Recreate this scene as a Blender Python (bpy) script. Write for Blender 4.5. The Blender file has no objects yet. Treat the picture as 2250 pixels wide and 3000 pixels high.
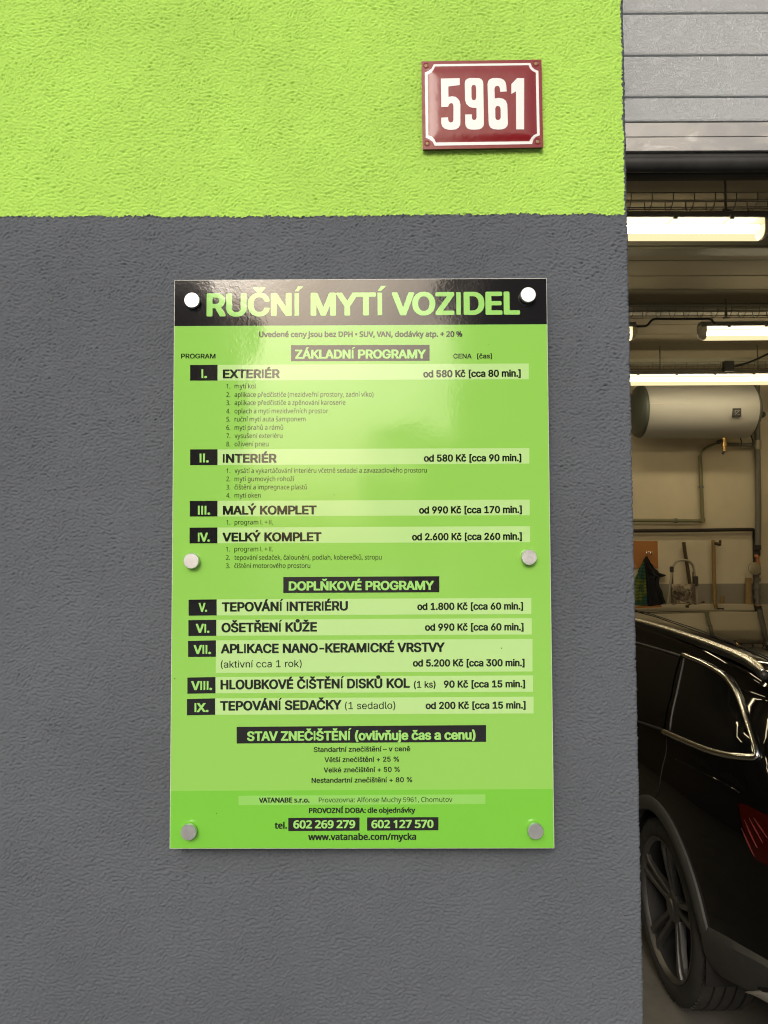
import bpy, math, random
import numpy as np
from mathutils import Vector, Matrix
from mathutils.geometry import delaunay_2d_cdt
sc = bpy.context.scene
COL = sc.collection
R = math.radians
random.seed(7)

# ---------------------------------------------------------------- camera, sky, sun, exposure
CAM = Vector((0.0, -1.148, 1.80))
FPX = 2116.0            # focal length in pixels of the 2250 x 3000 photograph
cd = bpy.data.cameras.new('camera')
cam = bpy.data.objects.new('camera', cd); COL.objects.link(cam)
cd.sensor_fit = 'VERTICAL'; cd.sensor_height = 36.0; cd.lens = FPX / 3000 * 36.0
cd.clip_start = 0.05; cd.clip_end = 900
CM = Matrix.Rotation(R(92.35), 3, 'X') @ Matrix.Rotation(R(-0.27), 3, 'Z')
cam.matrix_world = Matrix.Translation(CAM) @ CM.to_4x4()
sc.camera = cam

SUN_EL, SUN_AZ = 31.0, 192.0     # azimuth clockwise from +y: the sun stands behind the camera
world = bpy.data.worlds.new('World'); sc.world = world; world.use_nodes = True
wn = world.node_tree; bg = wn.nodes['Background']
sky = wn.nodes.new('ShaderNodeTexSky'); sky.sky_type = 'NISHITA'; sky.sun_disc = False
sky.sun_elevation = R(SUN_EL); sky.sun_rotation = R(SUN_AZ)
sky.air_density = 1.0; sky.dust_density = 7.0; sky.ozone_density = 1.0; sky.altitude = 200
wn.links.new(sky.outputs[0], bg.inputs[0]); bg.inputs[1].default_value = 0.148
sd = bpy.data.lights.new('sun', 'SUN'); sun = bpy.data.objects.new('sun', sd); COL.objects.link(sun)
sd.energy = 0.8; sd.angle = R(22); sd.color = (1.0, 0.97, 0.93)
sun.location = (-3, -8, 9)
sdir = Vector((math.sin(R(SUN_AZ)) * math.cos(R(SUN_EL)), math.cos(R(SUN_AZ)) * math.cos(R(SUN_EL)), math.sin(R(SUN_EL))))
sun.rotation_euler = sdir.to_track_quat('Z', 'Y').to_euler()
sc.view_settings.view_transform = 'Standard'; sc.view_settings.look = 'None'
sc.view_settings.gamma = 1.0; sc.view_settings.use_curve_mapping = False
sc.view_settings.exposure = 0.0
sc.render.engine = 'CYCLES'
sc.cycles.max_bounces = 8; sc.cycles.diffuse_bounces = 4; sc.cycles.glossy_bounces = 4
sc.cycles.use_denoising = True; sc.cycles.denoising_input_passes = 'RGB_ALBEDO_NORMAL'; sc.cycles.denoising_prefilter = 'ACCURATE'
sc.cycles.sample_clamp_indirect = 6.0
sc.cycles.filter_width = 1.15

# ---------------------------------------------------------------- measuring helpers
def P(px, py, Y):
    """Point of the plane y = Y behind pixel (px, py) of the 2250 x 3000 photograph."""
    d = CM @ Vector(((px - 1125) / FPX, -(py - 1500) / FPX, -1.0))
    return CAM + d * ((Y - CAM.y) / d.y)
def Q(x, y, Y):
    """The same in the coordinates of the photograph scaled to 1659 x 2212."""
    return P(x * 2250 / 1659, y * 2250 / 1659, Y)

# ---------------------------------------------------------------- object helpers
def tag(o, label=None, cat=None, group=None, kind=None):
    if label: o['label'] = label
    if cat: o['category'] = cat
    if group: o['group'] = group
    if kind: o['kind'] = kind
    return o
def empty(name, loc, label=None, cat=None, group=None):
    o = bpy.data.objects.new(name, None); COL.objects.link(o)
    o.location = loc; o.empty_display_size = 0.05
    return tag(o, label, cat, group)
def origin_of(parent):
    v = Vector((0, 0, 0))
    while parent is not None:
        v += Vector(parent.location); parent = parent.parent
    return v
def obj(name, verts, faces, mat, parent=None, smooth=False, loc=None, bevel=0.0, kind=None, autos=None):
    """verts in world coordinates; the origin goes to loc (or stays on the parent's)."""
    base = origin_of(parent)
    l = Vector(loc) - base if loc is not None else Vector((0, 0, 0))
    o0 = base + l
    me = bpy.data.meshes.new(name)
    me.from_pydata([(v[0] - o0.x, v[1] - o0.y, v[2] - o0.z) for v in verts], [], faces)
    me.materials.append(mat)
    me.validate(); me.update()
    if smooth: me.shade_smooth()
    if autos: 
        try: me.set_sharp_from_angle(angle=R(autos))
        except Exception: pass
    o = bpy.data.objects.new(name, me); COL.objects.link(o)
    o.location = l; o.parent = parent
    if bevel:
        b = o.modifiers.new('bevel', 'BEVEL'); b.width = bevel; b.segments = 2; b.limit_method = 'ANGLE'
    if kind: o['kind'] = kind
    return o
class MB:
    def __init__(s): s.v = []; s.f = []
    def add(s, v, f):
        n = len(s.v); s.v += [tuple(p) for p in v]; s.f += [tuple(i + n for i in q) for q in f]; return s
    def box(s, x0, x1, y0, y1, z0, z1):
        v = [(x, y, z) for z in (z0, z1) for y in (y0, y1) for x in (x0, x1)]
        return s.add(v, [(0, 2, 3, 1), (4, 5, 7, 6), (0, 1, 5, 4), (2, 6, 7, 3), (0, 4, 6, 2), (1, 3, 7, 5)])
    def obox(s, c, ax, ay, az):
        c = Vector(c); v = [c + ax * i + ay * j + az * k for k in (-1, 1) for j in (-1, 1) for i in (-1, 1)]
        return s.add(v, [(0, 2, 3, 1), (4, 5, 7, 6), (0, 1, 5, 4), (2, 6, 7, 3), (0, 4, 6, 2), (1, 3, 7, 5)])
    def tube(s, pts, r, n=10, flat=1.0, up=Vector((0, 0, 1))):
        pts = [Vector(p) for p in pts]; rr = r if isinstance(r, (list, tuple)) else [r] * len(pts)
        v = []; f = []; a = None
        for i, p in enumerate(pts):
            t = (pts[min(i + 1, len(pts) - 1)] - pts[max(i - 1, 0)]).normalized()
            if a is None:
                a = t.cross(up)
                if a.length < .15: a = t.cross(Vector((0, 1, 0)) if abs(t.y) < .9 else Vector((1, 0, 0)))
            else: a = a - t * a.dot(t)
            a.normalize(); b = a.cross(t).normalized()
            for k in range(n):
                th = 2 * math.pi * k / n
                v.append(p + a * math.cos(th) * rr[i] + b * math.sin(th) * rr[i] * flat)
        for i in range(len(pts) - 1):
            for k in range(n):
                f.append((i * n + k, i * n + (k + 1) % n, (i + 1) * n + (k + 1) % n, (i + 1) * n + k))
        f.append(tuple(range(n - 1, -1, -1))); f.append(tuple(range((len(pts) - 1) * n, len(pts) * n)))
        return s.add(v, f)
    def lathe(s, c, axis, prof, n=48, closed=False, caps=True):
        """prof = [(along, radius)]"""
        c = Vector(c); axis = Vector(axis).normalized()
        a = axis.orthogonal().normalized(); b = axis.cross(a)
        v = []; f = []
        for (t, r) in prof:
            for k in range(n):
                th = 2 * math.pi * k / n
                v.append(c + axis * t + a * math.cos(th) * r + b * math.sin(th) * r)
        m = len(prof)
        for i in range(m if closed else m - 1):
            for k in range(n):
                j = (i + 1) % m
                f.append((i * n + k, i * n + (k + 1) % n, j * n + (k + 1) % n, j * n + k))
        if not closed and caps:
            if prof[0][1] > 1e-5: f.append(tuple(range(n - 1, -1, -1)))
            if prof[-1][1] > 1e-5: f.append(tuple(range((m - 1) * n, m * n)))
        return s.add(v, f)
    def build(s, name, mat, parent=None, **k): return obj(name, s.v, s.f, mat, parent, **k)
def smooth_path(pts, n=6):
    pts = [Vector(p) for p in pts]; out = []
    for i in range(len(pts) - 1):
        p0 = pts[max(i - 1, 0)]; p1 = pts[i]; p2 = pts[i + 1]; p3 = pts[min(i + 2, len(pts) - 1)]
        for k in range(n):
            t = k / n
            out.append(0.5 * ((2 * p1) + (p2 - p0) * t + (2 * p0 - 5 * p1 + 4 * p2 - p3) * t * t + (3 * p1 - p0 - 3 * p2 + p3) * t ** 3))
    out.append(pts[-1]); return out

# ---------------------------------------------------------------- materials
def mat(name, col, rough=0.6, metal=0.0, spec=0.5, coat=0.0, coat_rough=0.03, ior=None):
    m = bpy.data.materials.new(name); m.use_nodes = True
    b = m.node_tree.nodes['Principled BSDF']
    b.inputs['Base Color'].default_value = (*col, 1); b.inputs['Roughness'].default_value = rough
    b.inputs['Metallic'].default_value = metal; b.inputs['Specular IOR Level'].default_value = spec
    b.inputs['Coat Weight'].default_value = coat; b.inputs['Coat Roughness'].default_value = coat_rough
    if ior: b.inputs['IOR'].default_value = ior
    return m
def nodes(m): return m.node_tree.nodes, m.node_tree.links, m.node_tree.nodes['Principled BSDF']
def N(m, t, **k):
    n = m.node_tree.nodes.new(t)
    for a, b in k.items(): setattr(n, a, b)
    return n
def pos(m, scale=(1, 1, 1)):
    g = N(m, 'ShaderNodeNewGeometry'); mp = N(m, 'ShaderNodeMapping'); mp.inputs['Scale'].default_value = scale
    m.node_tree.links.new(g.outputs['Position'], mp.inputs['Vector']); return mp.outputs[0]
def noise(m, scale, detail=2, rough=0.5, vec=None, dist=0.0):
    n = N(m, 'ShaderNodeTexNoise'); n.inputs['Scale'].default_value = scale; n.inputs['Detail'].default_value = detail
    n.inputs['Roughness'].default_value = rough; n.inputs['Distortion'].default_value = dist
    m.node_tree.links.new(vec if vec is not None else pos(m), n.inputs['Vector']); return n.outputs['Fac']
def bump(m, h, dist, strength=1.0, prev=None, coat=True):
    b = N(m, 'ShaderNodeBump'); b.inputs['Distance'].default_value = dist; b.inputs['Strength'].default_value = strength
    L = m.node_tree.links; L.new(h, b.inputs['Height'])
    if prev is not None: L.new(prev, b.inputs['Normal'])
    p = m.node_tree.nodes['Principled BSDF']; L.new(b.outputs[0], p.inputs['Normal'])
    if coat: L.new(b.outputs[0], p.inputs['Coat Normal'])
    return b.outputs[0]
def ramp(m, fac, stops):
    r = N(m, 'ShaderNodeValToRGB'); e = r.color_ramp.elements
    while len(e) < len(stops): e.new(0.5)
    for q, (p_, c) in zip(e, stops):
        q.position = p_; q.color = (*c, 1) if len(c) == 3 else c
    m.node_tree.links.new(fac, r.inputs[0]); return r.outputs[0]
def vary(m, col, scale, amt, detail=3, vec=None):
    """tone variation of the base colour"""
    f = noise(m, scale, detail, 0.6, vec)
    c = ramp(m, f, [(0.3, tuple(x * (1 - amt) for x in col)), (0.7, tuple(min(1, x * (1 + amt)) for x in col))])
    m.node_tree.links.new(c, m.node_tree.nodes['Principled BSDF'].inputs['Base Color']); return c

def stucco(name, col):
    m = mat(name, col, rough=0.92, spec=0.25)
    vary(m, col, 2.6, 0.10, 5)
    v = pos(m, (1.0, 1.0, 1.25))
    a = noise(m, 210, 2.0, 0.55, v, 1.1)
    b = noise(m, 520, 1.0, 0.5, v)
    mx = N(m, 'ShaderNodeMath', operation='MULTIPLY_ADD'); mx.inputs[1].default_value = 0.35
    m.node_tree.links.new(b, mx.inputs[0]); m.node_tree.links.new(a, mx.inputs[2])
    n1 = bump(m, b, 0.0012, 0.5, coat=False)
    return m
M = {}
M['green_stucco'] = stucco('green_stucco', (0.425, 0.73, 0.130))
M['grey_stucco'] = stucco('grey_stucco', (0.115, 0.131, 0.153))

def laminate(name, col, rough=0.085):
    m = mat(name, col, rough=rough, spec=0.5, ior=1.70)
    v = pos(m)
    a = noise(m, 150, 2.0, 0.5, v, 0.6)
    n1 = bump(m, a, 0.0012, 0.05, coat=False)
    b = noise(m, 9, 1.0, 0.5, v)
    bump(m, b, 0.004, 0.30, prev=n1, coat=False)
    return m
M['sign_green'] = laminate('sign_green', (0.300, 0.665, 0.112))
M['sign_deep_green'] = laminate('sign_deep_green', (0.20, 0.62, 0.052))
M['sign_pale'] = laminate('sign_pale', (0.51, 0.81, 0.32))
M['sign_strip'] = laminate('sign_strip', (0.30, 0.69, 0.14))
M['sign_black'] = laminate('sign_black', (0.012, 0.012, 0.013))
M['sign_letter_green'] = laminate('sign_letter_green', (0.36, 0.76, 0.19))
M['sign_letter_black'] = laminate('sign_letter_black', (0.010, 0.013, 0.010))
M['sign_edge'] = mat('sign_edge', (0.78, 0.80, 0.76), 0.5)

M['brushed_cap'] = mat('brushed_cap', (0.74, 0.76, 0.78), 0.34, metal=1.0)
def _brush(m):
    ns, L, b = nodes(m)
    a = noise(m, 260, 3, 0.6, pos(m))
    r = ramp(m, a, [(0.3, (0.34, 0.34, 0.34)), (0.7, (0.52, 0.52, 0.52))]); L.new(r, b.inputs['Roughness'])
    bump(m, a, 0.0004, 0.25, coat=False)
_brush(M['brushed_cap'])
M['enamel_red'] = mat('enamel_red', (0.205, 0.006, 0.012), 0.14, coat=0.0, coat_rough=0.12, ior=1.42)
bump(M['enamel_red'], noise(M['enamel_red'], 60, 2), 0.0008, 0.3)
M['enamel_white'] = mat('enamel_white', (0.80, 0.82, 0.83), 0.15, coat=0.25, coat_rough=0.12)
bump(M['enamel_white'], noise(M['enamel_white'], 60, 2), 0.0008, 0.3)
M['plate_edge'] = mat('plate_edge', (0.05, 0.02, 0.018), 0.5)
M['screw_rust'] = mat('screw_rust', (0.22, 0.14, 0.08), 0.5, metal=0.7)

def door_metal():
    m = mat('door_aluminium', (0.44, 0.475, 0.50), 0.48, metal=0.25, spec=0.5)
    v = pos(m, (0.8, 1, 1.2))
    w = N(m, 'ShaderNodeTexNoise'); w.inputs['Scale'].default_value = 75; w.inputs['Detail'].default_value = 0.6
    w.inputs['Distortion'].default_value = 2.6
    m.node_tree.links.new(v, w.inputs['Vector'])
    r = ramp(m, w.outputs['Fac'], [(0.42, (0, 0, 0)), (0.5, (1, 1, 1)), (0.58, (0, 0, 0))])
    bump(m, r, 0.0016, 0.5, coat=False)
    vary(m, (0.44, 0.475, 0.50), 3.0, 0.05)
    return m
M['door_panel'] = door_metal()
M['door_profile'] = mat('door_profile', (0.46, 0.455, 0.43), 0.35, metal=0.55)
def _smear(m):
    ns, L, b = nodes(m)
    f = noise(m, 11, 4, 0.6, pos(m, (1, 1, 2.2)), 0.8)
    c = ramp(m, f, [(0.45, (0.40, 0.40, 0.38)), (0.58, (0.44, 0.44, 0.42)), (0.70, (0.66, 0.67, 0.67))])
    L.new(c, b.inputs['Base Color'])
    r = ramp(m, f, [(0.5, (0.3, 0.3, 0.3)), (0.6, (0.7, 0.7, 0.7))]); L.new(r, b.inputs['Roughness'])
_smear(M['door_profile'])
M['rubber'] = mat('rubber', (0.028, 0.029, 0.028), 0.55)
vary(M['rubber'], (0.028, 0.029, 0.028), 14, 0.35)
M['black_steel'] = mat('black_steel', (0.02, 0.02, 0.018), 0.5)

def plaster(name, col, amt=0.06):
    m = mat(name, col, 0.85, spec=0.3); vary(m, col, 1.7, amt, 5)
    bump(m, noise(m, 120, 3), 0.0012, 0.35, coat=False); return m
M['cream_wall'] = plaster('cream_wall', (0.68, 0.60, 0.44), 0.09)
M['dado'] = plaster('dado', (0.30, 0.27, 0.21), 0.1)
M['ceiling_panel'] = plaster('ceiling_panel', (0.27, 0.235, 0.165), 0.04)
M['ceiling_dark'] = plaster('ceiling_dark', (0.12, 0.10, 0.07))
M['beam'] = mat('beam', (0.20, 0.19, 0.14), 0.5)
def concrete():
    m = mat('garage_concrete', (0.20, 0.19, 0.165), 0.7); 
    f = noise(m, 6, 6, 0.65); c = ramp(m, f, [(0.25, (0.05, 0.042, 0.03)), (0.40, (0.10, 0.097, 0.085)), (0.75, (0.14, 0.136, 0.12))])
    m.node_tree.links.new(c, m.node_tree.nodes['Principled BSDF'].inputs['Base Color'])
    bump(m, noise(m, 90, 3), 0.001, 0.5, coat=False); return m
M['floor'] = concrete()
M['yard'] = mat('yard_paving', (0.30, 0.30, 0.29), 0.9); vary(M['yard'], (0.30, 0.30, 0.29), 0.8, 0.2, 6)
M['facade'] = mat('facade', (0.16, 0.15, 0.14), 0.9); vary(M['facade'], (0.16, 0.15, 0.14), 0.6, 0.1)
M['roof_tile'] = mat('roof_tile', (0.12, 0.07, 0.055), 0.8)
M['dark_glass'] = mat('dark_glass', (0.02, 0.022, 0.025), 0.08)
M['bark'] = mat('bark', (0.08, 0.06, 0.045), 0.9)
M['leaf'] = mat('leaf', (0.05, 0.085, 0.025), 0.6)

M['car_paint'] = mat('car_paint', (0.0025, 0.0026, 0.003), 0.5, spec=0.0, coat=1.0, coat_rough=0.012)
bump(M['car_paint'], noise(M['car_paint'], 3.2, 1), 0.003, 0.12)
M['car_glass'] = mat('car_glass', (0.003, 0.0035, 0.004), 0.02, ior=1.5)
M['chrome'] = mat('chrome', (0.85, 0.83, 0.78), 0.14, metal=1.0)
M['satin_rail'] = mat('satin_rail', (0.80, 0.77, 0.70), 0.26, metal=1.0)
M['cladding'] = mat('cladding', (0.045, 0.047, 0.045), 0.55)
def _clad(m):
    f = noise(m, 26, 6, 0.7, pos(m)); c = ramp(m, f, [(0.5, (0.040, 0.042, 0.040)), (0.66, (0.052, 0.052, 0.048)), (0.8, (0.10, 0.10, 0.095))])
    m.node_tree.links.new(c, m.node_tree.nodes['Principled BSDF'].inputs['Base Color'])
_clad(M['cladding'])
M['skid'] = mat('skid', (0.42, 0.41, 0.38), 0.5, metal=0.3)
M['tyre'] = mat('tyre', (0.016, 0.016, 0.0155), 0.8); vary(M['tyre'], (0.022, 0.022, 0.021), 22, 0.3)
M['rim'] = mat('rim', (0.17, 0.17, 0.17), 0.42, metal=0.9)
M['rim_dark'] = mat('rim_dark', (0.015, 0.015, 0.015), 0.75)
M['void'] = mat('void', (0.006, 0.006, 0.006), 0.9)
M['red_lens'] = mat('red_lens', (0.028, 0.0015, 0.001), 0.10)
M['red_reflector'] = mat('red_reflector', (0.09, 0.004, 0.003), 0.6)

M['lamp_housing'] = mat('lamp_housing', (0.14, 0.135, 0.12), 0.55)
def lit(name, col, s, trans=0.0):
    m = bpy.data.materials.new(name); m.use_nodes = True; t = m.node_tree; t.nodes.clear()
    e = t.nodes.new('ShaderNodeEmission'); e.inputs[0].default_value = (*col, 1); e.inputs[1].default_value = s
    o = t.nodes.new('ShaderNodeOutputMaterial')
    if trans:
        tr = t.nodes.new('ShaderNodeBsdfTransparent'); mx = t.nodes.new('ShaderNodeMixShader'); mx.inputs[0].default_value = trans
        t.links.new(e.outputs[0], mx.inputs[1]); t.links.new(tr.outputs[0], mx.inputs[2]); t.links.new(mx.outputs[0], o.inputs[0])
    else: t.links.new(e.outputs[0], o.inputs[0])
    return m
LAMP_COL = (1.0, 0.85, 0.55)
M['lamp_tube'] = lit('lamp_tube', LAMP_COL, 38.0)
M['lamp_cover'] = lit('lamp_cover', (1.0, 0.80, 0.45), 1.5, 0.5)
M['lamp_end'] = mat('lamp_end', (0.55, 0.50, 0.36), 0.3)
M['wire'] = mat('wire', (0.13, 0.12, 0.10), 0.5, metal=0.5)
M['black_cable'] = mat('black_cable', (0.01, 0.01, 0.01), 0.5)
M['boiler_white'] = mat('boiler_white', (0.42, 0.41, 0.38), 0.5)
M['boiler_cap'] = mat('boiler_cap', (0.075, 0.085, 0.07), 0.5)
M['boiler_badge'] = mat('boiler_badge', (0.02, 0.02, 0.022), 0.35)
M['badge_mark'] = mat('badge_mark', (0.20, 0.19, 0.17), 0.4)
M['boiler_panel'] = mat('boiler_panel', (0.62, 0.60, 0.52), 0.35)
M['brass'] = mat('brass', (0.75, 0.5, 0.2), 0.25, metal=1.0)
M['copper'] = mat('copper', (0.65, 0.3, 0.15), 0.3, metal=1.0)
M['pipe_green'] = mat('pipe_green', (0.20, 0.19, 0.10), 0.5)
M['pipe_grey'] = mat('pipe_grey', (0.16, 0.15, 0.13), 0.5)
M['pipe_black'] = mat('pipe_black', (0.022, 0.014, 0.010), 0.6)
M['orange_board'] = mat('orange_board', (0.42, 0.17, 0.045), 0.6)
M['jacket_black'] = mat('jacket_black', (0.008, 0.009, 0.013), 0.85)
def plaid():
    m = mat('plaid', (0.06, 0.12, 0.07), 0.9); ns, L, b = nodes(m)
    v = pos(m, (1.0, 1.0, 1.0))
    w = N(m, 'ShaderNodeTexWave'); w.inputs['Scale'].default_value = 9; w.inputs['Distortion'].default_value = 3.0; w.bands_direction = 'Z'
    L.new(v, w.inputs['Vector'])
    f = noise(m, 7, 3, 0.6, v)
    c1 = ramp(m, f, [(0.38, (0.16, 0.20, 0.04)), (0.5, (0.03, 0.10, 0.03)), (0.62, (0.02, 0.10, 0.11))])
    mx = N(m, 'ShaderNodeMix', data_type='RGBA', blend_type='MULTIPLY'); mx.inputs[0].default_value = 0.55
    L.new(c1, mx.inputs[6]); L.new(w.outputs[0], mx.inputs[7]); L.new(mx.outputs[2], b.inputs['Base Color'])
    return m
M['plaid'] = plaid()
M['ladder_metal'] = mat('ladder_metal', (0.42, 0.38, 0.28), 0.4, metal=0.6)
M['ladder_feet'] = mat('ladder_feet', (0.05, 0.04, 0.035), 0.6)
def dirty():
    m = mat('dirty_cloth', (0.2, 0.17, 0.13), 0.9)
    f = noise(m, 16, 5, 0.7, pos(m), 1.2); c = ramp(m, f, [(0.40, (0.07, 0.05, 0.035)), (0.5, (0.18, 0.14, 0.10)), (0.62, (0.36, 0.30, 0.21))])
    m.node_tree.links.new(c, m.node_tree.nodes['Principled BSDF'].inputs['Base Color']); return m
M['dirty'] = dirty()
M['wood_handle'] = mat('wood_handle', (0.30, 0.19, 0.07), 0.6); vary(M['wood_handle'], (0.30, 0.19, 0.07), 30, 0.25, 3, pos(M['wood_handle'], (3, 3, 0.4)))
M['dark_wood'] = mat('dark_wood', (0.07, 0.045, 0.02), 0.6)
M['red_wood'] = mat('red_wood', (0.10, 0.035, 0.02), 0.6)
M['black_bag'] = mat('black_bag', (0.012, 0.014, 0.01), 0.4)

# ---------------------------------------------------------------- ground
mb = MB(); mb.box(-60, 60, -70, 0.12, -0.4, -0.02); tag(mb.build('yard', M['yard'], loc=(0, -20, -0.02)), kind='structure')
mb = MB(); mb.box(-5.0, 4.45, 0.1225, 6.9, -0.4, 0.0); tag(mb.build('garage_floor', M['floor'], loc=(1.4, 3.5, 0)), kind='structure')

# ---------------------------------------------------------------- front wall with lime green band above dark grey
EDGE_T = P(1828, 0, 0); EDGE_B = P(1889, 3000, 0)
def edge_x(z):
    t = (z - EDGE_B.z) / (EDGE_T.z - EDGE_B.z); return EDGE_B.x + (EDGE_T.x - EDGE_B.x) * t
zg = P(900, 634, 0).z           # where the green starts
wall = empty('front_wall', (-1.3, 0, -0.02))
wall['kind'] = 'structure'
rng = np.random.default_rng(3)
def jitter(n, amp, k=3):
    a = rng.normal(size=n)
    a = np.convolve(np.pad(a, k, mode='wrap'), np.ones(k) / k, 'same')[k:-k]
    return a * amp
# the visible stretch is a fine relief: grains of render standing about a millimetre proud
XL, ZLO, ZHI, GS = -0.70, 0.88, 2.76, 0.0013
nx = int((edge_x(1.8) - XL) / GS); nz = int((ZHI - ZLO) / GS)
def smooth_rows(a, k):
    """three box blurs of width k along the rows"""
    for _ in range(2):
        p = np.cumsum(np.pad(a, ((0, 0), (k // 2 + 1, k - 1 - k // 2)), mode='edge'), 1); a = (p[:, k:] - p[:, :-k]) / k
    return a
def blur(a, kx, kz): return smooth_rows(smooth_rows(a, kx).T, kz).T
def grain(nz, nx, seed, kx, kz, shear=0.0):
    """band-limited noise, kx by kz grid cells large; shear slants the grains"""
    a = np.random.default_rng(seed).normal(size=(nz, nx))
    h_ = blur(a, kx, kz) - blur(a, kx + 2, kz + 2)
    if shear:
        o = np.empty_like(h_)
        for r_ in range(nz): o[r_] = np.roll(h_[r_], int(r_ * shear))
        h_ = o
    return h_ / h_.std()
ga = grain(nz, nx, 11, 2, 2, 0.3); gb = grain(nz, nx, 12, 3, 2, -0.4); gc = grain(nz, nx, 13, 13, 13)
mix_ = 0.5 + 0.5 * np.tanh(grain(nz, nx, 14, 45, 45))
H_ = ga * mix_ + gb * (1 - mix_)
H_ = np.where(H_ > 0, 0.75 * np.tanh(H_ * 1.2), -np.abs(H_) ** 1.25 * 0.75)      # flat tops, sharp pits
H_ = H_ * 0.00092 + gc * 0.00014
zz = ZLO + np.arange(nz) * GS
ex_ = np.array([edge_x(z) for z in zz]) + jitter(nz, .0006, 2) + .0004 * np.sin(zz * 61) * np.sin(zz * 17)
uu = np.linspace(0, 1, nx); XX = XL + (ex_[:, None] - XL) * uu[None, :]; YY = -H_.copy()
back = np.clip((XX - (ex_[:, None] - .005)) / .005, 0, 1); YY += .0065 * back ** 2.2
ZZ = np.repeat(zz[:, None], nx, 1)
lim = zg + jitter(nx, .0015, 3) + 0.0008 * np.sin(XX[0] * 9) + 0.0006 * np.sin(XX[0] * 61)
rag = ex_ - .0030 - .0022 * (0.5 + 0.5 * np.sin(zz * 5.3 + 1)) + jitter(nz, .0012, 3)
isg = (ZZ > lim[None, :]) & (XX < rag[:, None])
YY = YY - .0009 * isg
def relief_mesh(name, mask, m):
    fm = mask[:-1, :-1] & mask[1:, :-1] & mask[:-1, 1:] & mask[1:, 1:] if name == 'green_render' else mask[:-1, :-1] | mask[1:, :-1] | mask[:-1, 1:] | mask[1:, 1:]
    idx = np.arange(nz * nx).reshape(nz, nx)
    q = np.stack([idx[:-1, :-1][fm], idx[:-1, 1:][fm], idx[1:, 1:][fm], idx[1:, :-1][fm]], 1)
    used = np.unique(q); re_ = np.full(nz * nx, -1); re_[used] = np.arange(len(used)); q = re_[q]
    o0 = wall.location
    co = np.stack([XX.ravel()[used] - o0.x, YY.ravel()[used] - o0.y, ZZ.ravel()[used] - o0.z], 1).astype(np.float32)
    me = bpy.data.meshes.new(name); me.vertices.add(len(co)); me.vertices.foreach_set('co', co.ravel())
    me.loops.add(q.size); me.loops.foreach_set('vertex_index', q.ravel().astype(np.int32))
    me.polygons.add(len(q)); me.polygons.foreach_set('loop_start', np.arange(0, q.size, 4, dtype=np.int32))
    me.update(); me.materials.append(m); me.shade_smooth()
    o = bpy.data.objects.new(name, me); COL.objects.link(o); o.parent = wall; return o
relief_mesh('grey_render', ~isg, M['grey_stucco'])
relief_mesh('green_render', isg, M['green_stucco'])
mb = MB(); mb.box(-3.0, edge_x(1.8) - .007, .0045, 0.34, -0.02, 4.6); mb.build('masonry', M['grey_stucco'], wall)
mb = MB(); mb.box(-3.0, XL - .0003, 0.0, .0042, -.02, zg); mb.box(XL, edge_x(.8) - .004, 0.0, .0042, -.02, ZLO - .0003); mb.build('grey_render', M['grey_stucco'], wall)
mb = MB(); mb.box(-3.0, XL - .0003, -.0008, .0042, zg + .0005, 4.6); mb.box(XL, edge_x(3) - .004, -.0008, .0042, ZHI + .0003, 4.6); mb.build('green_render', M['green_stucco'], wall)
# rest of the facade, out of the picture to the right and above the door
mb = MB(); mb.box(3.62, 9.0, 0.0, 0.34, -0.02, 4.6); mb.box(-9.0, -3.0, 0, 0.34, -0.02, 4.6); mb.build('side_render', M['grey_stucco'], wall)
mb = MB(); mb.box(edge_x(3.5) + 0.01, 3.62, 0.002, 0.34, 3.95, 4.6); mb.build('lintel', M['grey_stucco'], wall)

# ---------------------------------------------------------------- garage shell
YB = 6.75
ZD = Q(1500, 1261, YB).z
bw = empty('back_wall', (1.4, YB, 0)); bw['kind'] = 'structure'
mb = MB(); mb.box(1.4, 4.45, YB, YB + 0.2, ZD, 3.9); mb.build('plaster', M['cream_wall'], bw)
mb = MB(); mb.box(-5.0, 1.397, YB, YB + 0.2, 0, 3.9); mb.build('unseen_dark_wall', M['ceiling_dark'], bw)  # unseen stretch, coloured dark so the car mirrors black around the lamps
mb = MB(); mb.box(1.4, 4.45, YB - 0.003, YB + 0.2, 0.0, ZD); mb.build('dado', M['dado'], bw)
sw = empty('side_wall_right', (4.3, 3.5, 0)); sw['kind'] = 'structure'
mb = MB(); mb.box(4.25, 4.45, 0.345, YB - 0.004, ZD, 3.9); mb.build('plaster', M['cream_wall'], sw)
mb = MB(); mb.box(4.247, 4.45, 0.345, YB - 0.004, 0.001, ZD - 0.001); mb.build('dado', M['dado'], sw)
sw = empty('side_wall_left', (-5.0, 3.5, 0)); sw['kind'] = 'structure'
mb = MB(); mb.box(-5.2, -5.0, 0.345, YB - 0.004, 0.001, 3.9); mb.build('plaster', M['ceiling_dark'], sw)  # unseen wall, darkened to keep pale reflections off the car's flank
ZC = 1.8 + 1.87
ceil = empty('ceiling', (1.4, 3.5, ZC)); ceil['kind'] = 'structure'
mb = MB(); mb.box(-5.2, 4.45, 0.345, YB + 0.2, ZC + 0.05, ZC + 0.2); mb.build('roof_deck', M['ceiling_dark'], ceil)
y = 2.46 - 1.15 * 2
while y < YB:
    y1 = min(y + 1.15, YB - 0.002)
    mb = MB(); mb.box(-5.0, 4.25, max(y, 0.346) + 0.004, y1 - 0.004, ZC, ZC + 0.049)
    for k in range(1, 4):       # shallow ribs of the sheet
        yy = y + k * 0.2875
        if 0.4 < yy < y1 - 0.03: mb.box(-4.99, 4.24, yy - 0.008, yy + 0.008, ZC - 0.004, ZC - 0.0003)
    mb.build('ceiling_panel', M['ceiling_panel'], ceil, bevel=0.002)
    y += 1.15
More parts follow.
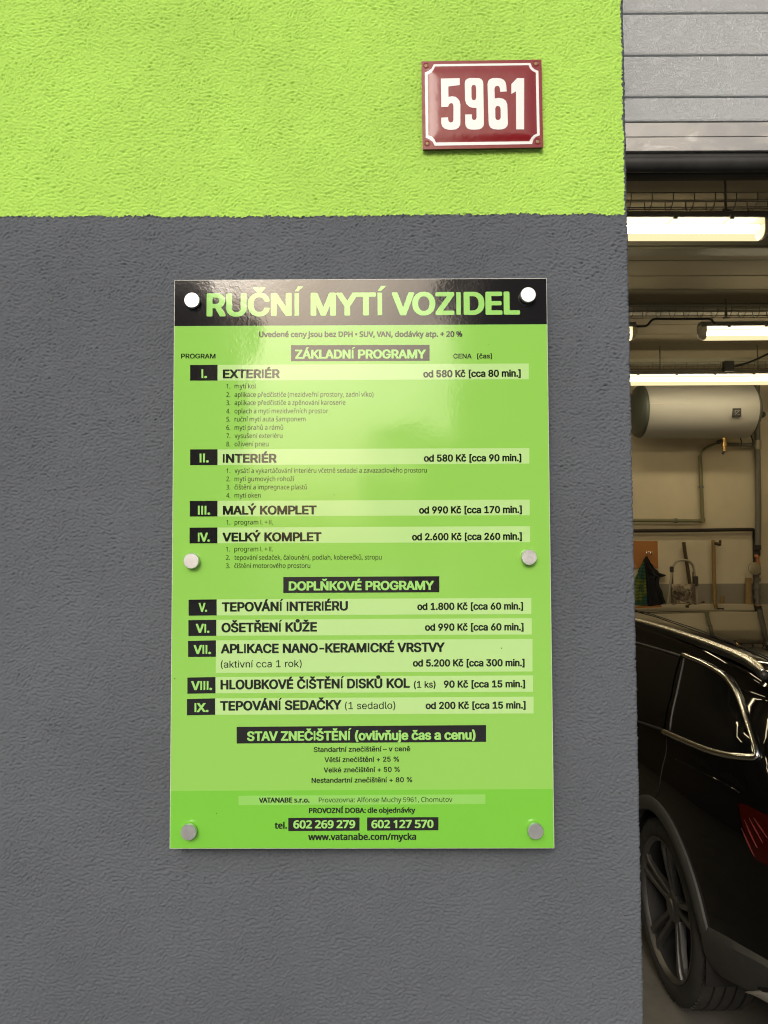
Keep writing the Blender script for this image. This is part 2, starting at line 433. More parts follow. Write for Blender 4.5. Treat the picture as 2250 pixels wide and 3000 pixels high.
for (a, b, ln) in ((3.24, 3.40, 0.05), (4.49, 4.61, 0.05), (6.2, 6.3, 0.05)):
    mb = MB(); mb.box(-4.99, 4.24, a, b, ZC - ln, ZC - 0.005); mb.box(-4.99, 4.24, a + 0.02, b - 0.02, ZC - ln - 0.012, ZC - ln - 0.001)
    mb.build('ceiling_beam', M['beam'], ceil, bevel=0.003)

# ---------------------------------------------------------------- raised sectional door
YD = 0.602
door = empty('sectional_door', (2.0, YD, 2.74), 'raised grey aluminium sectional garage door with embossed ribs above the opening', 'garage door')
zl = [P(2000, yy, YD).z for yy in (358, 283, 161, 38)]
step = zl[2] - zl[3]; zl += [zl[3] + abs(zl[3] - zl[2]) * k for k in range(1, 10)]
X0, X1 = 0.30, 3.70
for i in range(len(zl) - 1):
    z0, z1 = zl[i], zl[i + 1]
    v = []; f = []
    prof = [(0.004, 0.0), (0.0005, 0.0015), (-0.0005, 0.0045), (0.0008, 0.0095), (0.0008, (z1 - z0) - 0.0035), (0.004, (z1 - z0) - 0.0015), (0.040, (z1 - z0) - 0.0015), (0.040, 0.0)]
    if i == 0: prof[1] = (-0.003, 0.001); prof[2] = (-0.004, 0.004); prof[3] = (-0.001, 0.008)
    for x in (X0, X1):
        for (dy, dz) in prof: v.append((x, YD + dy, z0 + dz))
    n = len(prof)
    for k in range(n): f.append((k, n + k, n + (k + 1) % n, (k + 1) % n))
    f.append(tuple(range(n - 1, -1, -1))[::-1]); f.append(tuple(range(n, 2 * n))[::-1])
    obj('door_panel', v, f, M['door_panel'], door)
zb0 = P(2000, 443, YD).z; zmid = P(2000, 402, YD).z
mb = MB(); mb.box(X0, X1, YD - 0.002, YD + 0.042, zmid + 0.0006, zl[0] - 0.002); mb.build('bottom_profile', M['door_profile'], door, bevel=0.001)
mb = MB(); mb.box(X0, X1, YD - 0.002, YD + 0.042, zb0, zmid - 0.0006); mb.build('bottom_profile', M['door_profile'], door, bevel=0.001)
mb = MB(); mb.tube([(X0, YD + 0.022, zb0 - 0.021), (X1, YD + 0.022, zb0 - 0.021)], 0.0195, 20, 1.0)
mb.box(X0, X1, YD + 0.006, YD + 0.040, zb0 - 0.012, zb0 - 0.0005)
mb.build('rubber_seal', M['rubber'], door, smooth=True, autos=40)
mb = MB(); mb.box(X0, X1, YD + 0.050, YD + 0.075, zb0 - 0.034, zb0 + 0.05); mb.box(X0, X1, YD + 0.08, YD + 0.11, zb0 - 0.020, zb0 + 0.06); mb.build('seal_rail', M['black_steel'], door, bevel=0.002)

# ---------------------------------------------------------------- strip lamps
def lamp(x0, x1, y, z0, label, slope=0.0):
    """z0 = underside; 0.136 tall altogether"""
    t = empty('strip_lamp', ((x0 + x1) / 2, y, z0 + 0.136), label, 'ceiling lamp', 'fluorescent strip lamps under the garage ceiling')
    def yy(x): return y + slope * (x - x0)
    def shell(prof, xa, xb, name, m, closed=True, **k):
        v = []; f = []; n = len(prof)
        for x in (xa, xb):
            for (dy, dz) in prof: v.append((x, yy(x) + dy, z0 + dz))
        for q in range(n if closed else n - 1): f.append((q, (q + 1) % n, n + (q + 1) % n, n + q))
        if closed: f += [tuple(range(n)), tuple(range(2 * n - 1, n - 1, -1))]
        return obj(name, v, f, m, t, **k)
    shell([(-0.052, 0.094), (0.052, 0.094), (0.048, 0.120), (0.03, 0.136), (-0.03, 0.136), (-0.048, 0.120)], x0 + 0.02, x1 - 0.02, 'housing', M['lamp_housing'], bevel=0.003)
    cov = [(-0.050, 0.093)] + [(-0.050 * math.cos(a) ** 0.7 if math.cos(a) > 0 else 0.050 * (-math.cos(a)) ** 0.7, 0.048 - 0.048 * math.sin(a) ** 0.8) for a in np.linspace(0.05, math.pi - 0.05, 12)] + [(0.050, 0.093)]
    shell(cov, x0 + 0.05, x1 - 0.05, 'cover', M['lamp_cover'], closed=False, smooth=True)
    for s in (-1, 1):
        mb = MB(); mb.tube([(x0 + 0.07, yy(x0) + s * 0.022, z0 + 0.055), (x1 - 0.07, yy(x1) + s * 0.022, z0 + 0.055)], 0.013, 10)
        mb.build('tube', M['lamp_tube'], t, smooth=True)
    for (xe, sg) in ((x0, 1), (x1, -1)):
        mb = MB()
        v = []; rings = [(0.0, 0.25), (0.012, 0.7), (0.03, 0.92), (0.052, 1.0)]
        full = [(-0.050, 0.092), (-0.046, 0.03), (-0.028, 0.004), (0.028, 0.004), (0.046, 0.03), (0.050, 0.092), (0.03, 0.125), (-0.03, 0.125)]
        fs = []
        for (dx, sc_) in rings:
            for (dy, dz) in full: v.append((xe + sg * dx, yy(xe) + dy * sc_, z0 + 0.066 + (dz - 0.066) * sc_))
        for i in range(3):
            for k in range(8): fs.append((i * 8 + k, i * 8 + (k + 1) % 8, (i + 1) * 8 + (k + 1) % 8, (i + 1) * 8 + k))
        fs.append(tuple(range(8)))
        obj('end_cap', v, fs, M['lamp_end'], t, smooth=True)
    for k in range(5):
        x = x0 + 0.22 + k * (x1 - x0 - 0.44) / 4
        mb = MB(); mb.box(x - 0.011, x + 0.011, yy(x) - 0.056, yy(x) + 0.056, z0 + 0.084, z0 + 0.110); mb.build('clip', M['lamp_housing'], t, bevel=0.002)
    return t
D1, D2, D3 = 3.65, 5.5, 6.85
def zat(py, d): return Q(1500, py, d - 1.148).z
lamp(0.40, 2.0, D1 - 1.148, zat(515, D1), 'nearest glowing strip lamp hanging just inside the raised garage door', 0.012)
lamp(2.42, 3.98, D2 - 1.148, zat(735, D2), 'glowing strip lamp in the second row, its left end on black cable', -0.015)
lamp(0.38, 1.955, D2 - 1.148, zat(735, D2), 'strip lamp in the second row showing only its end beside the wall', 0.0)
lamp(2.2, 4.1, D3 - 1.148, zat(832, D3), 'farthest glowing strip lamp in front of the white water heater', -0.005)

for row, dd, py in (('first', D1, 515), ('second', D2, 735), ('third', D3, 832)):
    if row != 'third': lamp(-1.6, -0.03, dd - 1.148, zat(py, dd), 'strip lamp of the %s row in the neighbouring bay, behind the front wall' % row)
    else: lamp(-0.4, 1.5, dd - 1.148, zat(py, dd), 'strip lamp of the third row left of the water heater, behind the wall')
    lamp(-3.6, -2.0, dd - 1.148, zat(py, dd), 'strip lamp of the %s row at the far left of the neighbouring bay' % row)

# ---------------------------------------------------------------- wire cable trays
def tray(y, ztop, label, w=0.10, h=0.065, r=0.0027):
    t = empty('cable_tray', (1.4, y, ztop), label, 'cable tray', 'wire cable trays under the garage ceiling')
    xa, xb = -3.5, 4.2
    pts = [(-w / 2, 0), (w / 2, 0), (-w / 2, -h * 0.62), (w / 2, -h * 0.62), (-w * 0.25, -h), (w * 0.25, -h)]
    for (dy, dz) in pts:
        mb = MB(); mb.tube([(xa, y + dy, ztop + dz), (xb, y + dy, ztop + dz)], r, 6); mb.build('long_wire', M['wire'], t)
    mb = MB(); x = 0.3
    while x < xb:
        mb.tube([(x, y - w / 2 - r * 1.5, ztop), (x, y - w / 2 - r * 1.5, ztop - h * 0.62), (x, y - w * 0.25, ztop - h - r * 1.5), (x, y + w * 0.25, ztop - h - r * 1.5),
                 (x, y + w / 2 + r * 1.5, ztop - h * 0.62), (x, y + w / 2 + r * 1.5, ztop)], r, 5)
        x += 0.108
    mb.build('cross_wires', M['wire'], t, kind='stuff')
    for x in (0.9, 1.78, 2.66, 3.6):
        mb = MB(); mb.box(x - 0.02, x + 0.02, y - 0.012, y + 0.012, ztop - h - 0.014, ztop - h - 0.006); mb.box(x - 0.005, x + 0.005, y - 0.004, y + 0.004, ztop - h - 0.006, ZC - 0.001)
        mb.build('hanger', M['wire'], t)
tray(D1 - 1.148 + 0.03, zat(420, D1), 'wire cable tray above the nearest strip lamp')
tray(D2 - 1.148 + 0.03, zat(664, D2) + 0.0, 'wire cable tray above the second row of strip lamps')
tray(D3 - 1.148 + 0.03, zat(783, D3), 'wire cable tray above the farthest strip lamp')
cb = [Q(1366, 705, D2 - 1.148), Q(1386, 705, D2 - 1.2), Q(1398, 703, D2 - 1.2), Q(1412, 690, D2 - 1.2), Q(1440, 689, D2 - 1.2), Q(1500, 689, D2 - 1.2), Q(1532, 689, D2 - 1.2), Q(1541, 696, D2 - 1.2), Q(1549, 706, D2 - 1.16)]
mb = MB(); mb.tube(smooth_path(cb, 5), 0.009, 8)
tag(mb.build('black_cable', M['black_cable'], smooth=True, loc=cb[0]), 'black cable looping between the two lamps of the second row', 'cable')
cb = [Q(1560, 798, D3 - 1.2), Q(1585, 792, D3 - 1.2), Q(1620, 782, D3 - 1.2), Q(1665, 762, D3 - 1.2)]
mb = MB(); mb.tube(smooth_path(cb, 5), 0.010, 8)
tag(mb.build('black_cable', M['black_cable'], smooth=True, loc=cb[0]), 'thin dark cable rising to the right from the farthest cable tray', 'cable')
jb = Q(1547, 790, D3 - 1.2)
jb2 = Q(1573, 792, D3 - 1.2)
mb = MB(); mb.box(jb2.x - 0.045, jb2.x + 0.045, jb2.y - 0.03, jb2.y + 0.03, jb2.z - 0.05, jb2.z + 0.05); mb.box(jb2.x - 0.02, jb2.x + 0.02, jb2.y - 0.034, jb2.y - 0.0302, jb2.z - 0.02, jb2.z + 0.02)
tag(mb.build('junction_box', M['black_steel'], loc=jb2, bevel=0.005), 'black junction box on the farthest cable tray', 'junction box')

# ---------------------------------------------------------------- water heater
YH = 7.55 - 1.148
rh = 0.285
cz = (Q(1500, 945, YH - 0.05).z + 2 * rh * 0.5) + 0.0
xa, xb = Q(1383, 900, YH).x, Q(1612, 900, YH).x
wh = empty('water_heater', ((xa + xb) / 2, YB - 0.03, cz), 'white horizontal water heater on the back wall under the farthest lamp', 'water heater')
mb = MB(); mb.lathe((xa, YH, cz), (1, 0, 0), [(0, rh - 0.004), (0.006, rh), (xb - xa - 0.006, rh), (xb - xa, rh - 0.004)], 64)
mb.build('tank', M['boiler_white'], wh, smooth=True, autos=35)
for (x, s) in ((xa, -1), (xb, 1)):
    mb = MB(); mb.lathe((x, YH, cz), (s, 0, 0), [(0.001, rh - 0.006), (0.03, rh - 0.02), (0.065, rh - 0.07), (0.085, rh - 0.14), (0.09, 0.0)], 48)
    mb.build('end_cap', M['boiler_cap'], wh, smooth=True)
mb = MB(); mb.box(xa - 0.0, xa + 0.42, YH - rh - 0.0015, YH - rh + 0.004, cz + 0.03, cz + 0.034); mb.build('seam', M['boiler_panel'], wh)
b0 = Q(1592, 891, YH - rh)
s_ = 0.043
mb = MB(); mb.box(b0.x - s_, b0.x + s_, YH - rh - 0.004, YH - rh + 0.02, b0.z - s_, b0.z + s_); bd = mb.build('badge', M['boiler_badge'], wh, bevel=0.002)
mb = MB()
for (ax, az, bx, bz) in ((-.5, .45, .55, .45), (.55, .45, -.5, -.5), (-.5, .45, -.5, -.05), (0.1, -.5, .55, -.5)):
    mb.tube([(b0.x + ax * s_, YH - rh - 0.006, b0.z + az * s_), (b0.x + bx * s_, YH - rh - 0.006, b0.z + bz * s_)], 0.0045, 5)
mb.build('mark', M['badge_mark'], bd)
c0 = Q(1635, 884, YH - 0.1); 
mb = MB(); mb.box(c0.x - 0.035, c0.x + 0.035, YH - 0.16, YH + 0.02, c0.z - 0.11, c0.z + 0.10); cp = mb.build('control_panel', M['boiler_panel'], wh, bevel=0.02)
mb = MB(); mb.box(c0.x - 0.014, c0.x + 0.012, YH - 0.164, YH - 0.1602, c0.z - 0.04, c0.z + 0.08); mb.build('display', M['boiler_badge'], cp)
mb = MB(); mb.lathe((c0.x + 0.012, YH - 0.158, c0.z - 0.07), (0, -1, 0), [(0, 0.036), (0.03, 0.032), (0.034, 0.0)], 24); mb.build('knob', M['boiler_badge'], cp, smooth=True, autos=40)
v0 = Q(1564, 952, YH)
mb = MB(); mb.lathe((v0.x, YH, v0.z + 0.06), (0, 0, -1), [(0, .02), (.03, .02), (.032, .028), (.05, .028), (.052, .018), (.09, .018), (.092, .026), (.12, .026), (.122, .016), (.17, .016)], 16); mb.build('valve', M['brass'], wh, smooth=True, autos=35)
mb = MB(); mb.tube([(v0.x - 0.03, YH, v0.z + 0.0), (v0.x - 0.075, YH, v0.z - 0.02)], 0.02, 10); mb.tube([(v0.x, YH, v0.z - 0.11), (v0.x - 0.02, YH - .01, v0.z - 0.14)], 0.012, 8); mb.build('valve_knob', M['black_steel'], wh, kind='stuff')
mb = MB()
for xx in (1597, 1622):
    q = Q(xx, 946, YH); mb.tube(smooth_path([(q.x, YH, q.z + 0.03), (q.x + 0.02, YH, q.z - 0.04), (q.x + 0.01, YH, q.z - 0.1)], 4), 0.007, 6)
mb.build('lead', M['black_cable'], wh, kind='stuff')
mb = MB(); mb.box(xa + 0.15, xa + 0.19, YH + rh - 0.02, YB - 0.003, cz - 0.2, cz + 0.2); mb.box(xb - 0.19, xb - 0.15, YH + rh - 0.02, YB - 0.003, cz - 0.2, cz + 0.2); mb.build('wall_bracket', M['pipe_grey'], wh, kind='stuff')

# ---------------------------------------------------------------- pipes on the back wall
YP = YB - 0.05
def path(pp, Y): return [Q(a, b, Y) for (a, b) in pp]
t = empty('water_pipe', Q(1517, 1122, YP), 'green grey water pipe bending down from the heater valve along the cream wall', 'pipe')
arc = smooth_path(path([(1556, 957), (1545, 959), (1530, 965), (1518, 973), (1512, 986)], YP), 5)
mb = MB(); mb.tube(arc, 0.013, 10); mb.build('hose', M['pipe_green'], t, smooth=True)
mb = MB(); mb.tube(path([(1512, 984), (1517.5, 1119)], YP), 0.020, 12); mb.build('riser', M['pipe_green'], t, smooth=True, autos=40)
mb = MB(); mb.tube(path([(1518, 1125), (1340, 1124)], YP), 0.019, 12); mb.build('run', M['pipe_green'], t, smooth=True, autos=40)
e = Q(1518, 1123.5, YP); mb = MB(); mb.lathe(e + Vector((0, 0, -0.024)), (0, 0, 1), [(0, .022), (.004, .026), (.045, .026), (.049, .021)], 14); mb.build('elbow', M['pipe_green'], t, smooth=True, autos=40)
for (a, b, ax) in ((1514.6, 1052, (0, 0, 1)), (1460, 1124.7, (1, 0, 0))):
    q = Q(a, b, YP); mb = MB(); mb.lathe(q - Vector(ax) * 0.015, ax, [(0, .019), (.002, .026), (.028, .026), (.03, .019)], 14); mb.box(q.x - .008, q.x + .008, q.y + .01, YB - .001, q.z - .008, q.z + .008); mb.build('pipe_clip', M['pipe_grey'], t)
mb = MB(); mb.tube(smooth_path(path([(1340, 1147), (1480, 1146), (1600, 1144), (1624, 1144)], YP), 3) + smooth_path(path([(1627, 1144.4), (1629.5, 1147)], YP), 2) + path([(1630, 1180), (1631, 1240), (1632, 1300), (1632, 1530)], YP), 0.019, 12)
tag(mb.build('drain_pipe', M['pipe_black'], smooth=True, loc=Q(1480, 1146, YP)), 'black pipe running level across the cream wall and turning down at its right', 'pipe')
t = empty('supply_pipe', Q(1637, 1320, YP - .02), 'thick grey vertical pipe with valves near the right corner of the back wall', 'pipe')
YS = YP - 0.03
mb = MB(); mb.tube(path([(1635, 822), (1636, 960), (1638, 1100), (1637, 1178)], YS), 0.030, 14); mb.build('riser', M['pipe_grey'], t, smooth=True, autos=40)
mb = MB(); mb.tube(path([(1570, 960), (1632, 961)], YS), 0.022, 12); mb.build('branch', M['pipe_grey'], t, smooth=True, autos=40)
q = Q(1636, 961, YS); mb = MB(); mb.lathe(q + Vector((0, 0, -.05)), (0, 0, 1), [(0, .03), (.005, .04), (.095, .04), (.1, .03)], 14); mb.build('tee', M['ladder_metal'], t, smooth=True, autos=40)
mb = MB()
for (py, r) in ((1183, .036), (1195, .03)): q = Q(1636.5, py, YS); mb.lathe(q + Vector((0, 0, -.03)), (0, 0, 1), [(0, r * .7), (.006, r), (.054, r), (.06, r * .7)], 12)
mb.build('black_valve', M['black_steel'], t, smooth=True, autos=40)
q = Q(1636, 1210, YS); mb = MB(); mb.lathe(q + Vector((0, 0, -.09)), (0, 0, 1), [(0, .02), (.03, .02), (.032, .03), (.06, .03), (.062, .018), (.12, .018), (.124, .028), (.15, .028), (.16, .02), (.19, .02)], 14); mb.build('brass_fitting', M['copper'], t, smooth=True, autos=40)
q = Q(1628, 1228, YS - .04); mb = MB(); mb.lathe(q, (0, -1, 0), [(0, .055), (.012, .066), (.03, .066), (.034, .055), (.036, 0)], 28); mb.tube([q, Vector((Q(1636, 1228, YS).x, YS, q.z))], .012, 8); mb.build('gauge', M['ladder_metal'], t, smooth=True, autos=40)
mb = MB(); mb.tube(path([(1635.5, 1226), (1634, 1262), (1636, 1300), (1637, 1530)], YS), .026, 12)
for py in (1238, 1252, 1270, 1290): q = Q(1635.5, py, YS); mb.lathe(q + Vector((0, 0, -.02)), (0, 0, 1), [(0, .028), (.004, .036), (.036, .036), (.04, .028)], 12)
mb.build('lower_riser', M['pipe_grey'], t, smooth=True, autos=40)
# ---------------------------------------------------------------- board, clothes, tools at the back
a = Q(1340, 1169, YB - .012); b = Q(1422, 1228, YB - .012)
t = empty('coat_board', ((a.x + b.x) / 2, YB, b.z), 'orange board with coat hooks on the cream back wall', 'coat rack')
mb = MB(); mb.box(a.x, b.x, YB - .012, YB - .001, b.z, a.z); mb.build('board', M['orange_board'], t, bevel=.002)
for xx in (1352, 1396, 1404):
    q = Q(xx, 1197, YB - .012); mb = MB(); mb.tube(smooth_path([(q.x, YB - .013, q.z + .03), (q.x, YB - .03, q.z), (q.x, YB - .06, q.z - .005), (q.x, YB - .07, q.z + .03)], 4), .006, 8); mb.build('hook', M['chrome'], t, smooth=True)
def drape(levels, Y, amp, folds, thick, seed=0):
    rows = []; n = 28; rg = random.Random(seed)
    lv = [];
    for i in range(len(levels) - 1):
        for k in range(6):
            u = k / 6; w = u * u * (3 - 2 * u); lv.append(tuple(levels[i][j] * (1 - w) + levels[i + 1][j] * w if j else levels[i][0] * (1 - u) + levels[i + 1][0] * u for j in range(3)))
    lv.append(levels[-1])
    v = []; f = []
    for i, (py, xl, xr_) in enumerate(lv):
        grow = min(1, i / 8)
        for s in (0, 1):
            for k in range(n + 1):
                u = k / n; p = Q(xl + (xr_ - xl) * u, py, Y)
                bulge = math.sin(math.pi * u) ** 0.6 * thick
                d = amp * grow * math.sin(u * folds * 2 * math.pi + 0.5 * math.sin(i * .35) + seed)
                v.append((p.x, Y - (bulge + d * math.sin(math.pi * u) if s == 0 else -0.004), p.z))
    m_ = 2 * (n + 1)
    for i in range(len(lv) - 1):
        for k in range(n):
            a_ = i * m_ + k; f.append((a_, a_ + 1, a_ + 1 + m_, a_ + m_))
            a_ += n + 1; f.append((a_ + 1, a_, a_ + m_, a_ + 1 + m_))
        a_ = i * m_; f.append((a_, a_ + m_, a_ + m_ + n + 1, a_ + n + 1)); a_ = i * m_ + n; f.append((a_ + m_, a_, a_ + n + 1, a_ + m_ + n + 1))
    return v, f
v, f = drape([(1202, 1394, 1396), (1212, 1389, 1403), (1224, 1386, 1412), (1236, 1388, 1423), (1243, 1390, 1439), (1249, 1392, 1424), (1262, 1393, 1424), (1282, 1394, 1432), (1310, 1396, 1440), (1345, 1397, 1446)], YB - .03, .018, 2.5, .06, 1)
tag(obj('jacket', v, f, M['jacket_black'], smooth=True, loc=Q(1396, 1202, YB - .03)), 'black jacket hanging from a hook on the orange board', 'jacket')
v, f = drape([(1215, 1387, 1391), (1235, 1378, 1394), (1260, 1367, 1396), (1290, 1362, 1398), (1345, 1358, 1399)], YB - .10, .014, 3.0, .03, 2)
tag(obj('plaid_shirt', v, f, M['plaid'], smooth=True, loc=Q(1389, 1215, YB - .1)), 'green plaid shirt hanging in front of the black jacket', 'shirt')
# step ladder
YL = YB - .45
t = empty('step_ladder', Q(1473, 1600, YL), 'folding step ladder with a stained cloth over its step, against the back wall', 'step ladder')
hoop = smooth_path(path([(1438, 1544), (1441, 1340), (1446, 1280), (1451, 1240), (1455, 1222), (1463, 1212), (1474, 1210), (1485, 1211), (1494, 1217), (1499, 1230), (1503, 1275), (1506, 1340), (1509, 1544)], YL), 5)
mb = MB(); mb.tube(hoop, .0125, 10); mb.build('front_frame', M['ladder_metal'], t, smooth=True)
for (p0, p1) in (((1452, 1236), (1454, 1530)), ((1498, 1236), (1497, 1530))):
    a = Q(*p0, YL); b = Q(*p1, YB - .08); mb = MB(); mb.tube([a, b], .011, 8); mb.build('leg', M['dark_wood'], t, smooth=True)
a = Q(1449, 1262, YL - .02); b = Q(1499, 1311, YL - .02)
v = []; f = []
nx, nz_ = 14, 10
for j in range(nz_ + 1):
    for i in range(nx + 1):
        u = i / nx; w = j / nz_
        v.append((a.x + (b.x - a.x) * u, YL - .03 - .012 * math.sin(u * 9 + w * 3) - .01 * math.sin(w * 7), a.z + (b.z - a.z) * w + .012 * math.sin(u * 7) * w))
for j in range(nz_):
    for i in range(nx): q = j * (nx + 1) + i; f.append((q, q + 1, q + nx + 2, q + nx + 1))
o = obj('step_cloth', v, f, M['dirty'], t, smooth=True); s = o.modifiers.new('solid', 'SOLIDIFY'); s.thickness = .012
mb = MB(); q = Q(1445, 1313, YL - .03); q2 = Q(1503, 1313, YL - .03); mb.box(q.x, q2.x, YL - .04, YL + .1, q.z - .012, q.z + .006); mb.build('step', M['dark_wood'], t, bevel=.003)
q = Q(1501, 1255, YL); mb = MB(); mb.box(q.x - .02, q.x + .025, YL - .03, YL + .02, q.z - .05, q.z + .05); mb.build('hinge', M['ladder_feet'], t, bevel=.006)
q = Q(1451, 1230, YL); mb = MB(); mb.box(q.x - .015, q.x + .015, YL - .022, YL + .02, q.z - .03, q.z + .03); mb.build('hinge', M['ladder_feet'], t, bevel=.006)
def stick(name, label, pts, r, m, Y, flat=1.0, cat='stick'):
    mb = MB(); mb.tube(smooth_path(path(pts, Y), 3), r, 10, flat); return tag(mb.build(name, m, smooth=True, autos=45, loc=Q(*pts[-1], Y)), label, cat)
stick('broom_handle', 'dark broom handle leaning behind the step ladder', [(1477, 1171), (1480, 1195), (1483, 1212), (1487, 1240), (1492, 1290), (1500, 1526)], [.019] * 16, M['dark_wood'], YB - .06, cat='broom handle')
t = empty('squeegee', Q(1546, 1480, YB - .08), 'tall wooden pole with a small crossed head leaning on the wall right of the ladder', 'squeegee')
mb = MB(); mb.tube(path([(1541, 1167), (1542, 1230), (1544, 1280), (1548, 1527)], YB - .08), .020, 10); mb.build('pole', M['wood_handle'], t, smooth=True, autos=45)
q = Q(1546, 1173, YB - .09); mb = MB(); mb.tube([q + Vector((-.02, 0, 0)), q + Vector((.045, 0, -.015))], .018, 8); mb.tube([q + Vector((.045, 0, -.03)), q + Vector((.05, 0, .03))], .014, 8); mb.build('head', M['dark_wood'], t, smooth=True, autos=45)
stick('wooden_stick', 'short wooden stick standing right of the tall pole', [(1562, 1288), (1560, 1320), (1556, 1526)], .018, M['wood_handle'], YB - .06)
stick('wooden_stick', 'dark reddish stick standing just right of the step ladder', [(1518, 1300), (1521, 1330), (1526, 1526)], .018, M['red_wood'], YB - .06)
t = empty('wooden_plank', Q(1617, 1480, YB - .1), 'narrow wooden plank leaning left of the grey vertical pipe', 'plank')
a = Q(1617, 1248, YB - .04); b = Q(1611, 1545, YB - .3)
mb = MB(); mb.obox((a + b) / 2, Vector((.028, 0, 0)), Vector((0, .012, 0)), (a - b) / 2); mb.build('board', M['wood_handle'], t, bevel=.003)
c_ = Q(1603, 1306, YB - .2); hb = c_.z
mb = MB(); mb.lathe((c_.x, c_.y, 0.0), (0, 0, 1), [(0, .12), (hb * .3, .135), (hb * .7, .12), (hb * .88, .10), (hb * .95, .06), (hb, .0)], 18)
for i, q in enumerate(mb.v): mb.v[i] = (q[0] + .008 * math.sin(q[2] * 40 + q[0] * 30), q[1] + .008 * math.cos(q[2] * 33), q[2])
tag(mb.build('black_bag', M['black_bag'], smooth=True, loc=(c_.x, c_.y, 0)), 'tall black bag standing on the floor left of the leaning plank', 'bag')

# ---------------------------------------------------------------- car
CX, CY = 2.01, 0.89        # car centre line, rear end
def ip(x, pts):
    return float(np.interp(x, [p[0] for p in pts], [p[1] for p in pts]))
def T_(u):
    us = [-.01, .04, .12, .22, .33, .5, .8, 1.2, 1.8, 2.3, 2.7, 3.0, 3.4, 3.75, 3.95, 4.2, 4.4, 4.5]
    ts = [.93, 1.00, 1.12, 1.25, 1.345, 1.372, 1.392, 1.41, 1.425, 1.42, 1.39, 1.33, 1.16, 1.0, .955, .88, .77, .62]
    return sum(float(np.interp(u + o_ * min(.10, .35 * abs(u) + .02), us, ts)) for o_ in (-1, -.66, -.33, 0, .33, .66, 1)) / 7
def plan(u):
    a = 1 - .105 * max(0, (.75 - u) / .75) ** 2.0 - .15 * max(0, (u - 3.7) / .78) ** 2
    if u < .12: a *= 1 - .10 * (1 - u / .12) ** 2
    if u > 4.3: a *= 1 - .12 * ((u - 4.3) / .2) ** 2
    return a
WH = .925
AR = .368                  # wheel arch radius
WZ = .34
ARCH = ((.90, WZ), (3.52, WZ))
def zb_(u):
    z = ip(u, [(0, .42), (.4, .42), (.5, .36), (.7, .22), (3.8, .22), (4.1, .25), (4.5, .3)])
    for (c, h) in ARCH:
        if abs(u - c) < AR: z = max(z, h + math.sqrt(AR * AR - (u - c) ** 2))
    return z
def belt_(u):
    return min(ip(u, [(-.01, .90), (.12, .98), (.4, 1.035), (.9, 1.01), (1.6, .985), (2.9, .93), (3.9, .86), (4.5, .5)]), T_(u) - .06)
SIDE = [(.15, .925), (.35, .972), (.50, .990), (.62, .992), (.72, .993), (.80, .994), (.86, .988), (.90, .975), (.94, .957), (.98, .946), (1.05, .940)]
def side_(z): return sum(ip(z + o_, SIDE) for o_ in (-.024, -.016, -.008, 0, .008, .016, .024)) / 7
def section(u):
    W = WH * plan(u); zb, B, T = zb_(u), belt_(u), T_(u); pts = []
    for k in range(19):
        z = zb + (B - zb) * k / 18; pts.append((W * side_(z), z))
    sb = pts[-1][0]; se = .735 * (plan(u) ** 1.2); se = min(se, sb - .02) if T - B > .2 else sb - (sb - se) * max(0, (T - B) / .2) - .02
    for k in range(1, 10):
        f = k / 10; g = (T - .085) - B
        pts.append((sb + (se - sb) * f ** 1.12 + .022 * math.sin(math.pi * f) * min(1, g / .3), B + g * f))
    for k in range(0, 7):
        a = k / 6 * math.pi / 2 * .86; pts.append((se + .004 - .062 * (1 - math.cos(a)), T - .085 + .062 * math.sin(a)))
    s0, z0 = pts[-1]
    for k in range(1, 9):
        q = k / 8; pts.append((s0 * (1 - q), z0 + (T - z0) * (1 - (1 - q) ** 2.2)))
    return pts
def s_at(u, z):
    p = section(u)[:32]
    return float(np.interp(z, [q[1] for q in p], [q[0] for q in p]))
def onside(u, z, off=0.0):
    """point of the car's left flank; off = proud of it"""
    s = s_at(u, z); e = .01
    dz = (s_at(u, z + e) - s_at(u, z - e)) / (2 * e); du = (s_at(u + e, z) - s_at(u - e, z)) / (2 * e)
    n = Vector((-1, -du, -dz)).normalized()
    return Vector((CX - s, CY + u, z)) + n * off
def uz(x, y):
    """(u, z) on the flank behind a point of the photograph (1659 x 2212)"""
    u, z = .5, 1.0
    for _ in range(25):
        X = CX - s_at(u, z); d = (Q(x, y, 1.0) - CAM); t = (X - CAM.x) / d.x
        p = CAM + d * t; u = .5 * u + .5 * (p.y - CY); z = .5 * z + .5 * p.z
        u = min(max(u, 0.0), 4.4)
    return (u, z)
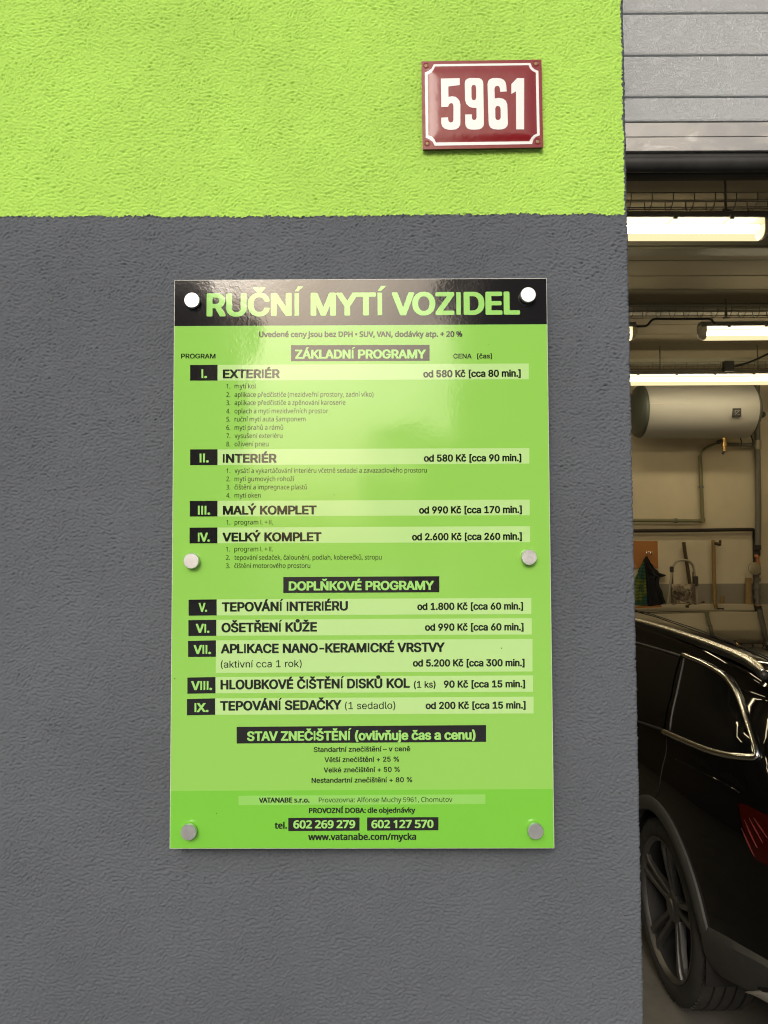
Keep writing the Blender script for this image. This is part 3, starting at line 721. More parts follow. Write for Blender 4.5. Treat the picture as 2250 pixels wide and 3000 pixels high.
def patch(name, poly, off, m, parent, grid=.04, thick=0.0, smooth=True, loc=None):
    poly = [Vector(p) for p in poly]
    # subdivide the outline
    out = []
    for i in range(len(poly)):
        a, b = poly[i], poly[(i + 1) % len(poly)]; n = max(1, int((b - a).length / grid))
        out += [a + (b - a) * k / n for k in range(n)]
    vs = list(out); n = len(out)
    x0, x1 = min(p.x for p in out), max(p.x for p in out); y0, y1 = min(p.y for p in out), max(p.y for p in out)
    def inside(p):
        c = False
        for i in range(n):
            a, b = out[i], out[(i + 1) % n]
            if (a.y > p.y) != (b.y > p.y) and p.x < (b.x - a.x) * (p.y - a.y) / (b.y - a.y) + a.x: c = not c
        return c
    gx = x0 + grid / 2
    while gx < x1:
        gy = y0 + grid / 2
        while gy < y1:
            p = Vector((gx, gy))
            if inside(p) and min((p - q).length for q in out) > grid * .45: vs.append(p)
            gy += grid
        gx += grid
    r = delaunay_2d_cdt(vs, [(i, (i + 1) % n) for i in range(n)], [], 1, 1e-6)
    V = [onside(p.x, p.y, off) for p in r[0]]; F = [tuple(f) for f in r[2]]
    # face outward (-x)
    if F:
        a, b, c = (V[i] for i in F[0][:3])
        if (b - a).cross(c - a).x > 0: F = [tuple(reversed(f)) for f in F]
    o = obj(name, V, F, m, parent, smooth=smooth, loc=loc)
    if thick: s = o.modifiers.new('solid', 'SOLIDIFY'); s.thickness = thick; s.offset = -1
    return o
car = empty('parked_car', (CX, CY + 2.2, 0), 'black estate car with silver roof rail parked in the garage, its rear towards the door', 'car')
us = sorted(set([round(x, 4) for x in list(np.arange(0, 4.5, .05)) + list(np.arange(0, 1.0, .025)) + list(np.arange(.50, 1.31, .02)) + list(np.arange(3.12, 3.93, .03)) + [.02, .08, .18, .28, .33, .38, ARCH[0][0] - AR + .001, ARCH[0][0] + AR - .001]]))
V = []; F = []; secs = [section(u) for u in us]; n = len(secs[0])
for u, s in zip(us, secs):
    for (a, z) in s: V.append((CX - a, CY + u, z))
    for (a, z) in s[:-1]: V.append((CX + a, CY + u, z))
m_ = 2 * n - 1
order = list(range(n)) + [n + k for k in range(n - 2, -1, -1)]
for i in range(len(us) - 1):
    for k in range(m_ - 1):
        a, b = i * m_ + order[k], i * m_ + order[k + 1]; F.append((a, a + m_, b + m_, b))
F.append(tuple(order)); F.append(tuple((len(us) - 1) * m_ + k for k in reversed(order)))
body = obj('body', V, F, M['car_paint'], car, smooth=True, autos=50)
# dark underside and wheel housings
mb = MB(); mb.box(CX - .62, CX + .62, CY + .08, CY + 4.3, .24, .60)
mb.box(CX - .86, CX + .86, CY + 1.30, CY + 3.1, .23, .5); mb.build('underbody', M['void'], car)
for (c, h) in ARCH:
    for sg in (-1, 1):
        v = []; f = []; k_ = 24
        for i in range(k_ + 1):
            a = math.pi * i / k_ * 1.16 - .08 * math.pi
            for xx in (.60, .90): v.append((CX + sg * xx, CY + c + math.cos(a) * (AR + .004), h + math.sin(a) * (AR + .004)))
        for i in range(k_): f.append((2 * i, 2 * i + 1, 2 * i + 3, 2 * i + 2))
        f.append(tuple(2 * i for i in range(k_ + 1)))
        obj('wheel_housing', v, f, M['void'], car)
# glass
quarter = [(1481, 1421), (1500, 1428), (1530, 1441), (1560, 1459), (1580, 1480), (1597, 1512), (1614, 1560), (1628, 1600), (1635, 1628), (1610, 1632), (1570, 1627), (1530, 1615), (1500, 1603), (1449, 1580), (1462, 1510)]
door_w = [(1469, 1421), (1410, 1402), (1378, 1393), (1350, 1386), (1330, 1382), (1318, 1540), (1380, 1556), (1436, 1574), (1450, 1505)]
Wq = patch('quarter_window', [uz(*p) for p in quarter], .004, M['car_glass'], car, .05)
patch('door_window', [uz(*p) for p in door_w], .004, M['car_glass'], car, .05)
fw = [(1.95, 1.0), (1.98, 1.30), (2.6, 1.29), (3.1, 1.12), (3.3, .97)]
patch('door_window', fw, .004, M['car_glass'], car, .07)
def strip(name, pp, r, m, off, parent, flat=1.0, raw=False):
    c = [Vector((*(p if raw else uz(*p)), 0)) for p in pp]; c = smooth_path(c, 5)
    mb = MB(); mb.tube([onside(q.x, q.y, off) for q in c], r, 8, flat, up=Vector((1, 0, 0))); return mb.build(name, m, parent, smooth=True)
strip('window_trim', [(1478, 1415), (1500, 1424), (1530, 1437), (1562, 1457), (1583, 1480), (1600, 1512), (1617, 1560), (1630, 1600), (1637, 1626), (1635, 1636), (1615, 1637), (1570, 1631), (1530, 1620), (1500, 1608), (1465, 1593), (1436, 1580)], [.0105] * 46 + [.012] * 30, M['chrome'], .006, car, 1.0)
strip('window_seal', [(1436, 1578), (1400, 1566), (1360, 1553), (1320, 1542)], .006, M['void'], .004, car)
strip('pillar_seal', [(1480, 1424), (1464, 1500), (1450, 1578)], .0042, M['cladding'], .005, car)
strip('window_frame', [(1470, 1417), (1420, 1402), (1378, 1390), (1330, 1379)], .006, M['rubber'], .003, car)
strip('door_seam', [(1441, 1583), (1436, 1640), (1425, 1700), (1408, 1735)], .0022, M['void'], .001, car)
strip('door_seam', [(1.92, .98), (1.93, .6), (1.93, .26)], .003, M['void'], .001, car, raw=True)
strip('crease', [(1460, 1640), (1500, 1660), (1560, 1690), (1597, 1712)], .003, M['car_paint'], .001, car)
# window trim bottom reflected lamps come from real lamps; handle of the rear door
dh = empty('x', (0, 0, 0)); bpy.data.objects.remove(dh)
mb = MB(); mb.tube(smooth_path([onside(1.55, .86, .0), onside(1.58, .865, .035), onside(1.72, .865, .035), onside(1.75, .86, .0)], 4), .011, 8); mb.build('door_handle', M['car_paint'], car, smooth=True)
# roof rail
rr = []
def rail_pt(x, y, X):
    d = Q(x, y, 1.0) - CAM; return CAM + d * ((X - CAM.x) / d.x)
XR = CX - .722
for (x, y, dX) in ((1647, 1446, -.015), (1636, 1438, -.006), (1618, 1425, 0), (1590, 1411, .0), (1560, 1399, 0), (1520, 1384, 0), (1480, 1371, 0), (1430, 1355, 0), (1375, 1340, 0), (1345, 1333, .0)):
    p = rail_pt(x, y, XR + dX); rr.append(p)
rr[0] += Vector((0, 0, -.004))
sp_ = smooth_path(rr, 5); nn = len(sp_)
mb = MB(); mb.tube(sp_, [.008 + .008 * min(1, i / 6) for i in range(nn)], 12, .62); mb.build('roof_rail', M['satin_rail'], car, smooth=True)
mb = MB()
for i in range(nn - 1): pass
mb.tube([p + Vector((.006, 0, -.019)) for p in sp_], .013, 8, 1.2); mb.build('rail_foot', M['black_steel'], car, smooth=True)
mb = MB(); mb.tube([(2 * CX - p.x, p.y, p.z) for p in sp_], [.020] * nn, 10, .6); mb.build('roof_rail', M['satin_rail'], car, smooth=True)
# rear spoiler
v = []; f = []
for (s, zoff) in ((-.74, -.055), (-.70, -.012), (-.4, .006), (0, .012), (.4, .006), (.70, -.012), (.74, -.055)):
    for (u, z) in ((.42, T_(.42) + .004), (.24, 1.375), (.20, 1.365), (.22, 1.345), (.36, T_(.36) - .02)): v.append((CX + s, CY + u + .03 * abs(s), z + zoff))
for i in range(6):
    for k in range(5): a = i * 5 + k; b = i * 5 + (k + 1) % 5; f.append((a, b, b + 5, a + 5))
f += [(0, 4, 3, 2, 1), (30, 31, 32, 33, 34)]
obj('spoiler', v, f, M['car_paint'], car, smooth=True, autos=40)
# antenna-less roof seam, side channel under the rail
mb = MB(); mb.tube([(CX - x_, CY + u, T_(u) - .012) for x_, u in ((.60, .6), (.60, 1.2), (.60, 1.9), (.60, 2.6))], .0025, 5); mb.build('roof_seam', M['void'], car)
v = []; f = []
for i, u in enumerate(np.linspace(.05, .31, 8)):
    for s in np.linspace(-.62, .62, 9):
        v.append((CX + s, CY + u - .006, T_(u) + .012 - .02 * abs(s) ** 2))
for i in range(7):
    for k in range(8): a = i * 9 + k; f.append((a, a + 1, a + 10, a + 9))
obj('rear_window', v, f, M['car_glass'], car, smooth=True)
# cladding: arch rim, bumper apron, sill
v = []; f = []
def arch(c, side=1, a0=-20, a1=200, r0=AR - .004, r1=.418, off=.014):
    v = []; f = []; k_ = 44
    for i in range(k_ + 1):
        a = R(a0 + (a1 - a0) * i / k_)
        for (r, o) in ((r0, -.02), (r0, off - .002), (r0 + .006, off), (r1 - .010, off), (r1, off - .006), (r1, -.01)):
            u, z = c[0] + math.cos(a) * r, c[1] + math.sin(a) * r; z = max(z, .23)
            s = WH * plan(u) * ip(z, SIDE) + o
            v.append((CX - side * s, CY + u, z))
    for i in range(k_):
        for k in range(5): q = i * 6 + k; f.append((q, q + 6, q + 7, q + 1) if side > 0 else (q, q + 1, q + 7, q + 6))
    return v, f
for c in ARCH:
    for sd_ in (1, -1):
        v, f = arch(c, sd_, a1=166 if c is ARCH[0] else 200); obj('arch_trim', v, f, M['cladding'], car, smooth=True, autos=35)
def raw_uz(x, y):
    u, z = .4, .45
    for _ in range(25):
        X = CX - WH * plan(u) * ip(z, SIDE); d = Q(x, y, 1.0) - CAM; p = CAM + d * ((X - CAM.x) / d.x)
        u = min(max(.5 * u + .5 * (p.y - CY), .0), 2); z = .5 * z + .5 * p.z
    return u, z
ap_top = [raw_uz(*p) for p in ((1506, 1982), (1530, 1998), (1556, 2012), (1584, 2028), (1620, 2049), (1659, 2072))] 
ap_bot = [raw_uz(*p) for p in ((1503, 2020), (1506, 2056), (1530, 2090), (1561, 2114), (1590, 2128), (1614, 2141))]
def interp_uz(lst, u): return ip(u, sorted(lst))
def apron(name, m, zt, zbm, us_, off, inset, rows_=6):
    """skirt that follows the flank and wraps round the rear, both sides"""
    st_ = [(u, None) for u in us_] + [(-.012, .775), (-.030, .60), (-.042, .30), (-.046, 0.0)]
    full = [(u, s_, 1) for u, s_ in st_] + [(u, s_, -1) for u, s_ in reversed(st_[:-1])]
    v = []; f = []
    for u, s_, sg in full:
        uu_ = max(u, .0)
        for k in range(rows_ + 1):
            w = k / rows_; z = zt(uu_) + (zbm(uu_) - zt(uu_)) * w
            s = (WH * plan(max(u, 0)) * ip(z, SIDE) if s_ is None else s_) + (off if 0 < k else -.004) - inset * w ** 4
            v.append((CX - sg * s, CY + u - (off * (1 - min(1, max(u, 0) / .3))), z))
    for i in range(len(full) - 1):
        for k in range(rows_): q = i * (rows_ + 1) + k; f.append((q, q + 1, q + rows_ + 2, q + rows_ + 1))
    return obj(name, v, f, m, car, smooth=True, autos=40)
TOPL = ap_top + [(0, ap_top[-1][1] + .012)]; BOTL = ap_bot[1:] + [raw_uz(1638, 2138), raw_uz(1662, 2137)]; BOTL += [(0, BOTL[-1][1] + .002)]
us_ = [.535, .52, .50, .47, .43, .39, .35, .31, .27, .23, .19, .15, .11, .08, .05, .03, .01, .0]
apron('bumper_cladding', M['cladding'], lambda u: interp_uz(TOPL, u), lambda u: interp_uz(BOTL, u), us_, .014, .02)
apron('skid_plate', M['skid'], lambda u: interp_uz(BOTL, u) - .001, lambda u: interp_uz(BOTL, u) - .012 - .065 * min(1, max(0, .30 - u) / .12), [.31, .29, .27, .25, .23, .19, .15, .11, .08, .05, .03, .01, .0], .006, .05, 4)
mb = MB(); mb.box(CX - WH * .985, CX - WH * .93, CY + 1.33, CY + 3.10, .20, .36); mb.box(CX + WH * .93, CX + WH * .985, CY + 1.33, CY + 3.10, .20, .36); mb.build('sill_cladding', M['cladding'], car, bevel=.01)
# tail lamp
tl = [uz(1598, 1736), uz(1618, 1740), (.03, uz(1650, 1752)[1]), (.03, uz(1650, 1860)[1] + .01), uz(1634, 1856), uz(1618, 1815), uz(1605, 1775)]
lamp_o = patch('tail_lamp', tl, .006, M['red_lens'], car, .03)
for (pa, pb) in (((1612, 1772), (1640, 1832)), ((1622, 1768), (1652, 1822)), ((1632, 1768), (1662, 1812)), ((1606, 1790), (1634, 1850))):
    A_, B_ = uz(*pa), uz(*pb); mb = MB(); pts = [onside(A_[0] + (B_[0] - A_[0]) * k / 4, A_[1] + (B_[1] - A_[1]) * k / 4, .007) for k in range(5)]
    mb.tube(pts, [.001, .002, .003, .002, .001], 8); mb.build('reflector', M['red_reflector'], lamp_o, smooth=True)
# wheels
def wheel(c, side):
    # axis points outwards (-x on the left side)
    xo = CX - side * (WH * .982); ax = Vector((-side, 0, 0)); C0 = Vector((xo, CY + c[0], c[1]))
    w = empty('wheel', C0); w.parent = car; w.location = C0 - Vector(car.location)
    RT = .340; w_ = .235
    prof = [(-.012, .258), (-.004, .266), (.0, .285), (-.002, .305), (-.010, .322), (-.022, .333), (-.030, .337)]
    t = -.030
    for k in range(4):
        a = t - .030 if k else t - .022
        prof += [(a, RT - .0005), (a - .001, RT - .009), (a - .009, RT - .009), (a - .010, RT - .0005)]; t = a - .010
    prof += [(-.205, .337), (-.218, .330), (-.232, .305), (-.235, .28), (-.225, .258)]
    mb = MB(); mb.lathe(C0, ax, prof, 96, caps=False); ty = mb.build('tyre', M['tyre'], w, smooth=True, autos=35)
    mb = MB()
    for i in range(72):
        a = 2 * math.pi * i / 72; ra = Vector((0, math.cos(a), math.sin(a))); ta = Vector((0, -math.sin(a), math.cos(a)))
        mb.obox(C0 + ax * -.024 + ra * (RT - .0062), ax * .009, ra * .0022, ta * .0028)
    mb.build('tread_blocks', M['tyre'], ty, kind='stuff')
    mb = MB(); mb.lathe(C0, ax, [(-.02, .2585), (-.006, .2600), (-.004, .2545), (-.010, .248), (-.022, .242)], 72, caps=False); rim = mb.build('rim', M['rim'], w, smooth=True, autos=40)
    mb = MB(); mb.lathe(C0, ax, [(-.022, .2415), (-.06, .236), (-.20, .225)], 72, caps=False); mb.build('rim_barrel', M['rim_dark'], rim, smooth=True)
    mb = MB(); mb.lathe(C0, ax, [(-.12, .235), (-.13, .16), (-.125, .05), (-.125, 0)], 48); mb.build('brake_disc', M['rim_dark'], w, smooth=True)
    mb = MB(); mb.lathe(C0, ax, [(-.075, .062), (-.045, .060), (-.034, .048), (-.033, .034), (-.028, .030), (-.026, .0)], 40); mb.build('hub', M['rim'], w, smooth=True, autos=40)
    for i in range(5):
        for s in (-1, 1):
            a0 = 2 * math.pi * i / 5 + R(36 + 54); v = []; f = []
            for k, (r, da, ww, dep, hh) in enumerate(((.040, .30, .016, -.045, .03), (.09, .20, .012, -.036, .028), (.16, .145, .0125, -.022, .024), (.215, .135, .014, -.014, .02), (.245, .135, .019, -.014, .02))):
                a = a0 + s * da; ra = Vector((0, math.cos(a), math.sin(a))); ta = Vector((0, -math.sin(a), math.cos(a))); p = C0 + ra * r + ax * dep
                v += [p - ta * ww * .75, p + ta * ww * .75, p + ta * ww - ax * hh, p - ta * ww - ax * hh]
            for k in range(4):
                for q in range(4): x_ = k * 4 + q; y_ = k * 4 + (q + 1) % 4; f.append((x_, y_, y_ + 4, x_ + 4))
            f += [(0, 3, 2, 1), (16, 17, 18, 19)]
            obj('spoke', v, f, M['rim'], rim, bevel=.003)
for c in ARCH:
    for s in (1, -1): wheel(c, s)

# ---------------------------------------------------------------- houses and an added silhouette across the yard (seen only mirrored in the gloss)
def house(x0, x1, y0, y1, h, label, floors, cols):
    t = empty('house', ((x0 + x1) / 2, (y0 + y1) / 2, -.02), label, 'house')
    mb = MB(); mb.box(x0, x1, y0, y1, -.02, h); mb.build('wall', M['facade'], t)
    mb = MB(); c = (y0 + y1) / 2
    mb.add([(x0 - .4, y0 - .4, h + .01), (x1 + .4, y0 - .4, h + .01), (x1 + .4, y1 + .4, h + .01), (x0 - .4, y1 + .4, h + .01), (x0 + 2, c, h + 2.4), (x1 - 2, c, h + 2.4)],
           [(0, 1, 5, 4), (1, 2, 5), (2, 3, 4, 5), (3, 0, 4), (0, 3, 2, 1)]); mb.build('roof', M['roof_tile'], t)
    for i in range(floors):
        for j in range(cols):
            x = x0 + (x1 - x0) * (j + .5) / cols; z = 1.1 + i * 2.9
            mb = MB(); mb.box(x - .6, x + .6, y1 - .05, y1 + .02, z, z + 1.4); mb.build('window', M['dark_glass'], t)
house(-24, -6.2, -32, -24, 11.5, 'long dark house across the yard on the left, only mirrored', 3, 7)
house(3.0, 22, -30, -22, 12.0, 'dark house across the yard on the right, only mirrored', 3, 7)
def added_tree(x, y, h, label, seed):  # added only to put a dark blob into the board's mirrored glare
    rg = random.Random(seed); t = empty('added_tree', (x, y, -.02), label, 'added_tree')
    mb = MB(); mb.tube([(x, y, -.05), (x + .1, y, h * .3), (x, y + .1, h * .6)], [.2, .15, .08], 8)
    for k in range(5):
        a = rg.random() * 6.28; mb.tube([(x, y, h * .35 + k * .2), (x + math.cos(a) * h * .16, y + math.sin(a) * h * .16, h * .6 + k * .15)], [.07, .03], 6)
    mb.build('trunk', M['bark'], t, smooth=True)
    v = []; f = []
    for c in range(26):
        a = rg.random() * 6.28; rr_ = rg.random() ** .5 * h * .24; cz_ = h * (.45 + .5 * rg.random()); cc = Vector((x + math.cos(a) * rr_, y + math.sin(a) * rr_, cz_))
        for k in range(90):
            d = Vector((rg.gauss(0, 1), rg.gauss(0, 1), rg.gauss(0, .8))) * h * .05; p = cc + d
            e1 = Vector((rg.gauss(0, 1), rg.gauss(0, 1), rg.gauss(0, 1))).normalized() * .09; e2 = e1.orthogonal().normalized() * .07
            n_ = len(v); v += [p - e1, p + e2, p + e1, p - e2]; f.append((n_, n_ + 1, n_ + 2, n_ + 3))
    obj('crown', v, f, M['leaf'], t)
added_tree(.9, -16, 4.6, 'added leafy silhouette across the yard, darkening the glare mirrored in the price board', 3)


# outlines of the letters used on the price board, drawn as polygons (capital height = 200)
GLYPHS = {}
# keys are character codes; each entry: advance width, then closed outlines as x, y, x, y ...
GLYPHS['HS'] = {
32:[38],
37:[266,[178,-7,184,-8,210,-8,219,-5,234,6,241,18,244,30,243,62,234,79,219,90,209,93,180,92,168,85,158,76,153,68,150,59,150,26,152,20,156,11,169,-2],[48,-5,79,-5,84,0,220,198,220,201,216,205,186,205,179,198,46,5,45,-1],[200,66,205,62,208,54,208,30,203,20,195,19,188,24,187,29,185,50,190,62,195,66],[88,206,57,208,47,205,32,194,25,181,22,171,22,142,23,136,31,123,39,114,50,108,56,107,82,107,88,108,97,113,108,124,113,132,116,141,116,174,108,191,98,200],[66,181,71,181,76,177,81,163,79,144,76,138,71,134,63,135,58,145,58,169,63,178]],
40:[107,[96,216,65,216,61,213,49,188,40,163,29,114,27,63,29,61,32,34,46,-8,61,-38,65,-42,96,-42,100,-38,99,-31,83,1,74,28,68,57,68,69,67,70,67,93,68,95,68,108,70,110,73,134,88,184,100,210,100,213]],
41:[107,[11,216,7,213,7,210,21,181,31,148,37,120,39,98,40,96,40,67,31,22,7,-38,11,-42,43,-42,46,-38,58,-16,72,20,80,60,80,104,78,105,77,126,68,164,49,208,43,216]],
43:[178,[162,67,162,90,158,94,107,94,107,144,104,148,73,148,70,144,69,94,20,94,17,90,17,67,20,63,70,63,70,13,73,9,104,9,107,13,108,63,158,63]],
48:[178,[104,-7,119,-3,136,8,149,22,156,36,164,60,165,80,167,81,165,131,158,160,150,175,131,195,122,201,110,206,77,208,63,204,47,195,28,175,20,160,14,140,13,121,11,119,13,68,22,36,29,22,42,8,59,-3,74,-7],[94,176,104,171,114,161,120,149,125,134,126,116,128,115,128,84,126,83,126,72,123,59,114,39,104,29,98,26,85,25,69,33,57,54,51,84,51,116,52,118,54,136,64,161,74,171,80,174]],
49:[178,[158,-5,162,-1,162,22,158,26,116,26,116,200,112,204,73,204,26,169,26,140,29,136,38,136,75,163,75,26,26,26,23,22,23,-1,26,-5]],
50:[178,[21,-5,157,-5,161,-1,161,23,157,27,73,28,137,96,152,119,157,132,157,160,152,173,146,182,135,194,117,204,103,207,74,207,61,204,46,197,28,179,24,172,19,158,19,147,18,146,18,141,21,138,53,138,58,144,58,152,64,166,68,169,82,175,95,175,106,171,116,160,119,143,114,128,105,114,18,20,18,-1]],
53:[178,[148,204,33,204,30,201,19,98,23,94,56,93,61,97,76,103,83,103,85,105,94,103,104,99,114,89,119,80,122,68,120,53,114,39,106,31,92,25,82,25,73,28,64,34,57,45,55,53,51,56,20,56,16,53,17,37,27,19,39,6,54,-3,73,-7,101,-7,115,-4,130,3,138,9,151,24,158,39,161,51,160,84,152,102,136,121,130,126,109,135,73,135,61,131,67,173,148,173,152,177,152,201]],
56:[178,[76,208,57,203,44,195,29,181,23,170,20,161,22,133,31,116,43,105,22,86,17,78,13,63,13,43,20,24,33,9,44,2,63,-6,71,-6,73,-7,106,-7,124,-3,141,6,156,22,164,39,166,60,161,77,155,87,142,100,134,105,149,119,155,130,158,143,158,157,155,169,150,178,132,197,110,206],[55,42,54,46,55,68,63,79,74,85,86,88,103,85,112,80,123,66,125,60,123,43,119,36,107,28,98,25,74,26,65,31],[111,167,117,155,117,139,113,130,107,124,98,120,86,118,76,121,64,131,60,143,60,152,64,164,70,170,83,176,95,176]],
65:[189,[113,204,75,204,70,199,67,187,64,182,61,170,58,166,55,153,52,149,49,137,46,132,43,120,40,116,37,104,34,99,31,87,28,82,25,70,22,66,19,54,-1,2,-1,-1,3,-5,37,-5,43,2,56,45,60,51,128,51,132,45,147,-1,151,-5,186,-5,189,-1,189,4,186,8,167,66,149,111,123,185,117,200],[93,151,96,149,96,144,105,117,115,91,116,83,71,84]],
67:[201,[141,-3,160,8,181,28,191,49,193,63,189,67,156,67,152,63,152,59,143,42,133,34,113,26,97,26,86,29,71,38,66,43,54,65,49,81,49,95,48,96,49,118,52,131,60,148,70,161,88,171,98,174,119,173,135,165,146,154,152,142,152,137,157,132,189,132,193,136,193,145,188,158,179,173,162,191,144,201,118,208,92,208,66,201,48,191,28,170,14,145,8,116,8,84,14,56,22,39,32,24,50,8,70,-3,89,-7,121,-7]],
69:[165,[151,-5,155,-1,155,23,151,27,57,28,58,85,144,85,148,88,148,113,144,116,58,116,57,172,150,172,154,176,154,200,150,204,20,204,16,200,16,-1,20,-5]],
71:[205,[70,203,50,192,32,177,22,161,14,145,8,116,8,84,16,51,23,36,32,24,50,8,70,-3,89,-7,122,-7,145,-1,163,9,179,25,190,43,196,69,196,101,192,105,107,105,104,101,104,78,107,74,154,74,155,68,147,48,136,35,115,26,97,26,83,31,70,40,61,49,54,65,49,81,49,95,48,96,49,118,52,131,61,151,71,162,83,170,97,174,112,174,132,167,141,158,147,149,152,137,157,132,190,132,194,136,194,140,190,155,179,173,163,189,150,198,139,203,118,208,91,208]],
77:[247,[227,204,183,204,179,200,124,56,122,58,117,75,67,200,64,204,20,204,16,200,16,-1,20,-5,52,-5,55,-1,56,121,102,4,109,-5,138,-5,143,1,189,119,190,-1,194,-5,227,-5,231,-1,231,200]],
78:[206,[186,204,153,204,149,200,148,64,64,197,58,204,20,204,16,200,16,-1,20,-5,53,-5,57,-1,58,136,142,2,148,-5,186,-5,190,-1,190,200]],
79:[210,[74,-4,89,-7,121,-7,144,-1,156,5,185,34,197,62,200,75,200,87,202,89,202,110,200,111,199,133,193,151,181,172,162,191,153,197,135,204,119,206,118,208,92,208,91,206,76,204,57,197,48,191,25,166,19,155,11,134,10,118,8,116,8,84,10,83,11,66,17,48,28,30,42,14,54,5],[113,26,91,28,71,38,61,49,54,65,49,81,49,95,48,96,49,118,54,136,60,148,67,158,76,165,98,174,112,174,135,165,150,148,155,139,161,116,161,83,155,62,150,53,143,42,135,35]],
80:[175,[20,-5,53,-5,57,-1,58,68,105,68,106,70,123,71,141,80,158,98,167,120,167,129,169,131,167,153,164,164,157,178,138,195,129,200,112,204,20,204,16,200,16,-1],[58,174,101,172,111,169,122,160,128,143,128,131,123,116,117,107,105,101,97,100,57,101]],
82:[177,[20,204,16,200,16,-1,20,-5,53,-5,57,-1,57,72,91,73,129,1,135,-5,171,-5,175,-1,175,4,134,78,136,82,147,88,155,96,160,102,167,120,167,128,169,129,167,157,157,179,139,195,130,200,114,204],[58,174,101,172,117,166,122,161,128,146,128,131,120,114,109,107,94,104,58,104]],
83:[176,[122,204,110,207,70,207,57,204,38,195,21,177,14,161,14,133,20,120,29,108,45,98,55,93,108,78,122,71,127,64,128,50,124,40,113,30,93,24,76,25,61,31,53,40,50,52,45,59,11,59,7,55,7,46,12,31,17,23,35,4,55,-5,70,-8,105,-8,129,-2,143,6,159,21,166,37,168,67,165,76,160,83,144,99,120,111,75,124,63,130,56,136,53,142,53,153,57,162,64,169,79,175,97,175,113,169,118,165,124,155,124,150,129,145,161,145,165,148,165,159,159,174,141,193]],
86:[189,[-1,200,2,188,9,172,12,160,20,143,23,131,31,114,34,102,41,85,44,73,47,69,71,1,77,-5,113,-5,118,1,121,13,124,17,127,29,130,34,133,46,136,51,140,63,143,67,146,79,149,84,152,96,155,101,158,113,185,184,189,200,186,204,151,204,147,200,95,48,41,200,37,204,3,204]],
91:[107,[97,-42,100,-38,100,-16,97,-12,70,-11,70,187,97,188,100,191,100,213,97,216,36,216,32,213,32,-38,36,-42]],
93:[107,[11,-42,71,-42,75,-38,75,213,71,216,11,216,7,213,7,191,11,188,37,187,37,-11,11,-12,7,-16,7,-38]],
97:[153,[137,-5,140,-1,140,105,139,106,137,121,130,135,113,149,93,155,60,155,43,151,29,143,15,129,9,118,9,114,14,109,19,109,29,104,44,104,57,119,72,125,82,125,93,121,97,117,100,111,101,100,96,95,49,89,37,86,22,78,7,62,4,52,4,32,7,22,12,14,25,1,37,-5,49,-8,78,-8,88,-5,100,3,101,-1,105,-5],[101,65,101,52,98,41,94,34,87,28,78,24,64,22,54,25,47,31,44,37,44,46,49,54,63,60]],
99:[156,[117,150,97,156,66,156,53,153,37,143,21,128,10,108,6,87,6,60,10,40,21,20,37,4,50,-3,67,-8,96,-8,109,-5,126,4,142,20,148,31,150,41,146,45,125,51,115,51,112,47,112,44,106,34,97,27,84,22,73,24,59,32,48,52,45,67,45,81,48,96,54,109,66,121,79,125,94,122,106,114,110,103,115,98,125,98,143,103,150,108,148,117,142,128,132,139]],
100:[167,[150,204,119,204,115,200,114,143,105,151,91,156,63,156,50,153,37,145,18,125,10,109,6,88,7,50,12,35,21,19,41,0,63,-8,91,-8,109,0,114,4,115,-1,119,-5,150,-5,154,-1,154,200],[81,22,69,26,57,34,50,47,45,67,47,91,53,108,63,119,78,125,93,122,104,114,110,103,115,87,115,63,110,46,106,37,97,29]],
101:[159,[49,151,37,143,21,128,10,108,6,87,6,60,13,32,21,20,37,4,50,-3,69,-8,99,-8,115,-3,129,4,145,20,151,32,151,37,147,41,131,45,115,45,107,32,100,27,87,22,81,22,73,24,61,30,54,37,50,44,45,61,150,62,154,66,154,84,148,114,140,128,123,145,108,153,96,156,66,156],[47,93,48,100,56,114,67,122,78,125,90,124,99,119,106,112,113,94,112,92]],
105:[66,[17,-5,49,-5,53,-1,53,150,49,154,17,154,13,150,13,-1],[9,184,19,172,25,169,41,169,46,171,56,181,57,196,43,210,23,210,10,199]],
107:[150,[17,204,13,200,13,-1,17,-5,49,-5,52,-1,52,54,59,60,111,-5,150,-5,154,-1,154,2,89,84,104,102,149,147,149,150,145,154,108,154,53,98,52,200,49,204]],
108:[74,[17,205,13,201,13,24,15,18,19,9,29,-1,35,-4,41,-5,68,-5,74,-4,78,0,75,21,70,26,58,25,54,27,52,32,52,201,49,205]],
110:[161,[144,-5,148,-1,148,110,145,122,137,135,121,150,103,156,70,154,56,148,52,144,51,150,47,154,17,154,13,150,13,-1,17,-5,49,-5,52,-1,52,98,54,104,58,113,65,119,76,124,89,124,102,116,108,102,108,-1,112,-5]],
114:[102,[17,-5,49,-5,52,-1,52,99,54,105,58,113,70,121,82,124,85,122,100,122,104,126,104,152,100,156,71,156,65,154,53,147,51,147,51,150,47,154,17,154,13,150,13,-1]],
115:[143,[105,151,90,156,57,156,45,153,27,142,14,126,11,117,11,99,15,87,27,74,48,63,87,54,97,46,97,35,94,31,83,24,77,22,68,22,57,26,49,32,46,41,40,47,31,47,10,42,6,38,6,32,15,14,25,4,42,-5,56,-8,87,-8,105,-3,122,7,132,19,136,28,138,34,136,55,133,63,124,74,108,83,95,88,65,94,56,98,50,106,52,115,59,122,66,125,81,125,87,122,96,114,97,108,101,104,111,104,119,107,131,109,135,112,135,117,129,131,119,142]],
116:[89,[88,-5,92,-1,92,2,87,22,83,26,65,24,58,29,57,34,57,123,83,124,87,128,87,150,83,154,57,155,57,187,53,190,21,190,18,187,18,155,-1,154,-5,150,-5,128,-1,124,18,123,18,29,21,17,32,3,46,-5,53,-6]],
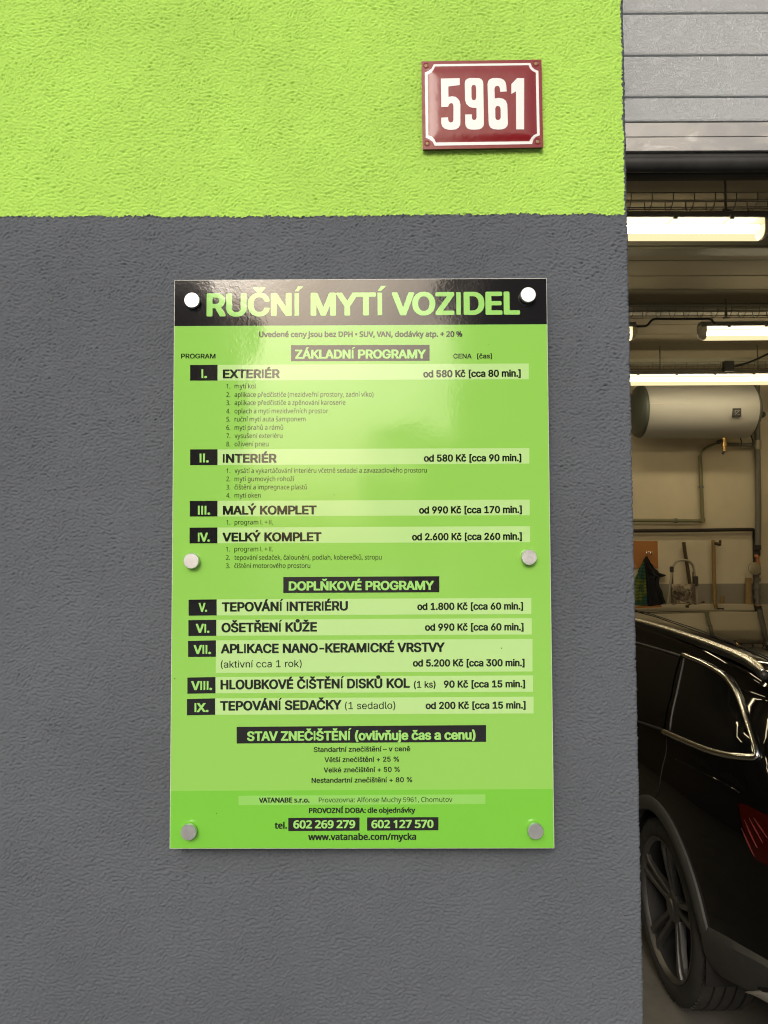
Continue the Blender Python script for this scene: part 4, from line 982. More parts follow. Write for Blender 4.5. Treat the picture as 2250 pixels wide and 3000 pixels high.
118:[153,[-1,150,-1,146,55,1,61,-5,94,-5,98,-1,104,19,154,146,154,150,150,154,116,154,111,149,77,53,75,54,42,149,36,154,3,154]],
122:[150,[13,-5,137,-5,140,-1,140,23,137,27,62,28,139,129,139,150,135,154,16,154,12,150,12,126,16,122,87,122,9,20,9,-1]],
233:[159,[49,151,37,143,21,128,10,108,6,87,6,60,13,32,21,20,37,4,50,-3,69,-8,99,-8,115,-3,129,4,145,20,151,32,151,37,147,41,131,45,115,45,107,32,100,27,87,22,81,22,73,24,61,30,54,37,50,44,45,61,150,62,154,66,154,84,148,114,140,128,123,145,108,153,96,156,66,156],[47,93,48,100,56,114,67,122,78,125,90,124,99,119,106,112,113,94,112,92],[122,209,119,213,84,213,80,209,78,203,63,174,63,168,67,165,94,165,119,200]],
237:[66,[17,-5,49,-5,52,-1,52,150,49,154,17,154,13,150,13,-1],[75,209,71,213,37,213,33,209,31,203,16,175,15,167,18,163,46,163,51,169,75,205]],
269:[156,[117,150,97,156,66,156,53,153,37,143,21,128,10,108,6,87,6,60,10,40,21,20,37,4,50,-3,67,-8,96,-8,109,-5,126,4,142,20,148,31,150,41,146,45,125,51,115,51,112,47,112,44,106,34,97,27,84,22,73,24,59,32,48,52,45,67,45,81,48,96,54,109,66,121,79,125,94,122,106,114,110,103,115,98,125,98,143,103,150,108,148,117,142,128,132,139],[131,209,128,213,96,213,82,196,66,213,35,213,32,209,32,205,66,166,97,166,127,199,131,205]],
283:[159,[49,151,37,143,21,128,10,108,6,87,6,60,13,32,21,20,37,4,50,-3,69,-8,99,-8,115,-3,129,4,145,20,151,32,151,37,147,41,131,45,115,45,107,32,100,27,87,22,81,22,73,24,61,30,54,37,50,44,45,61,150,62,154,66,154,84,148,114,140,128,123,145,108,153,96,156,66,156],[47,93,48,100,56,114,67,122,78,125,90,124,99,119,106,112,113,94,112,92],[131,209,128,213,96,213,81,196,75,200,66,213,34,213,30,209,30,205,64,166,96,166,127,200,131,206]],
353:[143,[105,151,90,156,57,156,45,153,27,142,14,126,11,117,11,99,15,87,27,74,48,63,87,54,97,46,97,35,94,31,83,24,77,22,68,22,57,26,49,32,46,41,40,47,31,47,10,42,6,38,6,32,15,14,25,4,42,-5,56,-8,87,-8,105,-3,122,7,132,19,136,28,138,34,136,55,133,63,124,74,108,83,95,88,65,94,56,98,50,106,52,115,59,122,66,125,81,125,87,122,96,114,97,108,101,104,111,104,119,107,131,109,135,112,135,117,129,131,119,142],[124,209,121,213,89,213,74,196,68,200,59,213,27,213,23,209,23,205,57,166,89,166,120,200,124,206]],
8211:[137,[145,73,145,97,141,101,-4,101,-8,97,-8,73,-4,69,141,69]],
}
GLYPHS['HB'] = {
32:[38],
37:[266,[165,-5,183,-13,212,-13,227,-7,233,-2,243,9,247,18,249,29,250,30,250,54,249,56,247,67,243,76,238,82,227,92,210,98,184,98,183,96,174,95,163,88,150,74,144,59,144,26,152,8],[44,-8,47,-10,80,-10,88,-3,224,195,226,201,221,208,218,209,184,209,175,201,119,118,114,113,102,94,97,89,82,65,78,61,66,41,61,36,49,17,41,8,38,2,38,-1],[198,61,202,54,202,30,200,29,200,26,196,23,193,29,193,33,191,35,191,50,193,51,194,59],[101,110,116,126,122,141,122,174,116,189,103,203,89,211,83,211,82,212,56,212,54,211,50,211,42,208,32,200,23,191,19,181,17,172,16,171,16,142,23,124,35,111,48,104,53,104,54,102,83,102],[68,176,72,174,73,171,73,165,75,163,73,144,69,138,66,141,66,144,64,145,64,169]],
40:[107,[98,221,63,221,56,216,43,188,43,185,40,181,40,178,34,163,34,158,30,152,30,148,27,140,27,134,26,132,24,116,23,114,23,102,21,101,21,63,23,61,23,51,24,49,26,34,27,33,29,22,30,20,37,-1,40,-5,40,-8,56,-41,63,-47,98,-47,101,-45,106,-38,105,-31,97,-17,97,-14,89,1,89,4,80,28,80,33,77,40,77,46,76,48,76,55,74,57,74,69,73,70,73,93,74,95,74,108,76,110,76,119,77,120,79,134,80,135,83,152,85,154,94,184,106,210,105,216]],
41:[107,[9,221,3,216,1,210,15,181,15,178,22,158,22,154,25,148,25,143,27,141,27,135,28,134,30,122,31,120,31,111,33,110,33,98,34,96,34,67,33,66,31,46,30,45,30,39,25,27,25,22,24,20,19,4,16,-1,13,-11,7,-22,7,-25,1,-35,1,-38,3,-41,9,-47,44,-47,51,-41,65,-16,65,-13,72,2,72,5,78,20,80,31,81,33,81,39,83,40,83,46,84,48,84,58,86,60,86,104,84,105,84,116,83,117,83,126,81,128,80,141,78,143,77,154,74,160,74,164,68,178,66,185,62,193,62,196,51,216,44,221]],
43:[178,[168,67,168,90,163,97,159,98,113,99,113,144,112,147,105,153,72,153,65,147,63,144,63,98,19,98,16,97,11,90,11,67,16,60,19,59,63,58,63,13,65,10,72,4,105,4,112,10,113,13,114,59,159,59,163,60]],
45:[178,[146,73,146,97,145,100,138,106,40,106,37,104,31,97,31,73,33,70,40,65,138,65,141,66]],
46:[74,[6,10,12,-1,16,-5,26,-11,47,-11,55,-8,66,4,69,11,69,22,65,31,57,39,46,44,29,44,19,39,9,29,6,22]],
48:[178,[106,-12,107,-10,112,-10,113,-9,121,-7,141,5,153,19,162,36,162,39,167,48,168,59,170,60,172,80,173,81,173,118,172,119,172,131,170,133,168,146,167,148,164,160,155,178,136,198,127,204,112,211,104,211,103,212,75,212,74,211,66,211,57,206,54,206,42,198,23,178,14,160,14,157,10,146,10,142,8,140,7,121,5,119,5,81,7,80,7,68,8,66,8,60,10,59,11,48,16,39,16,36,25,19,38,5,57,-7,60,-7,66,-10,71,-10,72,-12],[92,171,100,168,110,158,114,149,114,146,117,140,117,136,119,134,120,116,122,115,122,84,120,83,120,72,119,71,117,59,110,42,100,32,92,29,86,29,73,36,63,54,61,63,60,65,60,71,58,72,58,83,57,84,57,116,58,118,60,136,69,158,79,168,86,171]],
49:[178,[162,-8,168,-1,168,22,162,29,159,30,122,31,122,200,121,203,114,209,72,209,66,206,61,201,55,198,44,189,26,177,19,169,19,140,21,137,28,132,40,132,52,139,69,153,69,152,69,31,25,30,22,29,16,22,16,-1,18,-4,25,-9,159,-9]],
50:[178,[17,-8,20,-9,159,-9,166,-4,167,-1,167,23,166,26,159,32,86,33,86,34,120,69,120,70,142,93,157,116,158,122,161,126,161,131,163,132,163,160,161,161,160,170,151,185,133,201,118,209,106,210,104,212,73,212,71,210,65,210,64,209,59,209,41,200,24,182,22,178,19,175,13,158,13,147,11,146,11,141,13,138,20,133,55,133,58,135,61,138,64,144,64,152,69,163,73,166,83,171,94,171,101,168,110,160,111,150,113,149,113,143,111,141,111,135,105,123,93,110,93,108,13,23,11,20,11,-1]],
51:[178,[19,208,14,201,14,177,19,170,22,168,90,167,49,122,47,119,47,96,49,93,56,88,86,88,87,87,98,85,106,80,111,75,115,65,115,49,112,42,104,34,97,31,92,31,91,29,80,29,78,31,71,32,63,37,58,45,55,56,48,61,12,61,9,59,4,53,5,37,11,24,30,3,50,-7,59,-9,60,-10,66,-10,68,-12,103,-12,104,-10,118,-9,134,-1,145,6,153,15,158,21,165,36,167,46,168,48,168,65,167,66,167,74,156,95,140,111,127,118,124,118,118,121,113,121,112,125,158,175,159,178,159,201,158,204,151,209,22,209]],
53:[178,[153,208,150,209,32,209,29,208,23,201,22,177,20,175,20,163,19,161,19,149,17,148,17,136,16,134,16,122,14,121,14,108,13,107,13,98,14,95,21,90,33,90,35,88,58,88,65,94,77,99,92,99,100,96,110,86,113,80,114,69,116,68,114,53,110,42,101,34,91,29,83,29,68,37,63,45,63,49,60,56,53,61,18,61,11,56,10,53,10,43,11,42,13,33,19,21,35,3,53,-7,56,-7,62,-10,70,-10,71,-12,103,-12,104,-10,116,-9,135,0,141,6,142,6,155,21,164,39,164,43,167,51,167,77,166,78,166,84,164,86,163,93,157,105,149,116,135,129,110,139,69,139,70,160,72,161,73,168,150,168,153,170,158,177,158,201]],
54:[178,[132,209,94,209,84,201,75,186,70,181,55,157,51,152,33,125,17,96,17,93,13,83,13,75,11,74,11,53,13,51,13,43,14,42,16,34,22,22,41,2,50,-4,65,-10,71,-10,73,-12,104,-12,106,-10,118,-9,138,2,152,16,158,25,164,39,166,54,167,56,166,78,164,80,163,89,153,105,138,121,122,129,113,130,112,132,95,133,99,137,108,152,113,157,140,198,138,204],[83,29,73,35,67,42,64,49,64,54,63,56,63,69,64,71,66,80,74,90,83,94,95,94,101,91,110,83,113,77,113,74,114,72,114,65,116,63,116,60,114,59,114,51,110,40,101,32,94,29]],
55:[178,[33,-9,71,-9,77,-4,167,173,167,200,161,207,158,209,19,209,12,203,11,200,11,178,12,175,19,169,109,169,24,2,26,-4]],
56:[178,[74,212,73,211,67,211,65,209,56,208,39,198,25,184,17,170,17,167,14,161,14,139,16,137,16,133,22,119,34,105,17,89,11,78,11,75,8,69,8,65,7,63,7,43,8,42,10,33,16,21,29,6,39,-1,48,-6,51,-6,62,-10,70,-10,71,-12,107,-12,109,-10,115,-10,116,-9,125,-7,145,3,161,19,167,30,167,33,170,39,170,45,172,46,172,60,170,62,170,68,169,69,167,77,160,90,143,105,153,116,161,130,161,133,163,134,163,142,164,143,164,157,163,158,161,169,155,181,150,187,136,200,132,201,125,206,122,206,118,209,113,209,112,211,104,211,103,212],[61,42,61,45,60,46,60,63,61,65,61,68,68,76,76,80,86,82,88,84,101,80,107,77,117,66,117,62,119,60,119,49,117,48,117,43,114,39,106,32,103,32,97,29,82,29,70,34],[106,165,111,155,111,139,108,133,103,127,91,123,82,124,76,127,69,134,67,142,66,143,66,152,67,154,69,161,74,167,85,171,94,171]],
57:[178,[47,-9,85,-9,93,-2,149,81,161,105,161,108,164,114,166,129,167,131,167,141,166,143,166,153,164,155,163,164,155,179,150,185,133,201,118,209,106,210,104,212,73,212,71,210,65,210,64,209,56,207,42,200,23,181,22,176,17,170,17,167,13,158,13,152,11,150,11,126,13,125,13,119,14,117,16,110,26,91,35,83,51,73,54,73,61,70,65,70,67,68,82,67,39,4,40,-4],[83,171,94,171,101,168,110,160,114,149,116,135,114,134,114,126,113,125,113,122,106,112,95,106,83,106,74,110,67,119,64,126,64,131,63,132,63,144,64,146,64,150,67,158,73,165]],
65:[189,[115,209,74,209,65,202,-7,2,-6,-4,-2,-8,1,-9,39,-9,42,-8,46,-4,49,2,62,45,65,47,124,47,126,45,126,42,127,40,130,28,133,23,141,-1,146,-8,149,-9,187,-9,194,-4,195,4,192,8,189,20,182,37,173,66,170,70,162,95,155,111,152,123,149,128,146,140,138,157,129,185,126,190,126,193,121,203],[93,132,96,129,106,96,109,91,109,88,79,88,79,91]],
66:[179,[15,207,10,200,10,-1,12,-4,18,-9,117,-9,118,-8,132,-6,147,0,156,6,166,16,173,28,173,31,176,37,176,42,178,43,178,64,176,66,175,76,167,90,151,105,160,114,166,123,169,131,169,137,170,138,170,157,163,178,145,197,132,204,129,204,123,207,117,207,115,209,18,209],[63,81,100,82,101,80,106,80,114,77,118,74,123,67,125,58,126,57,125,45,118,36,111,33,105,33,103,32,64,32],[63,122,64,168,101,168,109,165,116,158,117,150,119,149,119,143,117,141,117,137,112,129,105,124,95,122,94,121]],
67:[201,[142,-7,165,5,185,25,197,49,197,54,199,56,199,63,197,66,190,71,154,71,147,66,146,59,138,45,128,37,112,31,98,31,97,32,88,34,76,41,70,46,66,53,57,74,54,104,55,105,55,118,57,119,58,131,64,145,74,158,89,167,98,168,100,170,118,168,122,165,125,165,136,158,146,142,147,134,156,127,190,127,194,129,199,136,199,145,197,146,194,158,184,177,166,194,145,206,142,206,136,209,132,209,130,211,121,211,119,212,91,212,89,211,80,211,79,209,74,209,73,208,65,206,44,194,23,173,19,164,16,161,8,145,8,140,7,139,5,128,4,127,4,118,2,116,2,84,4,83,4,74,5,72,5,66,7,65,8,56,17,36,28,21,45,5,68,-7,77,-9,79,-10,86,-10,88,-12,122,-12,124,-10,132,-10,133,-9]],
68:[197,[15,-8,18,-9,106,-9,108,-8,123,-6,136,0,139,0,153,8,159,14,160,14,176,31,187,51,187,54,190,58,191,69,193,70,193,78,194,79,194,122,193,123,191,137,190,138,187,150,181,163,175,172,156,191,135,203,132,203,126,206,121,206,120,207,112,207,111,209,18,209,12,203,10,200,10,-1],[64,32,63,167,97,168,98,166,109,165,123,157,129,150,136,141,136,138,140,129,142,116,143,114,143,87,142,85,142,78,140,76,140,72,139,70,137,63,131,52,121,42,111,36,101,35,100,33,94,33,92,32]],
69:[165,[156,-8,161,-1,161,23,160,26,153,32,63,33,64,80,145,80,148,82,154,88,154,113,152,116,145,121,64,121,63,167,151,168,154,169,160,176,160,200,158,203,151,209,18,209,15,207,10,200,10,-1,12,-4,18,-9,153,-9]],
71:[205,[68,208,45,195,28,180,17,164,8,145,7,136,5,134,5,128,4,127,4,118,2,116,2,84,4,83,4,74,5,72,5,66,7,65,7,60,8,59,10,51,19,33,28,21,45,5,68,-7,77,-9,79,-10,86,-10,88,-12,124,-12,125,-10,132,-10,133,-9,138,-9,139,-7,147,-6,162,2,168,6,184,22,188,28,196,43,196,46,199,53,199,57,200,59,200,68,202,69,202,101,200,104,194,109,106,109,103,108,97,101,97,78,103,71,106,70,148,70,149,68,143,51,132,38,113,31,98,31,97,32,92,32,88,35,85,35,74,43,66,53,60,65,60,68,57,74,57,80,55,81,55,95,54,96,55,118,57,119,58,131,66,148,76,159,85,165,88,165,92,168,97,168,98,170,110,170,127,164,137,155,143,146,147,134,156,127,192,127,195,129,200,136,200,140,199,142,199,146,197,148,196,155,184,177,168,192,148,204,145,204,141,208,130,209,128,211,121,211,119,212,89,212,88,211,80,211,79,209]],
72:[203,[188,-8,193,-1,193,200,191,203,185,209,148,209,142,203,140,200,139,122,64,122,63,200,61,203,55,209,18,209,15,207,10,200,10,-1,12,-4,18,-9,55,-9,61,-4,63,-1,64,82,139,82,140,-1,142,-4,148,-9,185,-9]],
73:[118,[7,-9,111,-9,114,-8,120,-1,120,23,114,30,111,32,85,33,85,167,111,168,118,173,120,176,120,200,118,203,111,209,7,209,4,207,-1,200,-1,176,4,169,7,168,33,167,33,33,7,32,0,26,-1,23,-1,-1,0,-4]],
75:[183,[185,-8,190,-1,188,5,111,113,160,164,160,166,181,187,188,197,187,203,180,209,136,209,133,207,64,132,63,200,61,203,55,209,18,209,15,207,10,200,10,-1,12,-4,18,-9,55,-9,61,-4,63,-1,63,63,76,77,98,48,101,42,105,37,108,31,113,26,116,20,120,16,123,10,128,5,131,-1,138,-8,141,-9,182,-9]],
76:[154,[18,209,15,207,10,200,10,-1,12,-4,18,-9,147,-9,150,-8,155,-1,155,23,154,26,147,32,63,33,63,200,61,203,55,209]],
77:[247,[232,207,229,209,182,209,175,203,167,187,166,179,160,167,158,160,149,140,148,132,142,120,140,113,134,101,132,93,129,88,129,85,126,81,124,73,114,95,114,98,111,102,110,110,107,114,107,117,98,137,96,144,87,164,86,172,83,176,83,179,80,184,80,187,72,203,65,209,18,209,15,207,10,200,10,-1,12,-4,18,-9,53,-9,60,-4,61,-1,62,91,66,82,66,79,69,75,69,72,72,67,72,64,75,60,75,57,78,52,78,49,81,45,81,42,84,37,84,34,87,29,87,26,90,22,90,19,93,14,93,11,96,7,96,4,99,-2,105,-8,108,-9,139,-9,148,-2,183,88,184,-1,185,-4,192,-9,229,-9,232,-8,237,-1,237,200]],
78:[206,[15,207,10,200,10,-1,12,-4,18,-9,55,-9,58,-8,63,-1,64,115,90,75,92,70,101,58,102,54,111,42,113,37,122,25,123,20,132,8,134,4,144,-8,147,-9,188,-9,191,-8,196,-1,196,200,194,203,188,209,151,209,148,207,143,200,142,83,140,88,131,101,129,105,120,117,119,122,110,134,108,138,99,150,98,155,92,163,90,167,81,179,80,184,71,196,69,200,62,207,59,209,18,209]],
79:[210,[73,-9,86,-10,88,-12,122,-12,124,-10,132,-10,133,-9,145,-6,160,2,165,5,190,31,200,53,200,56,203,62,205,74,206,75,206,87,208,89,208,110,206,111,205,133,203,134,203,139,199,148,199,151,185,175,166,194,157,200,136,209,121,211,119,212,91,212,89,211,74,209,53,200,44,194,20,169,13,155,13,152,10,148,10,145,5,134,4,118,2,116,2,84,4,83,5,66,7,65,7,60,11,51,11,48,23,27,38,11,50,2],[110,170,112,168,121,167,130,162,146,145,153,125,153,118,155,116,155,83,153,81,153,75,152,74,149,62,143,51,136,43,125,35,122,35,118,32,113,32,112,31,98,31,97,32,88,34,76,41,66,53,57,74,54,102,55,104,55,118,57,119,57,125,58,127,60,136,72,155,80,162,89,167,98,168,100,170]],
80:[175,[15,-8,18,-9,55,-9,61,-4,63,-1,64,64,106,64,108,65,124,67,145,77,151,83,153,83,163,95,170,110,172,119,173,120,173,129,175,131,173,153,172,155,170,164,161,181,142,198,130,204,127,204,121,207,115,207,114,209,18,209,12,203,10,200,10,-1],[64,169,86,169,88,168,100,168,111,163,117,157,120,149,120,144,122,143,122,131,120,129,120,123,116,114,112,110,103,106,97,106,95,104,63,105]],
82:[177,[15,207,10,200,10,-1,12,-4,18,-9,55,-9,58,-8,63,-1,63,67,88,68,105,34,108,31,116,14,119,11,125,-2,130,-8,133,-9,173,-9,176,-8,181,-1,181,4,140,78,151,85,160,93,164,99,173,120,173,128,175,129,175,147,173,149,173,157,172,158,170,166,161,182,144,198,132,204,129,204,123,207,117,207,115,209,18,209],[64,169,86,169,88,168,100,168,112,163,117,158,122,146,122,131,120,129,120,125,115,116,108,112,94,110,92,109,63,110]],
83:[176,[123,208,119,208,111,211,69,211,67,210,61,210,60,208,55,208,51,205,48,205,34,198,17,180,7,161,7,133,15,117,25,105,40,95,54,89,107,74,117,68,122,58,122,50,121,49,121,46,113,36,99,30,85,28,84,30,78,30,66,34,57,43,56,52,53,58,46,63,10,63,7,62,1,55,1,46,9,24,17,14,25,6,31,1,54,-10,67,-11,69,-13,107,-13,108,-11,116,-11,117,-10,122,-10,123,-8,131,-7,147,3,163,18,172,37,172,41,174,43,174,67,172,68,171,76,165,86,149,102,122,116,76,128,67,133,59,142,59,153,62,159,69,166,81,170,96,170,108,166,113,163,116,158,119,147,128,140,162,140,169,145,171,148,171,159,169,161,168,168,160,182,146,196,137,202]],
84:[176,[71,-9,105,-9,109,-8,114,-1,114,167,169,168,172,169,177,176,177,200,176,203,169,209,7,209,4,207,-1,200,-1,176,4,169,7,168,62,167,62,-1,64,-4]],
85:[203,[15,207,10,200,10,57,12,55,12,49,13,47,13,43,16,38,16,35,25,20,46,1,64,-8,73,-9,74,-11,82,-11,83,-12,120,-12,121,-11,129,-11,130,-9,135,-9,144,-5,147,-5,162,4,182,26,188,38,188,41,191,47,191,52,193,53,193,200,191,203,185,208,148,208,142,203,140,200,140,60,139,58,139,53,132,43,123,35,115,32,111,32,109,30,94,30,79,36,66,50,64,60,63,61,63,200,61,203,55,208,18,208]],
86:[189,[-6,203,-7,197,-6,196,-4,188,3,172,6,160,14,143,17,131,20,126,28,102,31,98,32,90,35,85,38,73,41,69,43,61,46,57,49,45,52,40,53,33,56,28,59,16,62,11,62,8,67,-2,75,-9,115,-9,118,-8,124,1,127,13,130,17,133,29,136,34,140,46,143,51,146,63,149,67,152,79,155,84,158,96,161,101,164,113,167,117,170,129,173,134,176,146,179,150,182,163,185,167,188,179,191,184,191,187,195,197,194,203,187,209,149,209,143,203,140,197,133,176,130,172,121,141,118,137,118,134,117,132,109,107,106,102,95,67,93,75,90,79,85,96,82,101,78,117,74,122,70,138,67,143,62,160,59,164,53,185,50,190,50,193,46,203,39,209,1,209]],
88:[186,[-1,-8,2,-9,41,-9,44,-8,52,1,62,16,66,20,72,31,77,36,86,51,93,59,96,57,133,2,141,-8,144,-9,183,-9,190,-4,192,-1,190,7,178,25,173,29,161,49,157,54,145,73,140,78,128,98,124,102,125,107,130,111,136,122,140,126,149,141,154,146,163,161,167,166,173,176,187,194,189,200,183,207,180,209,141,209,138,207,131,200,94,145,90,149,75,173,71,178,56,202,50,207,47,209,6,209,0,203,-2,200,0,194,4,190,16,170,34,146,63,102,45,75,40,70,34,60,30,55,24,45,19,40,13,29,9,25,3,14,-5,5,-6,-1]],
89:[186,[75,-9,110,-9,117,-4,118,-1,118,79,141,114,143,119,149,126,150,131,156,138,158,143,164,150,165,155,171,163,185,187,191,194,192,200,187,207,184,209,143,209,140,207,133,199,132,194,117,172,111,160,105,152,93,132,81,150,74,163,68,170,62,182,56,190,50,202,45,207,42,209,1,209,-6,203,-7,200,-6,194,0,187,2,182,8,175,9,170,16,163,17,158,23,150,37,126,43,119,44,114,67,79,67,-1,68,-4]],
90:[172,[165,-8,170,-1,170,23,169,26,162,32,69,33,81,51,85,55,101,79,105,84,120,108,125,113,137,132,141,137,156,161,167,175,170,181,170,200,169,203,162,209,11,209,8,207,2,200,2,176,4,173,11,168,104,167,5,25,2,19,2,-1,4,-4,11,-9,162,-9]],
91:[107,[98,-47,101,-45,106,-38,106,-16,105,-13,98,-7,76,-7,76,182,98,183,101,185,106,191,106,213,105,216,98,221,35,221,32,219,26,213,26,-38,28,-41,35,-47]],
93:[107,[9,-47,73,-47,76,-45,81,-38,81,213,80,216,73,221,9,221,6,219,1,213,1,191,2,188,9,183,31,182,31,-7,9,-7,2,-13,1,-16,1,-38,2,-41]],
97:[153,[141,-8,147,-1,147,105,145,106,144,121,134,138,126,146,117,152,111,154,106,157,96,158,94,160,58,160,57,158,51,158,49,157,41,155,25,146,10,132,3,118,4,111,10,106,17,104,28,99,46,99,53,105,54,109,61,116,73,121,81,121,88,118,92,114,94,106,95,105,95,100,90,99,88,98,78,98,76,96,55,95,54,93,47,93,46,92,35,90,17,81,6,70,1,62,0,53,-2,52,-2,32,0,31,1,22,7,11,20,-2,35,-9,46,-11,47,-12,79,-12,81,-11,90,-9,97,-5,103,-9,138,-9],[95,59,95,52,94,50,92,41,89,37,82,31,76,28,66,27,64,28,55,30,51,34,50,37,50,46,54,51,64,56]],
99:[156,[122,153,115,154,111,157,100,159,99,160,64,160,63,159,57,159,32,146,13,126,4,108,3,99,1,97,1,88,0,87,0,60,1,58,1,50,3,49,4,40,16,17,37,-2,49,-8,52,-8,58,-11,64,-11,66,-12,97,-12,99,-11,105,-11,106,-9,111,-9,131,1,150,22,156,35,156,41,150,48,144,51,140,51,138,53,134,53,126,56,114,56,107,50,104,41,97,33,93,30,84,29,82,27,81,29,70,30,63,35,56,47,54,57,53,58,51,81,53,82,54,96,59,106,63,112,70,118,79,119,81,121,93,118,101,111,104,106,106,100,114,94,126,94,128,95,144,98,150,101,154,105,156,112,146,131,137,142]],
100:[167,[155,207,152,208,117,208,110,203,109,200,108,154,103,157,94,159,93,160,61,160,60,159,53,159,32,148,13,128,4,109,4,105,1,97,1,90,0,88,0,60,1,58,1,50,3,49,3,44,4,43,6,35,13,20,16,16,37,-3,46,-8,49,-8,55,-11,60,-11,61,-12,93,-12,94,-11,99,-11,109,-5,117,-9,152,-9,159,-4,160,-1,160,200],[87,29,75,29,73,30,70,30,62,37,56,47,54,57,53,58,53,66,51,67,51,82,53,84,53,91,54,93,54,97,57,105,67,116,79,121,91,118,100,111,104,103,104,100,107,94,107,88,109,87,109,63,107,61,107,55,106,53,104,46,101,40,93,32]],
101:[159,[47,156,32,146,16,131,4,108,4,103,1,96,1,88,0,87,0,60,1,58,3,44,7,35,7,32,16,17,32,1,49,-8,52,-8,58,-11,66,-11,67,-12,100,-12,102,-11,108,-11,109,-9,117,-8,134,1,150,17,157,32,156,40,149,45,134,48,132,50,114,50,107,44,106,40,100,33,96,30,82,27,81,29,75,29,66,33,59,40,54,49,53,57,152,57,155,59,160,66,160,84,159,85,159,97,157,99,157,105,156,106,154,114,145,131,128,148,109,157,99,159,97,160,64,160,63,159,57,159,55,157],[54,97,54,100,57,106,63,113,73,119,78,119,79,121,88,119,94,116,101,109,106,99,105,97]],
105:[66,[15,-9,50,-9,53,-8,59,-1,59,150,57,153,50,159,15,159,12,157,7,150,7,-1,9,-4],[3,184,6,178,14,169,23,165,43,165,50,168,60,178,63,184,63,196,60,202,50,212,44,215,22,215,15,212,6,202,3,196]],
106:[66,[50,159,15,159,12,157,7,150,7,-19,3,-24,-9,-24,-12,-26,-18,-33,-18,-57,-16,-60,-9,-65,17,-65,18,-64,24,-64,36,-58,48,-48,57,-31,57,-27,58,-25,58,150,57,153],[63,197,60,203,53,210,45,215,21,215,15,212,5,202,2,194,2,185,7,176,13,169,24,165,42,165,50,168,60,178,63,184]],
107:[150,[12,207,7,200,7,-1,9,-4,15,-9,50,-9,57,-4,58,-1,59,51,106,-8,109,-9,151,-9,154,-8,160,-1,158,5,96,82,96,85,108,98,108,99,154,144,155,147,154,153,147,159,106,159,103,157,59,112,58,200,57,203,50,209,15,209]],
108:[74,[15,209,12,208,7,201,7,24,9,22,9,18,15,6,24,-4,34,-9,38,-9,40,-10,70,-10,71,-9,76,-9,79,-7,84,0,84,7,83,9,81,21,80,24,71,31,58,32,58,201,57,204,50,209]],
109:[240,[231,-4,232,-1,232,113,231,114,229,125,223,137,207,153,189,160,154,160,138,154,126,145,117,154,103,160,70,160,56,154,49,159,15,159,9,153,7,150,7,-1,12,-8,15,-9,50,-9,57,-4,58,-1,58,101,60,102,60,107,65,114,73,119,77,119,79,121,86,118,92,113,93,105,95,104,95,-1,100,-8,103,-9,136,-9,139,-8,145,-1,145,95,146,96,146,107,149,113,153,116,164,121,176,116,179,113,179,110,181,108,181,-1,182,-4,189,-9,224,-9]],
110:[161,[148,-8,154,-1,154,110,152,111,151,122,142,138,126,153,105,160,76,160,74,159,64,157,56,153,49,159,15,159,12,157,7,150,7,-1,9,-4,15,-9,50,-9,57,-4,58,-1,58,98,60,99,60,104,63,110,70,116,77,119,88,119,94,116,98,113,102,102,102,-1,104,-4,111,-9,145,-9]],
111:[163,[57,159,32,146,16,131,4,108,3,99,1,97,1,88,0,87,0,60,1,58,3,44,16,17,32,1,49,-8,52,-8,58,-11,64,-11,66,-12,97,-12,99,-11,111,-9,131,1,148,19,157,35,157,38,162,49,162,57,163,58,163,90,162,91,160,103,159,105,157,112,148,129,129,148,125,150,122,153,115,154,111,157,100,159,99,160,64,160,63,159],[81,121,93,118,101,111,109,97,110,85,112,84,112,64,110,63,110,57,109,55,109,50,106,46,106,43,97,33,93,30,84,29,82,27,81,29,70,30,63,35,56,47,54,57,53,58,53,66,51,67,53,90,59,106,63,112,70,118,79,119]],
114:[102,[15,-9,50,-9,57,-4,58,-1,58,99,60,101,60,105,63,110,71,116,74,116,76,118,102,118,108,123,110,126,110,152,105,159,102,160,70,160,68,159,64,159,56,154,49,159,15,159,9,153,7,150,7,-1,9,-4]],
115:[143,[107,156,104,156,98,159,93,159,92,160,56,160,54,159,43,157,28,150,22,145,15,138,8,126,8,123,5,117,5,99,6,97,6,93,14,79,22,71,42,60,86,50,91,44,91,37,90,34,81,29,77,29,75,27,69,27,57,32,53,35,50,44,42,51,30,51,28,50,15,48,13,47,6,45,2,41,0,38,0,32,11,11,21,1,40,-9,53,-11,54,-12,89,-12,90,-11,96,-11,98,-9,107,-8,127,4,136,16,142,28,142,32,144,34,144,49,142,50,142,55,138,66,128,77,110,88,107,88,96,92,90,92,89,94,66,98,60,101,56,106,56,112,63,119,66,119,68,121,80,121,91,111,93,105,99,100,113,100,115,101,127,103,128,104,136,106,141,112,141,117,133,134,124,145]],
116:[89,[89,-9,93,-8,98,-1,96,10,95,11,95,17,92,25,85,30,70,30,67,29,63,34,63,119,85,119,92,125,93,128,93,150,92,153,85,159,63,159,63,187,58,193,55,195,20,195,17,193,12,187,12,159,-3,159,-6,157,-11,150,-11,128,-10,125,-3,119,12,119,12,29,13,28,15,17,21,7,28,0,44,-9,50,-9,52,-11,82,-11,83,-9]],
117:[161,[12,157,7,150,7,43,9,41,9,34,10,32,12,24,21,9,29,1,38,-5,50,-10,55,-10,56,-11,86,-11,88,-10,97,-8,105,-4,112,-10,145,-10,148,-8,154,-1,154,150,152,153,145,158,111,158,104,153,102,150,102,50,98,40,91,33,83,30,74,30,65,35,60,43,60,47,58,49,58,150,57,153,50,158,15,158]],
